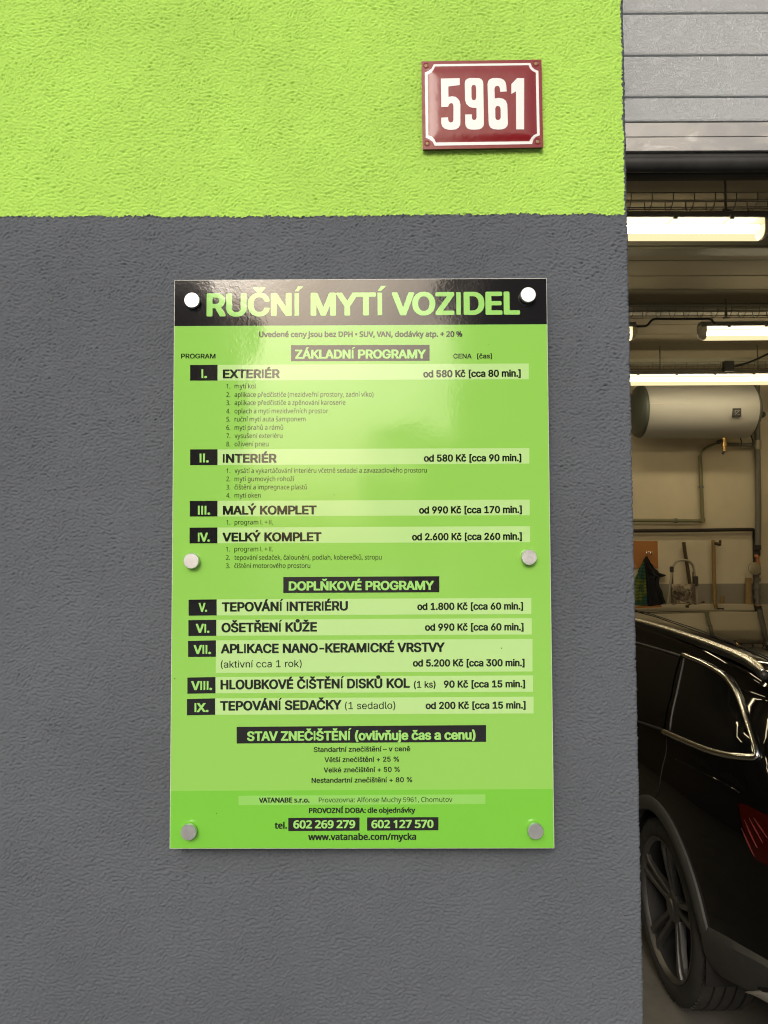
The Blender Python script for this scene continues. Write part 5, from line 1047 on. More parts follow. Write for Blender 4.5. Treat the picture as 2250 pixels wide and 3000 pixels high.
118:[153,[-5,153,-7,146,-4,141,-2,134,4,122,5,114,11,102,17,82,23,70,25,63,31,51,33,43,36,39,36,36,39,31,40,23,43,19,45,11,51,-2,59,-9,95,-9,98,-8,104,-1,110,19,116,31,117,39,123,51,129,70,132,75,137,90,140,95,144,110,147,114,152,129,155,134,157,141,160,146,158,153,151,159,115,159,107,152,77,70,73,75,69,91,66,96,63,108,60,113,57,125,54,129,54,132,46,152,38,159,2,159]],
122:[150,[8,-8,11,-9,138,-9,145,-4,146,-1,146,23,141,30,138,32,72,33,143,126,145,129,145,150,140,157,137,159,14,159,7,153,6,150,6,126,11,119,14,118,78,117,72,111,42,70,4,23,3,20,3,-1]],
193:[189,[115,209,74,209,65,202,-7,2,-6,-4,-2,-8,1,-9,39,-9,42,-8,46,-4,49,2,62,45,65,47,124,47,126,45,126,42,127,40,130,28,133,23,141,-1,146,-8,149,-9,187,-9,194,-4,195,4,192,8,189,20,182,37,173,66,170,70,162,95,155,111,152,123,149,128,146,140,138,157,129,185,126,190,126,193,121,203],[93,132,96,129,106,96,109,91,109,88,79,88,79,91],[141,262,134,268,96,268,93,266,90,262,70,222,71,215,78,210,109,210,112,212,118,219,130,237,132,241,141,253,143,256]],
201:[165,[156,-8,161,-1,161,23,160,26,153,32,63,33,64,80,145,80,148,82,154,88,154,113,152,116,145,121,64,121,63,167,151,168,154,169,160,176,160,200,158,203,151,209,18,209,15,207,10,200,10,-1,12,-4,18,-9,153,-9],[132,262,126,268,88,268,85,266,81,262,61,222,63,215,70,210,100,210,103,212,110,219,119,232,120,237,132,253,134,256]],
205:[118,[7,-9,111,-9,114,-8,120,-1,120,23,114,30,111,32,85,33,85,167,111,168,118,173,120,176,120,200,118,203,111,209,7,209,4,207,-1,200,-1,176,4,169,7,168,33,167,33,33,7,32,0,26,-1,23,-1,-1,0,-4],[106,262,99,268,61,268,58,266,55,262,35,222,36,215,43,210,73,210,76,212,83,219,106,253,107,256]],
221:[186,[75,-9,110,-9,117,-4,118,-1,118,79,141,114,143,119,149,126,150,131,156,138,158,143,164,150,165,155,171,163,185,187,191,194,192,200,187,207,184,209,143,209,140,207,133,199,132,194,117,172,111,160,105,152,93,132,81,150,74,163,68,170,62,182,56,190,50,202,45,207,42,209,1,209,-6,203,-7,200,-6,194,0,187,2,182,8,175,9,170,16,163,17,158,23,150,37,126,43,119,44,114,67,79,67,-1,68,-4],[140,262,133,268,95,268,92,266,88,262,68,222,70,215,77,210,107,210,110,212,117,219,140,253,141,256]],
233:[159,[120,218,82,218,79,216,75,212,72,206,72,203,57,174,57,168,59,165,65,161,63,159,57,159,55,157,47,156,32,146,16,131,4,108,4,103,1,96,1,88,0,87,0,60,1,58,3,44,7,35,7,32,16,17,32,1,49,-8,52,-8,58,-11,66,-11,67,-12,100,-12,102,-11,108,-11,109,-9,117,-8,134,1,150,17,157,32,156,40,149,45,134,48,132,50,114,50,107,44,103,35,96,30,87,29,85,27,75,29,66,33,59,40,53,53,53,57,152,57,155,59,160,66,159,97,157,99,157,105,156,106,154,114,148,126,128,148,123,150,117,154,114,154,105,159,99,159,97,161,103,165,124,197,128,206,127,212],[54,97,54,100,57,106,63,113,73,119,78,119,79,121,88,119,94,116,101,109,106,99,105,97]],
237:[66,[15,-9,50,-9,53,-8,58,-1,58,150,53,157,48,160,55,166,81,205,80,212,73,218,35,218,32,216,28,212,25,206,25,203,9,170,10,164,16,160,12,157,7,150,7,-1,9,-4]],
268:[201,[142,-7,165,5,185,25,197,49,197,54,199,56,199,63,197,66,190,71,154,71,147,66,146,59,138,45,128,37,112,31,98,31,97,32,88,34,76,41,70,46,66,53,57,74,54,104,55,105,55,118,57,119,58,131,64,145,74,158,89,167,98,168,100,170,118,168,122,165,125,165,136,158,146,142,147,134,156,127,190,127,194,129,199,136,199,145,197,146,194,158,184,177,166,194,145,206,142,206,136,209,132,209,130,211,121,211,119,212,91,212,89,211,80,211,79,209,74,209,73,208,65,206,44,194,23,173,19,164,16,161,8,145,8,140,7,139,5,128,4,127,4,118,2,116,2,84,4,83,4,74,5,72,5,66,7,65,8,56,17,36,28,21,45,5,68,-7,77,-9,79,-10,86,-10,88,-12,122,-12,124,-10,132,-10,133,-9],[48,260,49,254,57,246,57,245,69,232,79,219,86,214,122,214,125,215,137,226,137,228,161,255,159,263,153,268,118,268,115,266,106,256,104,256,91,268,56,268,53,266]],
269:[156,[122,153,115,154,111,157,100,159,99,160,64,160,63,159,57,159,32,146,13,126,4,108,3,99,1,97,1,88,0,87,0,60,1,58,1,50,3,49,4,40,16,17,37,-2,49,-8,52,-8,58,-11,64,-11,66,-12,97,-12,99,-11,105,-11,106,-9,111,-9,131,1,150,22,156,35,156,41,150,48,144,51,140,51,138,53,134,53,126,56,114,56,107,50,104,41,97,33,93,30,84,29,82,27,81,29,70,30,63,35,56,47,54,57,53,58,51,81,53,82,54,96,59,106,63,112,70,118,79,119,81,121,93,118,101,111,104,106,106,100,114,94,126,94,128,95,144,98,150,101,154,105,156,112,146,131,137,142],[137,209,136,212,129,218,94,218,91,216,82,205,81,205,67,218,34,218,27,212,26,205,33,194,61,163,64,162,99,162,107,168,107,170,131,196,137,205]],
282:[165,[156,-8,161,-1,161,23,160,26,153,32,63,33,64,80,145,80,148,82,154,88,154,113,152,116,145,121,64,121,63,167,151,168,154,169,160,176,160,200,158,203,151,209,18,209,15,207,10,200,10,-1,12,-4,18,-9,153,-9],[30,259,30,256,33,250,43,240,54,226,68,213,103,213,106,215,129,240,129,241,142,255,140,262,133,268,98,268,95,266,86,256,85,256,81,261,73,268,38,268,35,266]],
283:[159,[47,156,32,146,16,131,4,108,4,103,1,96,1,88,0,87,0,60,1,58,3,44,7,35,7,32,16,17,32,1,49,-8,52,-8,58,-11,66,-11,67,-12,100,-12,102,-11,108,-11,109,-9,117,-8,134,1,150,17,157,32,156,40,149,45,134,48,132,50,114,50,107,44,106,40,100,33,96,30,82,27,81,29,75,29,66,33,59,40,54,49,53,57,152,57,155,59,160,66,160,84,159,85,159,97,157,99,157,105,156,106,154,114,145,131,128,148,109,157,99,159,97,160,64,160,63,159,57,159,55,157],[54,97,54,100,57,106,63,113,73,119,78,119,79,121,88,119,94,116,101,109,106,99,105,97],[137,209,136,212,129,218,94,218,81,205,79,205,74,212,67,218,32,218,26,212,24,205,33,193,60,163,63,162,97,162,107,170,107,171,131,197,136,203]],
327:[206,[15,207,10,200,10,-1,12,-4,18,-9,55,-9,58,-8,63,-1,64,115,90,75,92,70,101,58,102,54,111,42,113,37,122,25,123,20,132,8,134,4,144,-8,147,-9,188,-9,191,-8,196,-1,196,200,194,203,188,209,151,209,148,207,143,200,142,83,140,88,131,101,129,105,120,117,119,122,110,134,108,138,99,150,98,155,92,163,90,167,81,179,80,184,71,196,69,200,62,207,59,209,18,209],[160,259,158,262,151,268,115,268,112,266,103,256,89,268,55,268,48,262,46,256,54,246,82,215,85,213,121,213,128,219,128,220,152,246,152,247,158,253]],
328:[161,[148,-8,154,-1,154,110,152,111,151,122,142,138,126,153,105,160,76,160,74,159,64,157,56,153,49,159,15,159,12,157,7,150,7,-1,9,-4,15,-9,50,-9,57,-4,58,-1,58,98,60,99,60,104,63,110,70,116,77,119,88,119,94,116,98,113,102,102,102,-1,104,-4,111,-9,145,-9],[24,209,24,206,27,200,37,190,48,176,64,162,97,162,100,163,114,178,114,179,127,191,137,205,136,212,129,218,94,218,91,216,80,204,77,209,67,218,32,218,29,216]],
344:[177,[15,207,10,200,10,-1,12,-4,18,-9,55,-9,58,-8,63,-1,63,67,88,68,105,34,108,31,116,14,119,11,125,-2,130,-8,133,-9,173,-9,176,-8,181,-1,181,4,140,78,151,85,160,93,164,99,173,120,173,128,175,129,175,147,173,149,173,157,172,158,170,166,161,182,144,198,132,204,129,204,123,207,117,207,115,209,18,209],[64,169,86,169,88,168,100,168,112,163,117,158,122,146,122,131,120,129,120,125,115,116,108,112,94,110,92,109,63,110],[145,259,143,262,136,268,100,268,97,266,88,256,86,256,84,259,74,268,40,268,33,262,31,256,34,250,67,215,70,213,105,213,120,228,131,241,143,253]],
352:[176,[123,208,119,208,111,211,69,211,67,210,61,210,60,208,55,208,51,205,48,205,34,198,17,180,7,161,7,133,15,117,25,105,40,95,54,89,107,74,117,68,122,58,122,50,121,49,121,46,113,36,99,30,85,28,84,30,78,30,66,34,57,43,56,52,53,58,46,63,10,63,7,62,1,55,1,46,9,24,17,14,25,6,31,1,54,-10,67,-11,69,-13,107,-13,108,-11,116,-11,117,-10,122,-10,123,-8,131,-7,147,3,163,18,172,37,172,41,174,43,174,67,172,68,171,76,165,86,149,102,122,116,76,128,67,133,59,142,59,153,62,159,69,166,81,170,96,170,108,166,113,163,116,158,119,147,128,140,162,140,169,145,171,148,171,159,169,161,168,168,160,182,146,196,137,202],[144,260,142,263,135,269,102,269,87,255,85,259,73,269,40,269,33,263,32,256,36,248,67,214,70,213,105,213,115,221,115,223,138,247,144,256]],
353:[143,[107,156,104,156,98,159,93,159,92,160,56,160,54,159,43,157,28,150,22,145,15,138,8,126,8,123,5,117,5,99,6,97,6,93,14,79,22,71,42,60,86,50,91,44,91,37,90,34,81,29,77,29,75,27,69,27,57,32,53,35,50,44,42,51,30,51,28,50,15,48,13,47,6,45,2,41,0,38,0,32,11,11,21,1,40,-9,53,-11,54,-12,89,-12,90,-11,96,-11,98,-9,107,-8,127,4,136,16,142,28,142,32,144,34,144,49,142,50,142,55,138,66,128,77,110,88,107,88,96,92,90,92,89,94,66,98,60,101,56,106,56,112,63,119,66,119,68,121,80,121,91,111,93,105,99,100,113,100,115,101,127,103,128,104,136,106,141,112,141,117,133,134,124,145],[130,209,129,212,122,218,87,218,84,216,74,204,67,211,67,212,60,218,25,218,18,212,17,205,26,193,53,163,56,162,90,162,102,171,112,185,124,197,129,203]],
366:[203,[15,207,10,200,10,57,12,55,12,49,13,47,13,43,16,38,16,35,25,20,46,1,64,-8,73,-9,74,-11,82,-11,83,-12,120,-12,121,-11,129,-11,130,-9,135,-9,144,-5,147,-5,162,4,182,26,188,38,188,41,191,47,191,52,193,53,193,200,191,203,185,208,148,208,142,203,140,200,140,60,139,58,139,53,132,43,123,35,115,32,111,32,109,30,94,30,79,36,66,50,64,60,63,61,63,200,61,203,55,208,18,208],[151,247,145,262,140,268,130,277,117,283,86,283,73,277,60,264,54,252,54,244,52,243,52,239,54,238,54,230,57,223,73,205,91,198,112,198,129,204,142,215,149,229,149,233,151,235],[101,234,99,236,99,244,103,246,105,239]],
381:[172,[165,-8,170,-1,170,23,169,26,162,32,69,33,81,51,85,55,101,79,105,84,120,108,125,113,137,132,141,137,156,161,167,175,170,181,170,200,169,203,162,209,11,209,8,207,2,200,2,176,4,173,11,168,104,167,5,25,2,19,2,-1,4,-4,11,-9,162,-9],[29,259,31,253,39,246,39,244,49,234,60,220,68,213,104,213,107,215,135,246,143,256,141,262,135,268,100,268,86,256,73,268,38,268,35,266]],
8211:[137,[151,73,151,97,150,100,143,106,-5,106,-8,104,-14,97,-14,73,-12,70,-5,65,143,65,146,66]],
}
GLYPHS['HR'] = {
32:[38],
40:[107,[92,213,69,213,67,211,55,187,55,184,52,179,52,176,46,161,46,157,43,151,43,146,40,138,40,132,38,131,38,123,37,122,37,114,35,113,35,101,34,99,34,64,35,63,35,52,37,51,37,43,38,42,38,36,40,34,41,24,43,22,49,1,52,-4,52,-7,69,-39,92,-39,94,-37,80,-8,80,-5,77,-1,77,2,68,27,68,31,65,39,65,45,64,46,64,54,62,55,62,67,61,69,61,95,62,96,62,110,64,111,64,120,65,122,67,135,68,137,71,154,73,155,82,185,94,211]],
41:[107,[15,213,13,211,27,182,27,179,34,160,34,155,37,149,39,137,42,129,43,113,45,111,45,99,46,98,46,66,45,64,43,45,42,43,42,37,37,25,37,20,36,19,31,2,25,-10,25,-13,13,-37,15,-39,38,-39,45,-29,52,-14,52,-11,57,-4,57,-1,60,4,60,7,66,22,66,27,69,34,69,40,71,42,71,48,72,49,72,60,74,61,74,102,72,104,71,125,69,126,68,140,66,141,65,152,62,158,62,163,55,176,54,184,43,206,38,213]],
49:[178,[153,-2,156,1,156,20,153,23,110,23,110,199,108,201,78,201,32,167,32,141,34,139,76,171,81,174,81,173,81,23,31,23,29,20,29,1,31,-2]],
97:[153,[132,-2,134,0,134,103,133,105,131,120,124,133,117,140,108,146,105,146,96,151,90,151,88,152,64,152,63,151,57,151,55,149,47,148,34,140,18,123,15,115,19,112,23,112,34,107,40,107,44,114,52,122,61,127,66,127,67,128,87,128,97,124,103,118,107,106,107,99,106,96,100,92,54,86,52,84,41,83,26,75,13,61,12,52,10,50,10,34,12,32,13,23,18,16,29,4,41,-2,52,-3,54,-5,73,-5,75,-3,84,-2,93,3,106,16,107,0,109,-2],[107,71,107,50,106,49,104,40,100,32,91,25,76,19,60,19,58,21,54,21,46,24,41,29,38,35,38,47,41,53,44,57,58,63,75,65,76,66,87,66,88,68,94,68,96,69]],
99:[156,[112,146,109,146,100,151,94,151,93,153,70,153,69,151,58,150,41,140,27,126,16,106,15,97,13,96,13,87,12,85,12,61,13,60,13,52,15,50,16,41,27,22,41,7,55,0,58,0,64,-3,70,-3,72,-5,91,-5,93,-3,105,-2,122,7,136,22,142,32,143,40,141,42,134,44,132,45,128,45,126,47,122,47,120,48,118,46,118,43,112,32,102,24,94,21,90,21,88,19,76,19,75,21,64,22,55,29,48,37,42,50,41,64,39,66,39,82,41,84,42,97,48,111,53,117,61,124,69,127,73,127,75,128,88,128,90,127,99,125,106,121,112,115,116,108,116,105,120,101,122,103,138,106,143,109,139,122,130,134]],
100:[167,[146,201,123,201,121,199,120,128,119,131,105,145,97,150,88,151,87,153,67,153,66,151,55,150,41,142,27,128,16,108,16,103,13,96,13,88,12,87,12,61,13,60,15,46,16,44,18,37,27,20,41,6,52,0,55,0,61,-3,66,-3,67,-5,87,-5,88,-3,93,-3,105,3,120,19,121,1,123,-2,146,-2,148,1,148,199],[85,19,69,21,57,27,51,32,44,46,42,55,41,57,41,64,39,66,39,84,41,85,41,93,47,109,58,122,73,128,87,128,88,127,97,125,105,121,110,115,116,105,116,102,119,96,119,90,121,88,121,61,119,60,119,53,118,52,116,44,112,35,102,26,93,21,87,21]],
101:[159,[91,153,70,153,69,151,63,151,61,150,53,148,41,140,24,122,16,106,16,102,13,94,13,87,12,85,12,61,13,60,13,52,15,50,15,46,19,37,19,34,27,22,46,4,55,0,58,0,64,-3,72,-3,73,-5,94,-5,96,-3,102,-3,103,-2,111,0,120,4,139,22,145,34,143,38,128,41,126,42,120,42,113,31,105,24,97,21,93,21,91,19,76,19,75,21,69,21,57,27,48,35,47,40,44,43,44,46,41,52,41,58,39,60,40,65,146,65,148,67,146,96,145,97,145,103,143,105,142,112,137,122,119,142,103,150,93,151],[39,90,42,102,50,115,63,125,72,127,73,128,88,128,103,122,112,114,119,96,119,89]],
105:[66,[22,-2,44,-2,46,1,46,149,44,151,22,151,19,149,19,1],[15,185,23,175,29,172,37,172,38,174,41,174,50,182,51,185,51,194,41,206,38,207,28,207,16,197,15,194]],
107:[150,[21,201,19,199,19,1,21,-2,44,-2,46,1,46,55,61,68,115,-2,145,-2,148,1,143,7,81,84,81,85,98,102,98,104,143,149,141,151,112,151,47,85,46,199,44,201]],
108:[74,[21,202,19,199,19,26,21,24,22,15,34,2,46,-2,64,-2,65,-1,70,-1,72,1,69,19,65,23,64,22,53,22,48,26,48,29,46,30,46,199,44,202]],
110:[161,[139,-2,142,1,142,108,140,110,139,120,131,134,121,144,114,148,111,148,105,151,100,151,99,153,82,153,80,151,70,150,61,145,46,129,45,149,43,151,21,151,19,149,19,1,21,-2,44,-2,46,1,46,99,48,101,48,105,52,114,61,122,71,127,85,129,86,127,94,127,103,122,108,117,114,104,114,1,117,-2]],
111:[163,[70,153,69,151,58,150,41,140,24,122,16,106,15,97,13,96,13,87,12,85,12,61,13,60,13,52,15,50,16,41,24,26,41,7,55,0,58,0,64,-3,70,-3,72,-5,91,-5,93,-3,105,-2,117,4,137,23,145,37,145,40,150,50,150,58,151,60,151,88,150,90,148,102,140,120,120,142,115,143,112,146,109,146,100,151,94,151,93,153],[75,128,88,128,90,127,99,125,106,121,118,106,118,103,121,99,121,94,122,93,122,87,124,85,124,63,122,61,121,49,118,44,116,38,106,27,99,22,90,21,88,19,69,21,61,24,55,29,48,37,44,46,42,55,41,57,41,64,39,66,39,82,41,84,41,91,42,93,44,102,48,111,53,117,61,124,69,127,73,127]],
114:[102,[21,-2,44,-2,46,1,46,101,48,102,48,107,52,114,58,119,65,124,76,126,77,127,96,126,98,128,98,150,96,153,76,153,74,151,70,151,56,144,49,137,46,130,45,149,43,151,21,151,19,149,19,1]],
115:[143,[86,153,62,153,60,151,49,150,37,143,31,139,22,128,17,115,17,100,18,99,18,94,25,84,31,77,53,66,57,66,59,65,63,65,65,63,69,63,71,62,83,60,84,59,92,57,99,53,103,47,103,34,100,29,96,26,81,19,63,19,62,21,53,22,43,31,40,37,40,40,36,44,34,42,15,39,12,37,14,29,18,20,30,7,46,-2,59,-3,60,-5,83,-5,84,-3,96,-2,107,3,121,14,126,20,132,35,132,47,130,49,129,58,119,71,104,80,101,80,90,84,84,84,83,86,60,91,51,95,46,100,46,103,44,105,44,114,46,117,54,125,62,128,69,128,71,130,86,128,92,125,97,122,105,107,113,109,115,110,127,112,129,114,123,129,115,139,101,148,98,148,92,151,87,151]],
116:[89,[83,-2,86,1,84,2,84,8,83,10,81,20,79,23,76,23,74,21,61,21,54,25,51,32,51,126,79,127,81,129,81,149,79,151,52,151,51,185,49,187,26,187,24,185,24,152,3,151,1,149,1,129,3,127,24,126,24,31,25,29,25,23,31,11,37,6,50,-2,56,-2,58,-3,76,-3,77,-2]],
118:[153,[5,149,61,2,65,-2,89,-2,92,1,98,20,104,33,105,40,111,52,113,60,116,64,117,72,123,84,125,91,131,104,132,111,135,116,135,119,138,123,140,131,143,135,143,138,147,149,145,151,121,151,117,147,117,144,113,135,110,123,107,119,102,102,99,98,96,85,93,81,90,69,87,64,77,30,75,33,75,37,73,39,64,69,61,73,57,90,54,95,51,107,48,111,48,114,42,128,36,147,32,151,8,151]],
237:[66,[21,-2,44,-2,46,1,46,149,44,151,21,151,19,149,19,1],[69,208,67,210,41,210,37,205,37,202,21,169,23,166,41,166,45,170]],
}
GLYPHS['MR'] = {
32:[42],
40:[84,[75,-44,76,-42,64,-25,49,7,41,37,39,53,38,54,38,100,45,135,56,165,66,185,77,200,51,200,33,174,19,143,11,107,10,60,11,59,13,38,18,16,27,-9,35,-23,51,-44]],
41:[84,[9,-44,33,-44,49,-23,57,-9,65,11,72,38,73,60,74,61,73,107,65,143,50,177,33,200,7,200,18,185,29,165,41,130,45,110,45,100,46,99,46,56,45,54,45,45,42,32,37,11,30,-6,20,-25,8,-42]],
43:[160,[68,31,92,32,93,89,147,90,146,109,92,110,91,167,68,166,67,109,13,108,13,89,68,88]],
44:[75,[11,-36,32,-35,52,16,52,20,54,25,54,30,52,32,24,32,22,17,16,-17,10,-34]],
46:[75,[25,31,22,28,19,21,20,5,28,-3,32,-4,44,-4,49,-1,54,3,56,10,56,20,52,29,44,34,30,34]],
49:[160,[99,0,100,200,78,200,24,158,36,142,39,141,75,170,75,1]],
50:[160,[13,0,146,1,146,23,46,24,114,92,126,108,136,127,138,138,138,161,136,170,129,182,120,191,110,197,88,203,57,202,44,197,28,189,15,179,28,163,30,163,38,169,53,177,67,181,85,181,93,179,100,175,107,166,110,159,112,144,107,127,101,114,93,103,12,21]],
51:[160,[13,7,28,1,40,-1,50,-1,51,-3,93,-1,105,1,119,8,130,16,139,27,146,48,146,65,140,81,125,97,111,102,101,103,99,105,107,107,121,114,132,125,139,142,139,164,136,173,131,182,117,195,103,200,90,203,63,203,36,196,20,188,13,182,25,165,28,165,35,171,48,177,72,183,93,180,105,171,111,162,112,155,111,142,107,132,97,122,82,115,75,114,43,114,42,93,76,93,98,87,103,85,113,74,117,62,117,52,115,41,111,34,102,25,90,20,66,17,64,19,52,19,39,21,23,27,16,31,12,31,11,9]],
52:[160,[126,202,99,202,97,200,5,67,5,46,99,46,101,0,127,1,127,46,156,46,156,67,127,68],[101,169,100,68,32,67,39,80,88,147]],
53:[160,[131,200,28,199,23,123,22,121,22,105,33,98,59,101,60,102,79,102,99,97,112,85,116,77,117,50,112,37,106,29,92,21,81,19,56,19,43,21,30,25,21,31,17,31,16,9,18,7,32,1,44,-1,53,-1,55,-3,92,-1,106,3,119,9,136,26,141,37,145,52,145,76,141,89,136,99,120,113,100,121,94,122,57,122,47,120,49,139,50,140,50,155,51,156,51,171,53,177,131,177]],
54:[160,[95,-3,107,0,124,8,136,21,143,33,148,54,148,74,143,95,136,105,128,114,109,123,102,125,75,125,70,123,56,118,43,106,42,117,49,146,58,162,67,171,81,179,98,183,117,183,126,180,134,181,134,199,122,203,83,201,68,197,50,187,37,174,27,159,21,142,15,116,15,104,14,103,15,61,22,37,29,25,42,11,58,1,73,-3],[83,17,74,19,64,23,50,37,42,57,42,77,48,88,62,101,78,106,90,106,97,105,107,99,116,89,122,72,122,56,120,54,120,48,115,34,105,24,93,19,85,19]],
55:[160,[37,0,67,1,121,120,121,123,145,174,148,181,147,200,11,200,12,177,118,177]],
56:[160,[67,203,51,199,36,191,26,181,20,170,19,146,22,136,31,121,43,111,52,106,53,104,33,93,19,77,12,60,12,42,15,31,20,21,36,7,52,0,65,-1,67,-3,94,-3,111,1,129,11,137,19,145,34,148,56,143,74,126,93,104,105,126,121,135,131,141,148,141,162,139,173,133,182,123,192,117,196,92,203],[120,41,116,33,106,23,100,20,91,17,68,17,63,19,52,24,45,31,41,40,39,44,41,64,45,72,56,83,76,94,98,85,106,79,116,69,121,54],[49,168,57,177,71,183,88,183,98,180,104,176,112,167,114,158,114,150,112,140,102,128,83,117,79,117,63,125,49,139,46,146,46,162]],
57:[160,[66,203,47,197,36,191,26,181,21,173,15,159,13,146,13,125,17,108,23,96,33,86,42,80,59,75,85,75,95,78,111,87,118,95,119,83,117,81,117,74,115,62,108,46,103,38,86,24,76,20,63,17,44,17,28,21,27,1,31,-1,39,-1,40,-3,78,-1,95,4,111,13,124,26,130,34,138,50,144,76,146,96,147,97,147,130,143,151,138,166,132,175,119,189,103,199,89,203],[60,97,48,107,42,116,40,128,40,144,44,160,48,167,56,176,64,180,76,183,91,180,101,175,108,167,116,152,119,143,119,123,117,119,113,112,103,102,97,98,82,94,71,94]],
58:[75,[25,31,22,28,19,21,20,5,28,-3,32,-4,44,-4,49,-1,54,3,56,10,56,20,52,29,44,34,30,34],[20,146,19,130,22,123,26,118,33,116,42,116,49,118,54,123,56,130,56,141,54,147,49,152,34,155,26,152]],
65:[179,[101,200,77,200,75,198,71,185,51,136,50,130,42,112,40,105,32,88,31,81,23,64,21,57,13,40,12,33,4,15,-1,0,26,0,28,2,30,9,35,19,50,62,127,62,150,1,180,1,144,92,142,99,134,116,126,140,118,158,117,165,109,182,107,189],[89,169,95,148,112,108,119,85,59,85,81,140]],
67:[177,[168,192,151,199,139,201,129,201,128,203,89,201,74,197,54,187,39,173,29,159,22,144,17,124,17,115,16,113,17,74,21,57,29,38,39,25,57,9,74,1,96,-3,139,-1,162,6,162,27,156,27,131,20,116,20,113,19,112,20,93,21,73,31,60,44,49,65,45,85,45,115,47,116,48,130,55,147,63,159,76,171,89,177,110,181,128,180,147,175,155,171,160,171,169,189]],
73:[95,[84,200,10,200,11,185,34,179,34,21,31,19,11,15,11,0,85,1,84,15,64,19,61,21,61,179,84,185]],
77:[254,[229,200,188,200,168,148,167,142,162,131,160,124,155,114,149,96,144,85,143,79,137,68,136,61,131,50,129,44,126,40,66,200,26,200,26,1,51,1,51,169,114,0,137,0,139,2,201,167,200,1,228,0]],
80:[169,[26,0,54,1,55,78,92,78,112,82,133,91,140,97,149,109,156,130,156,154,151,170,145,178,133,189,117,196,104,199,95,199,94,200,26,200],[55,99,54,178,86,179,87,177,102,176,114,171,123,162,128,147,128,132,125,123,120,114,104,103,94,101]],
97:[157,[134,0,135,116,134,123,127,136,120,144,109,149,89,153,73,153,71,152,55,150,30,141,29,136,35,122,40,122,55,129,73,133,85,133,97,129,106,120,108,112,110,91,63,89,42,83,27,75,17,64,12,49,12,33,18,15,23,9,35,1,50,-3,73,-3,74,-1,81,-1,94,4,110,19,116,0],[108,73,108,49,107,44,102,33,96,27,87,21,74,17,59,17,51,20,44,26,40,35,40,48,44,57,51,64,59,68,70,71]],
98:[172,[23,213,22,1,42,0,44,2,47,17,63,4,84,-3,105,-3,124,3,137,12,145,21,151,33,155,45,157,60,158,61,158,89,157,91,155,105,151,117,145,130,132,142,120,149,102,153,88,153,86,152,73,150,58,142,50,134,49,213],[80,132,100,132,105,130,116,123,125,111,130,89,130,62,129,61,127,48,123,37,114,25,105,20,96,17,78,19,66,24,60,30,55,40,51,56,49,84,51,85,51,97,55,112,59,119,66,126]],
99:[134,[126,145,113,150,99,152,98,153,67,152,54,148,42,141,33,134,25,123,18,108,14,88,15,52,19,37,25,26,44,7,55,1,73,-3,106,-1,120,3,124,6,124,27,120,27,115,24,95,19,77,19,62,24,52,34,45,49,42,62,42,88,46,105,53,117,59,123,68,129,79,132,91,132,118,125,122,130]],
100:[172,[149,213,123,213,124,133,113,144,103,149,87,153,68,153,52,149,40,142,29,131,22,120,18,109,14,88,14,61,15,60,17,45,26,22,36,11,51,1,67,-3,95,-1,110,5,124,17,128,0,150,1],[78,133,98,130,107,125,112,120,120,103,122,88,123,87,122,50,115,33,105,23,86,17,71,19,58,25,49,37,42,61,42,87,44,88,45,101,49,112,53,119,60,126,67,130]],
101:[158,[105,150,93,153,71,153,50,146,42,141,29,128,19,111,15,96,14,62,18,42,23,30,29,22,40,11,58,1,62,1,67,-1,103,-3,105,-1,120,0,136,5,138,7,137,28,133,28,129,25,105,19,79,19,74,20,62,25,52,35,46,45,44,54,43,70,144,70,144,101,140,116,131,132,122,141],[42,91,46,108,54,121,62,128,77,133,87,133,101,128,112,115,116,101,115,90]],
102:[96,[30,0,57,1,57,131,94,132,94,150,57,151,57,170,59,181,65,189,73,193,90,193,103,189,109,206,109,209,106,211,95,214,64,214,48,207,38,197,31,182,30,151,5,144,3,142,4,132,30,131]],
103:[172,[149,150,128,150,126,135,124,133,110,145,94,152,87,152,86,153,60,152,52,149,39,141,25,124,19,112,15,97,14,62,19,37,29,19,46,4,59,-1,66,-1,67,-3,95,-1,109,4,123,15,122,-18,116,-30,106,-40,94,-46,74,-47,73,-46,62,-46,48,-43,27,-35,26,-57,28,-59,46,-65,63,-66,64,-67,103,-66,117,-62,129,-55,139,-45,143,-38,150,-14],[73,132,91,132,105,126,115,116,122,99,123,56,119,40,115,32,107,24,90,17,75,17,66,20,58,25,48,40,42,61,42,88,48,109,54,120,60,126]],
104:[173,[23,212,22,1,49,1,49,84,51,85,52,103,57,116,67,126,76,130,102,132,112,128,119,120,125,105,125,1,151,0,151,111,149,123,143,134,133,144,127,148,113,152,90,153,72,149,61,144,50,133,49,212]],
105:[72,[23,0,50,1,49,150,22,150],[49,179,51,183,51,198,48,203,40,207,33,207,27,204,22,200,21,186,22,182,27,177,33,175,40,175]],
107:[150,[23,212,22,1,49,1,49,54,65,69,116,0,147,0,147,2,84,85,92,96,143,150,113,150,60,95,49,79,49,212]],
108:[72,[23,0,49,1,49,212,22,212]],
109:[262,[240,1,240,112,235,131,228,140,222,145,211,150,198,153,172,152,153,144,145,136,140,129,132,141,123,148,110,152,85,153,73,150,58,142,49,132,45,150,22,150,23,0,49,1,49,85,51,87,52,104,59,119,70,129,78,132,97,132,106,128,114,119,117,112,118,107,119,0,145,1,145,91,146,92,146,100,149,109,155,122,163,128,174,132,192,132,202,128,208,122,213,107,213,1]],
110:[173,[151,0,151,111,147,127,141,138,132,145,120,150,106,153,88,153,67,148,55,140,49,132,45,150,23,150,22,1,49,1,49,84,51,85,52,103,56,114,62,122,76,130,102,132,112,128,119,120,125,105,125,1]],
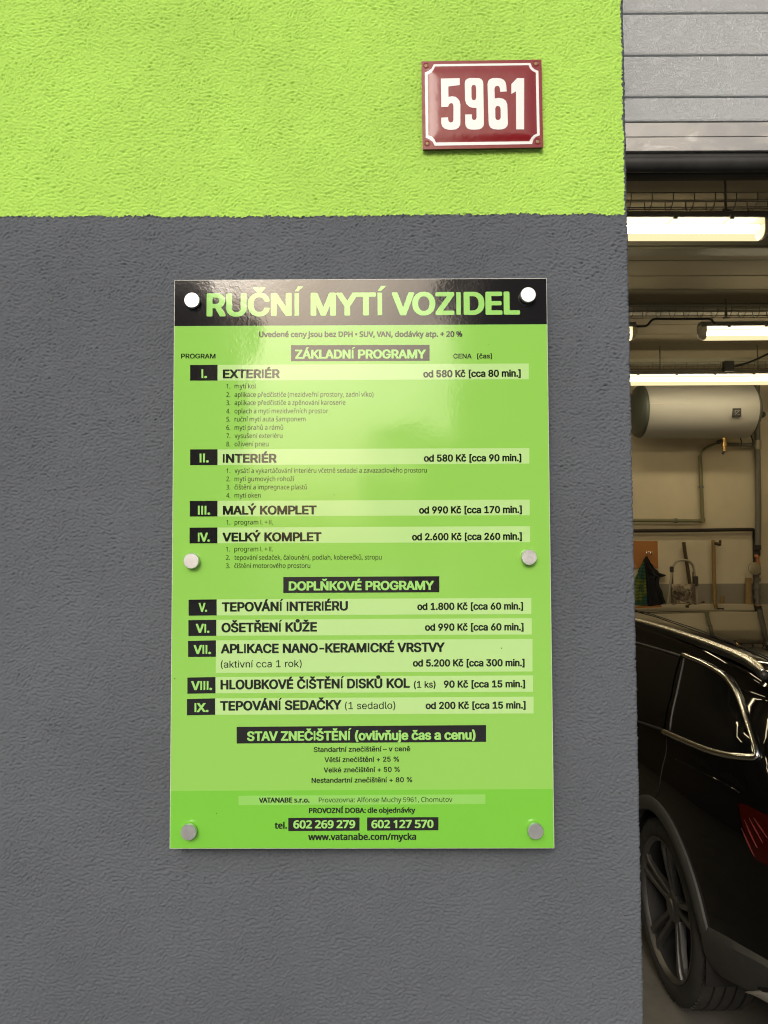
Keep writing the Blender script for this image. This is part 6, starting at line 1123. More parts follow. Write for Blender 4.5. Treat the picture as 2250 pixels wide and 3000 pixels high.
111:[169,[120,4,138,18,144,27,152,46,155,58,155,92,150,112,142,127,128,141,113,149,95,153,74,153,56,149,46,144,33,134,25,123,18,108,14,88,14,64,21,37,32,19,39,12,54,3,74,-3,97,-3],[74,132,95,132,103,129,111,123,119,115,123,107,127,92,127,58,123,44,116,31,110,25,101,20,90,17,74,19,62,24,52,34,46,45,42,62,42,88,49,112,58,123,66,129]],
112:[172,[23,-67,49,-67,49,17,59,7,69,1,84,-3,106,-3,117,0,131,7,145,21,150,30,154,41,158,61,158,89,154,111,147,126,138,138,131,144,120,149,104,153,78,152,62,145,49,132,45,150,22,150],[100,132,112,126,119,119,125,109,130,88,130,62,126,45,118,30,105,20,96,17,85,17,74,20,65,25,55,40,51,54,51,66,49,68,51,97,53,108,57,116,65,125,80,132]],
114:[116,[23,0,49,1,49,85,55,105,59,112,70,124,81,129,86,130,109,129,112,144,112,152,86,153,73,149,61,141,49,126,47,131,47,143,45,150,22,150]],
115:[134,[15,5,26,1,46,-3,75,-3,89,0,105,7,118,19,123,35,123,48,120,57,116,64,109,71,98,78,63,91,46,101,40,108,40,120,46,128,62,133,85,132,108,123,112,123,119,140,118,144,105,149,93,152,59,153,40,149,26,141,20,135,13,120,13,105,16,97,21,89,30,82,86,56,95,48,96,34,95,30,86,21,73,17,45,19,14,29,13,7]],
116:[101,[92,0,96,2,95,20,82,17,70,17,63,20,56,27,53,33,52,38,52,131,95,132,96,150,52,150,52,183,35,184,25,152,3,143,4,132,25,131,25,31,26,26,29,18,34,10,45,1,60,-3,80,-3]],
117:[173,[21,150,21,41,22,40,22,33,29,17,40,5,48,1,64,-3,87,-3,103,1,115,8,124,17,126,15,127,2,129,0,150,0,151,150,123,150,123,56,118,37,102,21,86,17,77,17,60,23,54,29,49,41,49,150]],
118:[142,[144,150,114,150,86,69,83,65,73,33,73,29,71,27,60,61,58,65,28,150,-1,150,56,0,87,1,89,7,94,18,99,36,105,46,110,64,116,75,117,81]],
120:[148,[4,0,34,0,74,58,115,0,143,1,90,77,141,150,112,150,74,95,37,150,6,150,51,88,57,76]],
121:[143,[4,-66,33,-67,44,-65,56,-58,70,-41,80,-22,89,6,94,17,104,45,109,56,123,95,144,148,143,150,114,150,96,95,88,76,72,28,65,54,62,58,59,69,54,80,28,150,-1,150,59,1,47,-30,37,-42,25,-47,2,-46,2,-64]],
122:[132,[119,150,15,150,16,132,90,131,10,17,10,0,122,1,122,19,40,19,118,128,120,131]],
225:[157,[134,0,135,116,134,123,127,136,120,144,109,149,89,153,73,153,71,152,55,150,30,141,29,136,35,122,40,122,55,129,73,133,85,133,97,129,106,120,108,112,110,91,63,89,42,83,27,75,17,64,12,49,12,33,18,15,23,9,35,1,50,-3,73,-3,74,-1,81,-1,94,4,110,19,116,0],[108,73,108,49,107,44,102,33,96,27,87,21,74,17,59,17,51,20,44,26,40,35,40,48,44,57,51,64,59,68,70,71],[122,214,90,215,73,187,63,174,63,170,81,169,85,172,112,199,122,211]],
233:[158,[105,150,93,153,71,153,50,146,42,141,29,128,19,111,15,96,14,62,18,42,23,30,29,22,40,11,58,1,62,1,67,-1,103,-3,105,-1,120,0,136,5,138,7,137,28,133,28,129,25,105,19,79,19,74,20,62,25,52,35,46,45,44,54,43,70,144,70,144,101,140,116,131,132,122,141],[42,91,46,108,54,121,62,128,77,133,87,133,101,128,112,115,116,101,115,90],[123,214,91,215,68,178,64,174,64,170,82,169,86,172,113,199,123,211]],
237:[72,[23,0,50,1,49,150,23,150],[79,214,47,215,36,195,21,175,20,170,38,169,41,171,71,201,79,212]],
253:[143,[4,-66,33,-67,44,-65,56,-58,70,-41,80,-22,89,6,94,17,104,45,109,56,123,95,144,148,143,150,114,150,96,95,88,76,72,28,65,54,62,58,59,69,54,80,28,150,-1,150,59,1,47,-30,37,-42,25,-47,2,-46,2,-64],[114,214,83,215,66,187,55,174,55,170,73,169,78,172,105,199,114,212]],
269:[134,[126,145,113,150,99,152,98,153,67,152,54,148,42,141,33,134,25,123,18,108,14,88,15,52,19,37,25,26,44,7,55,1,73,-3,106,-1,120,3,124,6,124,27,120,27,115,24,95,19,77,19,62,24,52,34,45,49,42,62,42,88,46,105,53,117,59,123,68,129,79,132,91,132,118,125,122,130],[128,214,109,215,97,207,79,191,62,207,50,215,32,215,32,210,53,187,66,169,93,169,105,187,128,211]],
283:[158,[105,150,93,153,71,153,50,146,42,141,29,128,19,111,15,96,14,62,18,42,23,30,29,22,40,11,58,1,62,1,67,-1,103,-3,105,-1,120,0,136,5,138,7,137,28,133,28,129,25,105,19,79,19,74,20,62,25,52,35,46,45,44,54,43,70,144,70,144,101,140,116,131,132,122,141],[42,91,46,108,54,121,62,128,77,133,87,133,101,128,112,115,116,101,115,90],[128,214,109,215,95,205,79,191,51,215,32,215,32,210,54,186,66,169,93,169,108,190,128,210]],
345:[116,[23,0,49,1,49,85,51,87,51,95,56,108,70,124,81,129,86,130,109,129,113,146,112,152,86,153,76,150,62,142,49,126,47,130,47,142,45,150,23,150],[19,214,19,210,35,194,54,169,80,169,90,183,115,210,115,215,96,215,66,191,54,203,38,215]],
353:[134,[15,5,26,1,46,-3,75,-3,89,0,105,7,118,19,123,35,123,48,120,57,116,64,109,71,98,78,63,91,46,101,40,108,40,120,46,128,62,133,85,132,108,123,112,123,119,140,118,144,105,149,93,152,59,153,40,149,26,141,20,135,13,120,13,105,16,97,21,89,30,82,86,56,95,48,96,34,95,30,86,21,73,17,45,19,14,29,13,7],[116,214,96,215,78,201,67,191,38,215,19,215,18,211,45,182,54,169,81,169,85,178,116,211]],
367:[173,[21,150,21,41,22,40,22,33,29,17,40,5,48,1,64,-3,87,-3,103,1,115,8,124,17,126,15,127,2,129,0,150,0,151,150,123,150,123,56,118,37,102,21,86,17,77,17,60,23,54,29,49,41,49,150],[56,211,54,193,57,185,66,175,71,172,83,169,98,171,110,177,118,189,119,194,118,210,115,216,106,224,101,227,97,228,75,228,71,227,64,223],[82,184,73,191,72,203,73,207,79,213,90,215,95,212,100,206,100,193,95,187,90,184]],
382:[132,[119,150,15,150,16,132,90,131,10,17,10,0,122,1,122,19,40,19,118,128,120,131],[114,214,95,215,65,191,48,207,36,215,18,215,18,210,39,187,52,169,79,169,94,190,114,210]],
}
GLYPHS['MB'] = {
32:[42],
37:[233,[25,204,12,191,7,181,3,166,2,124,6,104,15,87,24,78,33,72,41,70,68,70,75,72,77,72,39,6,38,-2,43,-7,47,-8,75,-8,79,-7,88,3,123,68,125,35,129,21,136,9,149,-4,166,-11,188,-11,198,-8,207,-4,221,10,226,21,230,35,231,73,226,99,221,109,202,126,190,130,164,130,156,128,190,187,194,195,194,202,189,207,185,208,157,208,153,207,148,202,110,132,109,151,108,152,108,163,105,175,97,191,86,203,79,207,65,211,43,211],[177,97,180,93,184,84,186,65,187,64,186,42,182,29,178,24,175,26,172,31,170,42,170,53,168,54,171,85],[55,103,49,115,47,131,46,132,47,159,50,170,55,177,59,171,63,156,63,124,59,109]],
43:[160,[158,87,158,111,153,116,149,117,103,118,103,169,98,173,94,175,66,175,62,173,57,169,56,117,11,117,7,116,2,111,2,87,7,82,11,81,57,80,57,29,62,24,66,23,94,23,98,24,103,29,103,81,149,81,153,82]],
44:[75,[4,-43,8,-44,34,-44,38,-43,42,-38,54,-10,65,22,65,33,59,39,55,40,22,40,18,39,13,34,13,28,5,-14,-1,-31,-1,-38]],
46:[75,[66,28,58,36,46,42,28,42,24,40,18,38,9,28,8,24,8,6,9,2,21,-9,29,-12,46,-12,50,-11,56,-8,66,3,67,7]],
47:[104,[108,207,104,208,73,208,69,207,65,202,-9,3,-9,-2,-5,-7,-1,-8,30,-8,34,-7,39,-2,110,190,113,194,113,202]],
48:[160,[64,211,45,205,36,200,20,185,12,171,4,144,3,123,2,121,3,66,7,46,16,23,22,15,36,1,51,-7,60,-10,94,-11,110,-7,123,0,141,18,149,33,155,50,155,57,157,66,157,81,159,83,157,132,152,158,148,168,137,186,125,199,102,209,95,211],[86,27,75,27,65,33,57,48,51,73,50,108,51,109,51,127,53,128,54,143,61,162,68,171,74,173,86,173,91,171,97,164,105,146,108,134,108,123,109,121,109,78,108,77,106,60,102,46,97,35,91,29]],
49:[160,[102,-8,106,-7,111,-2,111,202,106,207,102,208,75,208,69,206,20,168,13,161,13,155,25,139,30,134,34,133,46,134,64,148,64,-2,69,-7,73,-8]],
50:[160,[6,-7,10,-8,148,-8,152,-7,157,-2,157,25,152,30,148,31,67,32,125,89,141,112,148,128,149,135,149,163,146,173,140,185,127,197,119,203,104,208,91,211,54,210,37,204,21,196,4,182,4,175,21,156,33,154,60,171,69,173,83,173,94,167,98,161,101,148,97,130,90,116,82,105,1,24,1,-2]],
53:[160,[138,207,134,208,26,208,22,207,18,202,12,125,11,124,11,103,17,97,30,90,43,90,63,94,76,94,92,90,101,83,105,74,106,53,101,40,94,32,79,27,59,27,45,29,24,39,10,38,6,33,6,6,12,0,29,-7,41,-10,51,-10,52,-11,95,-10,112,-4,126,3,147,23,152,34,156,49,156,78,152,92,147,101,131,117,116,125,96,130,59,131,63,169,134,169,138,171,143,175,143,202]],
54:[160,[98,-11,110,-8,126,-1,150,22,156,38,159,52,159,77,156,91,147,108,134,121,120,129,105,133,73,133,58,128,56,130,64,151,69,159,82,169,87,172,101,175,136,172,140,173,144,178,144,202,137,208,125,211,81,209,62,204,43,193,26,177,17,162,10,144,5,119,3,68,7,46,11,34,18,22,35,4,51,-5,70,-11],[90,27,77,27,66,33,56,50,53,60,53,74,58,85,68,94,81,98,93,97,101,93,107,84,111,69,111,58,107,42,104,37,98,31]],
55:[160,[30,-7,34,-8,69,-8,73,-7,78,-2,159,178,159,202,154,207,150,208,9,208,5,207,0,202,0,175,5,171,9,169,102,169,26,3,26,-2]],
57:[160,[63,211,40,204,29,197,15,183,10,175,5,162,2,148,2,123,5,109,13,93,27,79,42,71,56,67,87,67,103,72,105,70,97,49,92,41,79,31,60,25,47,25,33,29,25,29,21,28,17,23,17,-2,24,-8,38,-11,81,-10,102,-3,118,7,135,23,140,31,151,56,156,81,158,132,154,154,148,168,143,178,126,196,110,205,91,211],[71,173,85,173,94,168,100,160,108,140,108,125,103,115,93,106,79,102,67,103,60,107,53,119,50,131,50,142,54,158,63,169]],
58:[75,[66,28,58,36,46,42,28,42,24,40,18,38,9,28,8,24,8,6,9,2,21,-9,29,-12,46,-12,50,-11,56,-8,66,3,67,7],[9,149,8,145,8,127,11,120,22,110,30,108,45,108,56,112,66,123,67,127,66,147,53,160,42,163,26,161,19,159]],
65:[179,[104,208,75,208,71,207,64,201,60,187,50,163,48,157,-11,7,-12,-2,-7,-7,-3,-8,29,-8,33,-7,39,-1,40,6,60,54,118,54,126,36,140,-2,144,-7,148,-8,182,-8,186,-7,191,-2,188,11,171,53,169,60,145,119,144,126,138,136,116,198,108,207],[89,134,101,105,104,93,74,93]],
66:[182,[20,207,15,202,15,-2,20,-7,24,-8,114,-8,115,-7,129,-5,151,4,170,21,175,30,179,45,179,69,176,80,170,91,161,99,149,107,166,122,172,139,172,162,170,173,166,181,149,196,129,204,115,207,103,207,102,208,24,208],[65,85,98,86,99,85,107,85,119,79,124,75,128,64,128,54,123,40,112,32,102,30,65,30],[65,123,65,171,103,169,114,165,119,161,123,147,120,135,114,128,103,124]],
68:[204,[20,-7,24,-8,102,-8,103,-7,112,-7,125,-4,141,1,158,11,183,36,194,57,198,73,198,80,199,81,199,122,195,142,188,158,180,170,158,191,143,199,127,204,115,207,106,207,104,208,24,208,20,207,15,202,15,-2],[65,30,65,170,91,171,92,169,107,168,127,159,135,151,144,134,148,116,148,85,145,73,141,62,133,49,121,39,112,35,98,31]],
69:[156,[146,-7,151,-2,151,24,146,28,142,30,65,30,65,86,137,86,141,87,145,92,145,118,141,122,137,124,65,124,65,169,142,169,146,171,151,175,151,202,146,207,142,208,24,208,20,207,15,202,15,-2,20,-7,24,-8,142,-8]],
72:[208,[188,-7,192,-2,192,202,188,207,184,208,151,208,147,207,143,202,142,124,65,124,65,202,60,207,56,208,24,208,20,207,15,202,15,-2,20,-7,24,-8,56,-8,60,-7,65,-2,65,85,142,85,143,-2,147,-7,151,-8,184,-8]],
78:[213,[193,-7,198,-2,198,202,193,207,189,208,158,208,154,207,149,202,150,77,70,201,64,207,60,208,24,208,20,207,15,202,15,-2,20,-7,24,-8,53,-8,57,-7,62,-2,63,124,143,-1,149,-7,153,-8,189,-8]],
79:[219,[162,201,143,208,129,211,90,211,89,209,76,208,63,204,46,195,26,177,20,167,12,150,6,128,6,119,5,117,6,72,10,54,18,35,28,22,39,11,53,1,77,-8,92,-10,93,-11,125,-11,127,-10,141,-8,157,-3,172,5,189,21,200,35,209,58,213,78,213,123,212,124,211,138,205,154,192,177,178,191],[106,27,105,28,92,29,81,35,72,42,67,50,63,58,57,77,56,115,63,142,71,156,77,162,92,171,113,173,114,172,128,171,139,165,146,159,151,151,158,136,161,125,164,97,162,96,162,83,159,69,155,57,149,45,140,36,131,31,123,28]],
80:[169,[20,-7,24,-8,56,-8,60,-7,65,-2,65,70,95,70,123,77,135,82,146,90,160,107,167,127,167,157,163,170,156,181,139,196,119,204,107,207,98,207,96,208,24,208,20,207,15,202,15,-2],[65,107,65,170,83,171,84,169,94,169,107,164,112,159,117,144,117,135,112,120,106,114,96,110,83,109,82,107]],
82:[174,[20,207,15,202,15,-2,20,-7,24,-8,56,-8,60,-7,65,-2,65,75,83,75,125,2,133,-7,137,-8,173,-8,177,-7,182,-2,182,3,132,84,133,87,145,94,156,105,166,123,167,128,167,158,164,169,157,181,141,196,130,202,110,207,100,207,99,208,24,208],[65,112,65,170,95,169,108,164,114,157,117,146,117,138,112,123,106,117,95,113]],
83:[154,[8,-1,30,-8,47,-10,49,-11,86,-11,88,-10,94,-10,113,-4,126,3,141,15,147,25,153,42,153,65,150,76,146,84,135,97,124,105,105,114,82,122,62,133,57,139,55,147,55,155,59,164,70,172,93,172,105,169,122,162,136,164,141,168,147,186,147,194,141,200,121,207,100,211,65,211,43,205,30,199,12,181,5,163,5,139,8,128,13,117,30,101,38,95,62,85,75,80,97,68,103,57,103,46,97,35,88,29,74,27,47,29,19,39,7,38,2,33,2,5]],
84:[156,[61,-8,93,-8,98,-7,102,-2,102,169,157,169,161,171,165,175,165,202,161,207,157,208,-1,208,-5,207,-9,202,-9,175,-5,171,-1,169,53,169,53,-2,57,-7]],
85:[205,[187,207,183,208,151,208,147,207,142,202,142,62,141,56,137,45,127,33,115,28,106,28,105,27,90,28,74,36,67,48,63,61,63,202,58,207,54,208,22,208,18,207,13,202,13,58,14,57,14,49,23,27,29,18,42,5,55,-3,77,-10,119,-11,120,-10,133,-8,154,0,162,5,178,22,188,41,192,62,192,202]],
86:[168,[-12,202,-12,195,-9,191,-5,177,-3,173,1,158,4,154,8,139,11,135,15,120,17,116,21,101,24,97,28,83,31,79,35,64,38,60,59,-2,64,-7,68,-8,100,-8,104,-7,112,3,116,18,118,22,122,37,125,41,129,56,132,60,136,75,138,79,142,93,145,97,149,112,152,116,156,131,159,135,163,150,179,191,180,202,175,207,171,208,138,208,134,207,129,202,84,73,39,202,34,207,30,208,-3,208,-7,207]],
90:[160,[156,-7,161,-2,161,25,156,30,152,31,62,31,62,33,157,175,158,178,158,202,154,207,150,208,11,208,7,207,3,202,3,175,7,171,11,169,97,169,-1,22,-1,-2,3,-7,7,-8,152,-8]],
97:[157,[141,-7,146,-2,146,119,145,125,138,139,126,150,116,156,91,161,59,160,47,157,23,148,18,143,18,134,24,120,28,115,43,114,62,122,82,125,90,122,95,117,99,99,74,98,73,97,61,97,47,94,24,85,9,70,3,61,1,52,1,30,5,17,12,7,26,-4,47,-11,83,-10,96,-5,104,0,109,-7,113,-8,137,-8],[98,64,96,46,89,33,81,28,71,25,62,25,58,27,53,31,51,38,51,45,55,54,58,58,73,63,81,63,82,64]],
98:[172,[16,220,12,216,12,-2,16,-7,20,-8,45,-8,55,-1,62,-5,81,-11,108,-11,131,-4,144,5,155,18,162,30,166,42,168,57,169,58,169,92,168,93,166,108,158,128,139,149,119,158,105,161,85,161,84,160,70,158,61,154,60,216,55,220,51,222,20,222],[93,25,81,27,71,33,64,46,61,58,61,69,60,70,61,95,65,109,73,119,82,123,97,123,104,121,111,113,114,108,119,87,119,65,118,64,117,50,112,40,104,29]],
99:[134,[133,152,115,158,102,160,101,161,64,160,47,154,35,148,22,136,14,125,7,111,3,91,5,49,9,34,17,19,38,0,48,-5,62,-10,101,-11,126,-4,135,3,135,29,130,33,117,35,109,31,93,27,74,28,68,31,60,41,53,65,54,93,57,103,64,115,75,122,82,123,95,122,111,117,125,118,131,124,138,142,138,147]],
100:[172,[156,220,152,222,121,222,117,220,112,216,111,154,98,160,91,160,90,161,58,160,46,156,34,149,18,134,13,125,7,112,3,91,3,58,5,57,6,42,15,19,30,4,39,-3,52,-8,64,-11,91,-11,106,-7,115,-1,121,-7,125,-8,152,-8,156,-7,160,-2,160,216],[81,125,94,122,101,117,109,100,111,85,112,84,112,62,108,44,104,35,98,29,83,25,74,27,68,29,62,35,57,46,53,64,54,93,60,109,67,119,74,123]],
101:[158,[68,161,52,157,35,148,18,131,9,113,3,89,3,60,10,33,18,19,34,4,51,-5,64,-10,71,-10,73,-11,106,-11,107,-10,122,-8,142,-1,148,5,148,30,144,35,130,36,122,32,102,27,77,28,68,32,62,38,57,48,54,61,146,62,150,63,155,68,155,104,151,119,142,135,129,148,121,153,107,158,95,161],[56,99,61,113,68,121,79,125,90,123,94,121,101,112,105,99]],
106:[72,[52,158,20,158,16,157,11,152,11,-29,7,-38,1,-39,-8,-36,-19,-36,-23,-38,-27,-42,-27,-67,-23,-71,-15,-74,19,-75,34,-71,43,-66,52,-57,58,-44,60,-29,61,-28,61,152,56,157],[63,182,63,199,51,212,43,215,30,215,18,210,10,199,10,182,22,169,31,167,42,167,52,171]],
107:[150,[16,219,12,214,12,-2,16,-7,20,-8,51,-8,55,-7,60,-2,60,52,63,54,109,-7,113,-8,149,-8,153,-7,158,-2,158,5,96,85,151,143,154,147,154,152,149,157,145,159,110,159,106,157,61,109,60,214,55,219,51,220,20,220]],
108:[72,[20,-8,51,-8,55,-7,60,-2,60,214,55,219,51,220,20,220,16,219,12,214,12,-2,16,-7]],
109:[262,[251,-2,251,115,245,134,239,143,225,154,200,161,178,161,157,156,147,150,143,146,140,146,129,154,119,159,105,161,82,161,66,157,57,152,51,157,47,159,20,159,16,157,12,152,12,-2,16,-7,20,-8,51,-8,55,-7,60,-2,60,83,61,84,61,95,65,109,69,116,81,124,94,124,100,121,104,114,107,104,107,-2,112,-7,116,-8,147,-8,151,-7,155,-2,155,88,157,89,157,97,164,115,170,121,176,124,190,124,195,121,200,114,202,104,202,-2,207,-7,211,-8,242,-8,246,-7]],
110:[173,[157,-7,162,-2,162,114,158,130,151,140,139,152,131,156,109,161,77,160,61,154,58,152,47,159,20,159,16,157,12,152,12,-2,16,-7,20,-8,51,-8,55,-7,60,-2,60,81,61,83,63,100,67,111,74,120,84,124,100,124,108,118,114,103,114,-2,119,-7,123,-8,153,-8]],
111:[169,[126,-3,138,5,152,21,160,35,165,49,166,56,166,95,160,115,155,125,134,148,120,156,106,160,71,161,58,158,39,150,28,142,17,130,10,117,5,100,3,61,5,60,6,46,14,26,21,17,38,1,47,-4,63,-10,99,-11],[77,123,93,123,101,119,108,112,112,104,116,89,116,61,112,46,103,32,94,27,87,25,73,28,62,37,57,48,53,65,53,85,60,109,68,119]],
112:[172,[16,-74,20,-75,51,-75,55,-74,60,-69,61,-4,81,-11,109,-11,116,-9,137,0,155,18,159,25,165,38,169,58,168,101,164,117,158,128,149,140,137,150,127,156,106,161,82,161,66,157,57,152,51,157,47,158,20,158,16,157,12,152,12,-69],[93,25,81,27,76,30,68,37,61,57,60,83,61,84,63,101,71,117,82,124,97,124,108,116,114,107,119,85,119,65,115,48,107,33,101,28]],
114:[116,[16,-7,20,-8,51,-8,55,-7,60,-2,60,83,63,96,69,109,77,117,89,122,112,121,116,122,121,127,122,140,123,142,123,154,119,159,106,161,84,161,66,156,57,149,56,152,51,157,47,159,20,159,16,157,12,152,12,-2]],
115:[134,[8,-1,23,-7,43,-11,78,-11,104,-4,112,0,124,11,131,22,134,33,134,50,131,60,127,66,116,78,105,85,57,105,51,111,51,117,53,121,58,123,74,125,88,122,105,115,118,117,123,121,130,138,130,146,125,150,108,157,96,160,57,161,34,156,19,148,9,138,2,123,2,103,5,95,10,87,23,75,45,64,75,52,84,45,85,37,84,33,79,28,70,25,47,27,30,32,19,38,7,36,2,31,2,5]],
116:[101,[102,-5,107,-1,107,22,102,27,98,28,87,28,79,25,72,25,66,30,64,35,62,41,62,123,98,123,102,125,107,130,107,152,102,157,98,158,63,158,62,186,58,191,54,192,32,192,28,191,22,183,22,179,15,159,2,152,-3,150,-8,146,-8,130,-3,125,1,123,14,123,14,29,18,15,31,0,39,-5,51,-10,83,-11]],
117:[173,[15,157,10,152,10,38,11,37,11,30,18,14,34,-1,42,-5,62,-11,98,-10,117,-1,122,-7,126,-8,153,-8,157,-7,162,-2,162,152,157,157,153,158,121,158,117,157,112,152,112,58,109,46,107,40,99,31,91,27,79,25,67,29,60,44,60,152,55,157,51,158,19,158]],
118:[142,[154,152,150,157,146,159,112,159,108,157,103,152,72,64,69,68,39,152,34,157,30,159,-3,159,-7,157,-12,152,-12,146,-7,135,7,96,27,46,40,7,44,-2,49,-7,53,-8,89,-8,93,-7,98,-2,136,100,152,139]],
119:[220,[-9,153,-8,141,10,82,30,4,31,0,37,-6,41,-8,76,-8,80,-6,85,-2,110,78,133,0,139,-6,143,-8,178,-8,182,-6,188,0,188,4,191,9,195,28,198,33,202,52,205,57,209,76,229,145,229,153,224,157,220,159,188,159,184,157,179,153,160,76,143,129,143,133,137,146,137,150,131,157,127,159,94,159,90,157,84,151,84,147,76,126,68,96,62,80,60,78,41,153,36,157,32,159,0,159,-4,157]],
121:[143,[-3,-73,9,-75,43,-74,63,-65,76,-52,90,-25,100,3,105,14,114,42,120,53,133,92,155,146,155,152,150,157,146,158,112,158,108,157,104,152,72,64,39,152,35,157,31,158,-3,158,-7,157,-12,152,-10,143,47,1,41,-20,31,-35,22,-39,0,-38,-4,-39,-9,-44,-9,-67]],
122:[132,[4,-7,8,-8,124,-8,128,-7,133,-2,133,21,128,26,124,27,59,28,129,126,130,128,130,152,126,157,122,159,13,159,9,157,4,152,4,130,9,125,13,124,71,124,71,122,-1,19,-1,-2]],
205:[95,[91,207,87,208,8,208,4,207,-1,202,-1,183,7,177,21,175,23,173,23,26,4,21,-1,17,-1,-2,4,-7,8,-8,87,-8,91,-7,96,-2,96,17,91,21,72,26,72,173,74,175,88,177,96,183,96,202],[101,267,97,271,92,273,56,273,52,271,46,265,37,248,21,226,21,217,25,212,29,211,52,211,56,212,93,248,101,259]],
225:[157,[141,-7,146,-2,146,119,145,125,138,139,126,150,108,158,84,162,91,165,123,197,132,209,132,217,128,222,124,223,87,223,83,222,77,216,63,190,52,177,52,167,57,162,69,160,47,157,23,148,18,143,18,134,24,120,28,115,32,114,43,114,67,123,74,123,75,125,87,123,95,117,99,99,74,98,73,97,61,97,47,94,35,90,20,82,9,70,3,61,1,52,1,30,5,17,12,7,26,-4,40,-10,47,-11,75,-11,96,-5,104,0,109,-7,113,-8,137,-8],[98,64,96,46,89,33,81,28,71,25,62,25,58,27,53,31,51,38,51,45,55,54,58,58,73,63,81,63,82,64]],
233:[158,[125,223,89,223,85,222,79,216,73,205,53,177,53,167,58,162,68,160,52,157,35,148,18,131,7,109,3,89,3,60,10,33,18,19,34,4,51,-5,64,-10,71,-10,73,-11,115,-10,142,-1,148,5,148,30,144,35,130,36,122,32,102,27,82,27,68,32,62,38,57,48,54,57,55,62,146,62,150,63,155,68,155,104,151,119,142,135,129,148,118,154,102,160,85,162,93,165,124,197,134,209,134,217,129,222],[56,99,61,113,68,121,79,125,90,123,94,121,101,112,105,99]],
8226:[105,[90,129,80,139,61,145,38,144,24,137,14,126,9,114,9,91,12,82,16,75,25,66,42,59,64,59,80,66,90,76,95,90,95,115]],
}
# ---------------------------------------------------------------- lettering
_tri = {}
def fill(vs, es, holes=True):
    """triangles inside closed outlines, by the even-odd rule"""
    r = delaunay_2d_cdt(vs, es, [], 0, 1e-6); co = r[0]; F = []
    seg = [(vs[a], vs[b]) for a, b in es]
    A = np.array([(a[0], a[1], b[0], b[1]) for a, b in seg]); ax, ay, bx, by = A.T
    for q in r[2]:
        x = sum(co[i].x for i in q) / len(q) + 1e-5; y = sum(co[i].y for i in q) / len(q) + 1.3e-5
        m = (ay > y) != (by > y)
        if (x < (bx[m] - ax[m]) * (y - ay[m]) / (by[m] - ay[m]) + ax[m]).sum() % 2: F.append(tuple(q))
    return co, F
def glyph(fn, ch):
    """triangles of one letter in units of the capital height"""
    k = (fn, ch)
    if k in _tri: return _tri[k]
    adv, *loops = GLYPHS[fn][ord(ch)]
    if ch == 'Í' and fn == 'HB': adv = 76; loops = [[18, -6, 58, -6, 58, 206, 18, 206], [20, 222, 50, 222, 98, 270, 50, 270]]
    if ch == 'I' and fn == 'HB': adv = 76; loops = [[18, -6, 58, -6, 58, 206, 18, 206]]
    if ch == 'I' and fn == 'MR': adv = 58; loops = [[17, 0, 41, 0, 41, 200, 17, 200]]
    vs = []; es = []
    for l in loops:
        n0 = len(vs); pts = [Vector((l[i] / 200, l[i + 1] / 200)) for i in range(0, len(l), 2)]
        vs += pts; es += [(n0 + i, n0 + (i + 1) % len(pts)) for i in range(len(pts))]
    if vs:
        r = fill(vs, es); _tri[k] = (adv / 200, [tuple(p) for p in r[0]], [tuple(f) for f in r[1]])
    else: _tri[k] = (adv / 200, [], [])
    return _tri[k]
def layout(runs, kern=0.0):
    """runs = [(font, text)] -> points, faces, left, right"""
    V = []; F = []; x = 0.0
    for fn, txt in runs:
        for i, ch in enumerate(txt):
            a, v, f = glyph(fn, ch); n = len(V)
            V += [(p[0] + x, p[1], i % 2) for p in v]; F += [tuple(i_ + n for i_ in q) for q in f]
            if ch == '-': x -= .05; a -= .05
            if ch == ' ': a = .40 if fn[0] == 'H' else .33
            x += a + kern
            if ch + txt[i + 1:i + 2] in ('TA', 'AT', 'AV', 'VA', 'VÁ', 'KY', 'LK', 'LÝ', 'KÝ', 'LT', 'V.', 'VO', 'YT', 'PL', 'AČ', 'RV', 'TV', 'VY'): x -= .06
    return V, F, min(p[0] for p in V), max(p[0] for p in V)
YF = -0.031                 # front face of the price board
board = empty('price_board', P(1060, 2487, YF + .004), 'green price list board of the car wash on six metal studs', 'sign')
BL = 0.00012
def text(fn, s, x0, x1, y0, y1, cap, m, lev=3, name='lettering', kern=None):
    """one line of print from pixel (x0, y0) to (x1, y1) on the baseline, cap = height of its capitals in pixels"""
    if kern is None: kern = {'HB': -.012, 'HR': -.01, 'HS': .0, 'MR': 0.0, 'MB': .006}[fn]
    V, F, l, r = layout([(fn, s)] if isinstance(s, str) else s, kern)
    a = P(x0, y0, YF); b = P(x1, y1, YF); ex = (b - a); W_ = ex.length; ex.normalize(); ez = Vector((-ex.z, 0, ex.x))
    c = (P(x0, y0, YF) - P(x0, y0 - cap, YF)).length
    sx = W_ / (r - l)
    vv = [a + ex * (p[0] - l) * sx + ez * p[1] * c + Vector((0, -BL * lev - p[2] * .00002, 0)) for p in V]
    ff = []
    for q in F:
        p0, p1, p2 = vv[q[0]], vv[q[1]], vv[q[2]]
        ff.append(q if (p1 - p0).cross(p2 - p0).y < 0 else tuple(reversed(q)))
    return obj(name, vv, ff, m, board)
def block(x0, yl0, yl1, x1, yr0, yr1, m, lev, name, xb0=None, xb1=None):
    c = [P(x0, yl0, YF), P(x1, yr0, YF), P(xb1 if xb1 else x1, yr1, YF), P(xb0 if xb0 else x0, yl1, YF)]
    return obj(name, [p + Vector((0, -BL * lev, 0)) for p in c], [(0, 3, 2, 1)], m, board)
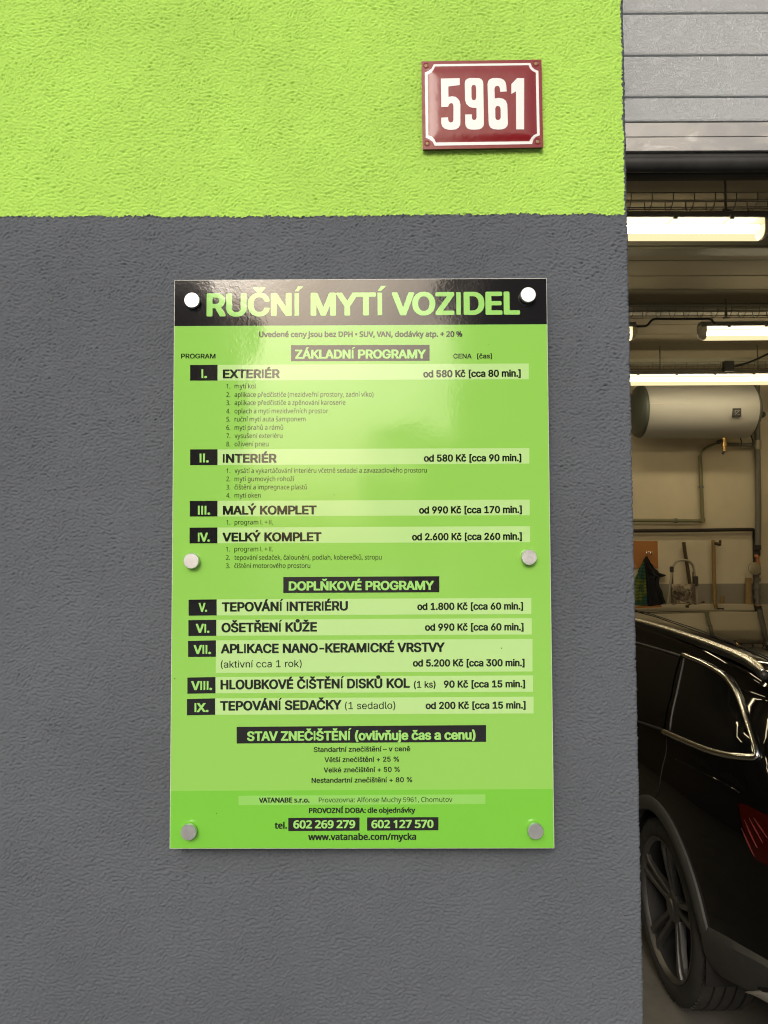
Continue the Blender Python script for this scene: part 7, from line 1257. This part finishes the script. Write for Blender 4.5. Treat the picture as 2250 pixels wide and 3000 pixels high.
# the board itself: a panel with thin pale edges
c4 = [P(510.6, 820, YF), P(1602.2, 814.5, YF), P(1624.4, 2486.0, YF), P(496.6, 2487.2, YF)]
cen = (c4[0] + c4[1] + c4[2] + c4[3]) / 4
v = [p + Vector((0, .0003, 0)) for p in c4] + [p + Vector((0, .006, 0)) for p in c4]
obj('panel', v, [(0, 3, 2, 1), (4, 5, 6, 7), (0, 1, 5, 4), (1, 2, 6, 5), (2, 3, 7, 6), (3, 0, 4, 7)], M['sign_edge'], board, bevel=.0006)
def inset(p, d=.0009): q = (cen - p); return p + Vector((math.copysign(d, q.x), 0, math.copysign(d, q.z)))
i4 = [inset(p) for p in c4]
def edge(side, py):  # point of the left or right edge at pixel row py
    a, b = (i4[0], i4[3]) if side < 0 else (i4[1], i4[2])
    z = P(500 if side < 0 else 1610, py, YF).z; t = (z - a.z) / (b.z - a.z); return a + (b - a) * t
def band(pts, m, lev, name): return obj(name, [p + Vector((0, -BL * lev, 0)) for p in pts], [(0, 3, 2, 1)], m, board)
h0, h1 = edge(-1, 955.6), edge(1, 950.0); h0b, h1b = edge(-1, 957.6), edge(1, 952.0)
b0, b1 = edge(-1, 2317.5), edge(1, 2311.6)
band([i4[0], i4[1], h1, h0], M['sign_black'], 0, 'header_band')
band([h0b, h1b, b1, b0], M['sign_green'], 0, 'green_field')
band([h0, h1, h1b, h0b], M['sign_strip'], 0, 'header_line')
band([b0, b1, i4[2], i4[3]], M['sign_deep_green'], 0, 'footer_field')
K, LG = M['sign_letter_black'], M['sign_letter_green']
text('HB', 'RUČNÍ MYTÍ VOZIDEL', 605.2, 1523.5, 924.5, 919, 62, LG, 2)
text('MB', 'Uvedené ceny jsou bez DPH • SUV, VAN, dodávky atp. + 20 %', 758.6, 1354, 987, 986, 15, K)
block(852.7, 1011.4, 1058.3, 1258.4, 1010.4, 1057, M['sign_black'], 1, 'heading_block')
text('HB', 'ZÁKLADNÍ PROGRAMY', 864.6, 1248, 1050, 1049.4, 24.3, LG)
text('HS', 'PROGRAM', 530.7, 631.4, 1050, 1050, 13.3, K)
text('HS', 'CENA', 1328, 1381.8, 1050, 1050, 13.3, K); text('HS', '[čas]', 1398, 1441.4, 1050, 1049.5, 13.3, K)
ROWS = [
 ('I.', (590.5, 606.6, 1107), 'EXTERIÉR', (653, 819.8, 1107.6, 1106.8), 24, 'od 580 Kč [cca 80 min.]', (1240, 1525.7, 1105, 1103), (557, 1069.5, 1115), (637, 1069, 1115, 1549, 1065, 1111)),
 ('II.', (585, 612, 1354), 'INTERIÉR', (653, 810.7, 1355, 1354.4), 24, 'od 580 Kč [cca 90 min.]', (1241.8, 1527.5, 1352, 1350.5), (557, 1316.6, 1362.8), (637, 1316.4, 1362.6, 1550.7, 1312.7, 1358.3)),
 ('III.', (580, 616, 1507), 'MALÝ KOMPLET', (653, 927.8, 1507, 1506), 24, 'od 990 Kč [cca 170 min.]', (1227.7, 1529, 1504, 1502), (556.2, 1467.5, 1513.3), (636.8, 1467.3, 1513, 1552, 1463.7, 1509.3)),
 ('IV.', (580, 615, 1586), 'VELKÝ KOMPLET', (651.3, 942, 1585.6, 1584.6), 24.3, 'od 2.600 Kč [cca 260 min.]', (1207, 1529, 1582.5, 1580.5), (555.5, 1545.8, 1592), (636.6, 1545.5, 1591.6, 1553, 1541.5, 1588.5)),
 ('V.', (582, 607, 1791.6), 'TEPOVÁNÍ INTERIÉRU', (650, 1019.4, 1791, 1787.3), 25.5, 'od 1.800 Kč [cca 60 min.]', (1222.6, 1532.6, 1786.3, 1785), (552.7, 1757, 1803.8), (634.5, 1756, 1803, 1556.5, 1751.7, 1798.7)),
 ('VI.', (573.7, 614, 1853), 'OŠETŘENÍ KŮŽE', (648.9, 929, 1851.5, 1849), 25.5, 'od 990 Kč [cca 60 min.]', (1245, 1534, 1847, 1846), (552, 1816.8, 1863.3), (633.5, 1815.8, 1862.6, 1558, 1811, 1858.8)),
 ('VII.', (567, 618, 1915), 'APLIKACE NANO-KERAMICKÉ VRSTVY', (647, 1303.3, 1913.3, 1908.5), 25.5, 'od 5.200 Kč [cca 300 min.]', (1209.6, 1537, 1952, 1951), (551, 1877.6, 1924.8), (632.4, 1876, 1971.6, 1560, 1871.8, 1967)),
 ('VIII.', (560, 621.6, 2020.5), 'HLOUBKOVÉ ČIŠTĚNÍ DISKŮ KOL', (646, 1201, 2018.8, 2014), 26, '90 Kč [cca 15 min.]', (1300, 1538.4, 2014, 2012.7), (549, 1985, 2032.5), (631, 1983.5, 2031, 1561.5, 1978.5, 2026.6)),
 ('IX.', (570, 611, 2085), 'TEPOVÁNÍ SEDAČKY', (645, 1001, 2081, 2077.2), 26, 'od 200 Kč [cca 15 min.]', (1247, 1540, 2076.5, 2075), (547.8, 2047.9, 2095.7), (630, 2046, 2094, 1563.3, 2041, 2090)),
]
for rom, rp, nm_, np_, cap, pr, pp, bx, br in ROWS:
    block(br[0], br[1], br[2], br[3], br[4], br[5], M['sign_pale'], 1, 'pale_bar')
    block(bx[0], bx[1], bx[2], br[0] + .4, br[1] - .2, (br[2] if rom != 'VII.' else 1924.0), M['sign_black'], 2, 'number_block')
    text('HB', rom, rp[0], rp[1], rp[2], rp[2] - .3, 24.3, LG)
    text('HB', nm_, np_[0], np_[1], np_[2], np_[3], cap, K)
    text('HB', pr, pp[0], pp[1], pp[2], pp[3], 19.4, K)
text('HR', '(aktivní cca 1 rok)', 647, 883.8, 1956, 1953.5, 20, K)
text('HS', '(1 ks)', 1212.5, 1276, 2014.5, 2014, 18.5, K)
text('HR', '(1 sedadlo)', 1010.7, 1158, 2077.5, 2076.2, 20.5, K)
LIST = [('1.', 'mytí kol', 748.5, 1138), ('2.', 'aplikace předčističe (mezidveřní prostory, zadní víko)', 1094.2, 1162.8), ('3.', 'aplikace předčističe a zpěnování karoserie', 1012, 1186.6),
 ('4.', 'oplach a mytí mezidveřních prostor', 961.4, 1211), ('5.', 'ruční mytí auta šamponem', 895.3, 1234.8), ('6.', 'mytí prahů a rámů', 829.6, 1259.3), ('7.', 'vysušení exteriéru', 827.5, 1283.4), ('8.', 'oživení pneu', 786.6, 1307.5),
 ('1.', 'vysátí a vykartáčování interiéru včetně sedadel a zavazadlového prostoru', 1250.5, 1385.6), ('2.', 'mytí gumových rohoží', 862.5, 1409.8), ('3.', 'čištění a impregnace plastů', 899.5, 1433.9), ('4.', 'mytí oken', 763.9, 1458),
 ('1.', 'program I. + II.', 799.2, 1536.7), ('1.', 'program I. + II.', 799, 1615.3), ('2.', 'tepování sedaček, čalounění, podlah, koberečků, stropu', 1118, 1640), ('3.', 'čištění motorového prostoru', 909, 1664)]
for num, s, x1, yb in LIST:
    x0 = 687.3 if yb < 1600 else 686.6
    text('MR', num, 663.2 - (1.0 if yb > 1600 else 0), 674.6 - (1.0 if yb > 1600 else 0), yb + .2, yb + .2, 13.6, K)
    text('MR', s, x0, x1, yb, yb - (x1 - x0) * .0022, 13.6, K)
block(830, 1690.5, 1737.3, 1287, 1688, 1735.3, M['sign_black'], 1, 'heading_block')
text('HB', 'DOPLŇKOVÉ PROGRAMY', 846, 1271.5, 1729, 1726.9, 24.5, LG)
block(693.3, 2129.4, 2178.3, 1424, 2124, 2173.4, M['sign_black'], 1, 'heading_block')
text('HB', 'STAV ZNEČIŠTĚNÍ (ovlivňuje čas a cenu)', 723.7, 1393.3, 2169.4, 2165.2, 25.5, LG)
text('HS', 'Standartní znečištění – v ceně', 919, 1202, 2202.8, 2200.2, 14, K)
text('HS', 'Větší znečištění + 25 %', 950.6, 1169, 2232.6, 2230.6, 14, K)
text('HS', 'Velké znečištění + 50 %', 948.5, 1171.3, 2262.6, 2260.6, 14, K)
text('HS', 'Nestandartní znečištění + 80 %', 912.8, 1207.8, 2293, 2290.8, 14, K)
block(698.9, 2331.4, 2358.7, 1422, 2327, 2355.3, M['sign_strip'], 1, 'address_strip')
text('MB', 'VATANABE s.r.o.', 758.6, 906.9, 2351, 2350.4, 13.8, K)
text('MR', 'Provozovna: Alfonse Muchy 5961, Chomutov', 934, 1325.4, 2350.6, 2349, 14.2, K)
text('MB', 'PROVOZNÍ DOBA:', 905, 1071.8, 2381.6, 2380.8, 14.2, K)
text('MB', 'dle objednávky', 1077, 1216.5, 2380.8, 2380.2, 14.2, K)
text('MB', 'tel.', 804.4, 841, 2427, 2426.8, 18, K)
block(844.6, 2396.2, 2435, 1053.3, 2395, 2433.7, M['sign_black'], 1, 'phone_block'); block(1075.4, 2394.9, 2433.5, 1284.5, 2393.7, 2432.4, M['sign_black'], 1, 'phone_block')
text('MB', '602 269 279', 859.3, 1041, 2426, 2425, 21.8, LG); text('MB', '602 127 570', 1088, 1270, 2425.2, 2424.2, 21.8, LG)
text('MB', 'www.vatanabe.com/mycka', 903, 1219.4, 2460.6, 2459.4, 18, K)
for (px, py, w_) in ((1469, 1899, 1.5), (634.5, 2382.5, 1.4), (512.5, 1988, 1.5), (980, 1450, .9), (1430, 1010, .8)):
    q = P(px, py, YF); r_ = w_ / FPX * 1.12
    obj('speck', [q + Vector((math.cos(a) * r_ * (1 + .4 * math.sin(3 * a)), -.0006, math.sin(a) * r_ * 1.3)) for a in np.linspace(0, -2 * math.pi, 9)[:-1]][::-1], [(7, 6, 5, 4, 3, 2, 1, 0)], M['dark_wood'], board)
# six stand-off studs
YCAP = YF - .0095
for (px, py) in ((562, 879), (1547.8, 863), (559.7, 1643.3), (1550.7, 1632.6), (551.7, 2439), (1569.5, 2436.3)):
    c = P(px, py, YCAP); rad = 22.6 / FPX * (YCAP - CAM.y)
    mb = MB(); mb.lathe((c.x, YF - .0004, c.z), (0, -1, 0), [(0, rad * .62), (.0028, rad * .62), (.0029, rad * .985), (.0034, rad), (.0086, rad), (.0095, rad * .95), (.00955, 0.0)], 48)
    st = mb.build('stud', M['brushed_cap'], board, smooth=True, autos=25, loc=(c.x, YF, c.z))
    mb = MB(); mb.lathe((c.x, -.0005, c.z), (0, -1, 0), [(0, rad * .8), (-(YF + .006) - .0008, rad * .8)], 24); mb.build('spacer', M['brushed_cap'], st, smooth=True, autos=40)

# ---------------------------------------------------------------- enamel house number plate
YN = -0.010
cn = [P(1234.5, 179.8, YN), P(1586.4, 174.5, YN), P(1591.4, 431.7, YN), P(1238, 437.6, YN)]     # TL TR BR BL
plate = empty('number_plate', (cn[2] + cn[3]) / 2, 'red enamel house number plate reading 5961 on the lime green wall', 'number plate')
# plate coordinates: pixels of the enlarged picture of the plate
SRC = [(130, 150), (1457, 130), (1476, 1100), (143, 1122)]
def H_solve(s, d):
    A = []; b = []
    for (x, y), (u, v) in zip(s, d):
        A += [[x, y, 1, 0, 0, 0, -u * x, -u * y], [0, 0, 0, x, y, 1, -v * x, -v * y]]; b += [u, v]
    return np.append(np.linalg.solve(np.array(A, float), np.array(b, float)), 1).reshape(3, 3)
HM = H_solve(SRC, [(0, 0), (1, 0), (1, 1), (0, 1)])
def st(x, y): q = HM @ np.array([x, y, 1.0]); return q[0] / q[2], q[1] / q[2]
def relief(a, b):
    """height of the embossed plate: a raised field with sloping borders"""
    e = min(a * 1.37, (1 - a) * 1.37, b, 1 - b)
    h = .0005 + .0012 * min(1, max(0, (e - .02)) / .02) ** 2 * 0
    return .0002 + .0011 * (1 - (1 - min(1, max(0, e - .08) / .13)) ** 2)
def plate_pt(a, b, lift=0.0):
    p = (cn[0] * (1 - a) + cn[1] * a) * (1 - b) + (cn[3] * (1 - a) + cn[2] * a) * b
    return p + Vector((0, -relief(a, b) - lift, 0))
v = []; f = []; NX, NY = 64, 48
for j in range(NY + 1):
    for i in range(NX + 1): v.append(plate_pt(i / NX, j / NY))
for j in range(NY):
    for i in range(NX): q = j * (NX + 1) + i; f.append((q, q + NX + 1, q + NX + 2, q + 1))
obj('enamel_face', v, f, M['enamel_red'], plate, smooth=True)
edge_ = [p for p in cn]
v = [p + Vector((0, -.0001, 0)) for p in edge_] + [p + Vector((0, .006, 0)) + (p - (cn[0] + cn[1] + cn[2] + cn[3]) / 4) * -.01 for p in edge_]
obj('steel_edge', v, [(0, 1, 5, 4), (1, 2, 6, 5), (2, 3, 7, 6), (3, 0, 4, 7)], M['plate_edge'], plate)
def plate_shape(name, loops, m, lift, cuts=None, parent=None):
    vs = []; es = []
    for l in loops:
        l = [Vector(st(*p)) for p in l]; o = []
        for i in range(len(l)):
            a, b = l[i], l[(i + 1) % len(l)]; n = max(1, int((b - a).length / .03)); o += [a + (b - a) * k / n for k in range(n)]
        n0 = len(vs); vs += o; es += [(n0 + i, n0 + (i + 1) % len(o)) for i in range(len(o))]
    for i in range(1, 60):
        for j in range(1, 44): vs.append(Vector((i / 60 + .0007, j / 44 + .0009)))
    r = fill(vs, es)
    V = [plate_pt(p.x, p.y, lift) for p in r[0]]; F = []
    for q in r[1]:
        q = tuple(q); p0, p1, p2 = V[q[0]], V[q[1]], V[q[2]]; F.append(q if (p1 - p0).cross(p2 - p0).y < 0 else q[::-1])
    used = sorted(set(i for q in F for i in q)); mp = {o: n for n, o in enumerate(used)}
    return obj(name, [V[i] for i in used], [tuple(mp[i] for i in q) for q in F], m, parent or plate, smooth=True)
def arcp(cx, cy, rx, ry, a0, a1, n=8): return [(cx + rx * math.cos(R(a0 + (a1 - a0) * k / n)), cy + ry * math.sin(R(a0 + (a1 - a0) * k / n))) for k in range(n + 1)]
outer = [(268, 183), (1334, 170), (1350, 212), (1380, 240), (1422, 258), (1437, 968), (1395, 985), (1366, 1018), (1353, 1065), (277, 1083), (255, 1040), (220, 1010), (178, 996), (168, 275), (210, 260), (245, 228)]
inner = [(280, 208), (1314, 194), (1330, 235), (1358, 260), (1394, 277), (1407, 952), (1375, 965), (1345, 995), (1322, 1035), (290, 1048), (275, 1015), (245, 985), (207, 970), (200, 298), (238, 278), (262, 250)]
plate_shape('white_border', [outer, inner], M['enamel_white'], .00025)
d5 = [(345, 347), (553, 342), (553, 418), (427, 434), (428, 549)] + [(470, 541), (505, 548), (535, 570), (553, 598), (560, 635), (560, 830), (556, 862), (540, 888), (512, 906), (470, 912), (425, 910), (385, 898), (358, 872), (349, 838), (349, 778), (424, 774), (425, 800), (433, 822), (455, 833), (476, 824), (483, 800), (484, 650), (477, 625), (460, 616), (440, 625), (422, 658), (350, 660)]
d9o = [(609, 400), (614, 372), (632, 352), (662, 341), (712, 340), (762, 341), (790, 352), (808, 374), (813, 405), (820, 840), (816, 868), (798, 892), (770, 906), (715, 911), (668, 908), (638, 896), (620, 872), (614, 840), (613, 743), (687, 742), (687, 775), (692, 797), (712, 806), (732, 797), (739, 775), (738, 672), (690, 668), (655, 655), (625, 625), (613, 585)]
d9i = [(708, 416), (690, 422), (682, 445), (683, 555), (690, 578), (710, 587), (728, 578), (735, 555), (734, 445), (726, 422)]
d6o = [(860, 410), (866, 376), (885, 354), (915, 342), (965, 341), (1010, 346), (1040, 362), (1058, 388), (1066, 425), (1072, 489), (1000, 493), (996, 455), (988, 433), (968, 425), (946, 434), (936, 460), (940, 567), (985, 560), (1030, 568), (1060, 590), (1078, 630), (1084, 838), (1078, 868), (1058, 893), (1025, 906), (975, 909), (928, 905), (895, 890), (878, 862), (872, 828)]
d6i = [(972, 648), (954, 655), (945, 680), (946, 775), (953, 797), (975, 805), (997, 797), (1006, 775), (1004, 680), (995, 656)]
d1 = [(1186, 341), (1264, 343), (1263, 907), (1176, 907), (1174, 487), (1122, 517), (1123, 408)]
for lp in ([d5], [d9o, d9i], [d6o, d6i], [d1]): plate_shape('digit', lp, M['enamel_white'], .00025)
for (x, y) in ((183, 198), (1398, 175), (1415, 1036), (195, 1057)):
    a, b = st(x, y); c = plate_pt(a, b)
    mb = MB(); mb.lathe(c, (0, -1, 0), [(0, .0050), (.0004, .0048), (.0006, .0040), (.0002, .0036)], 20); g = mb.build('eyelet', M['enamel_red'], plate, smooth=True)
    mb = MB(); mb.lathe(c, (0, -1, 0), [(.00005, .0036), (.0004, .0028), (.0005, .0014), (.0003, .0)], 14); mb.build('screw', M['screw_rust'], g, smooth=True)
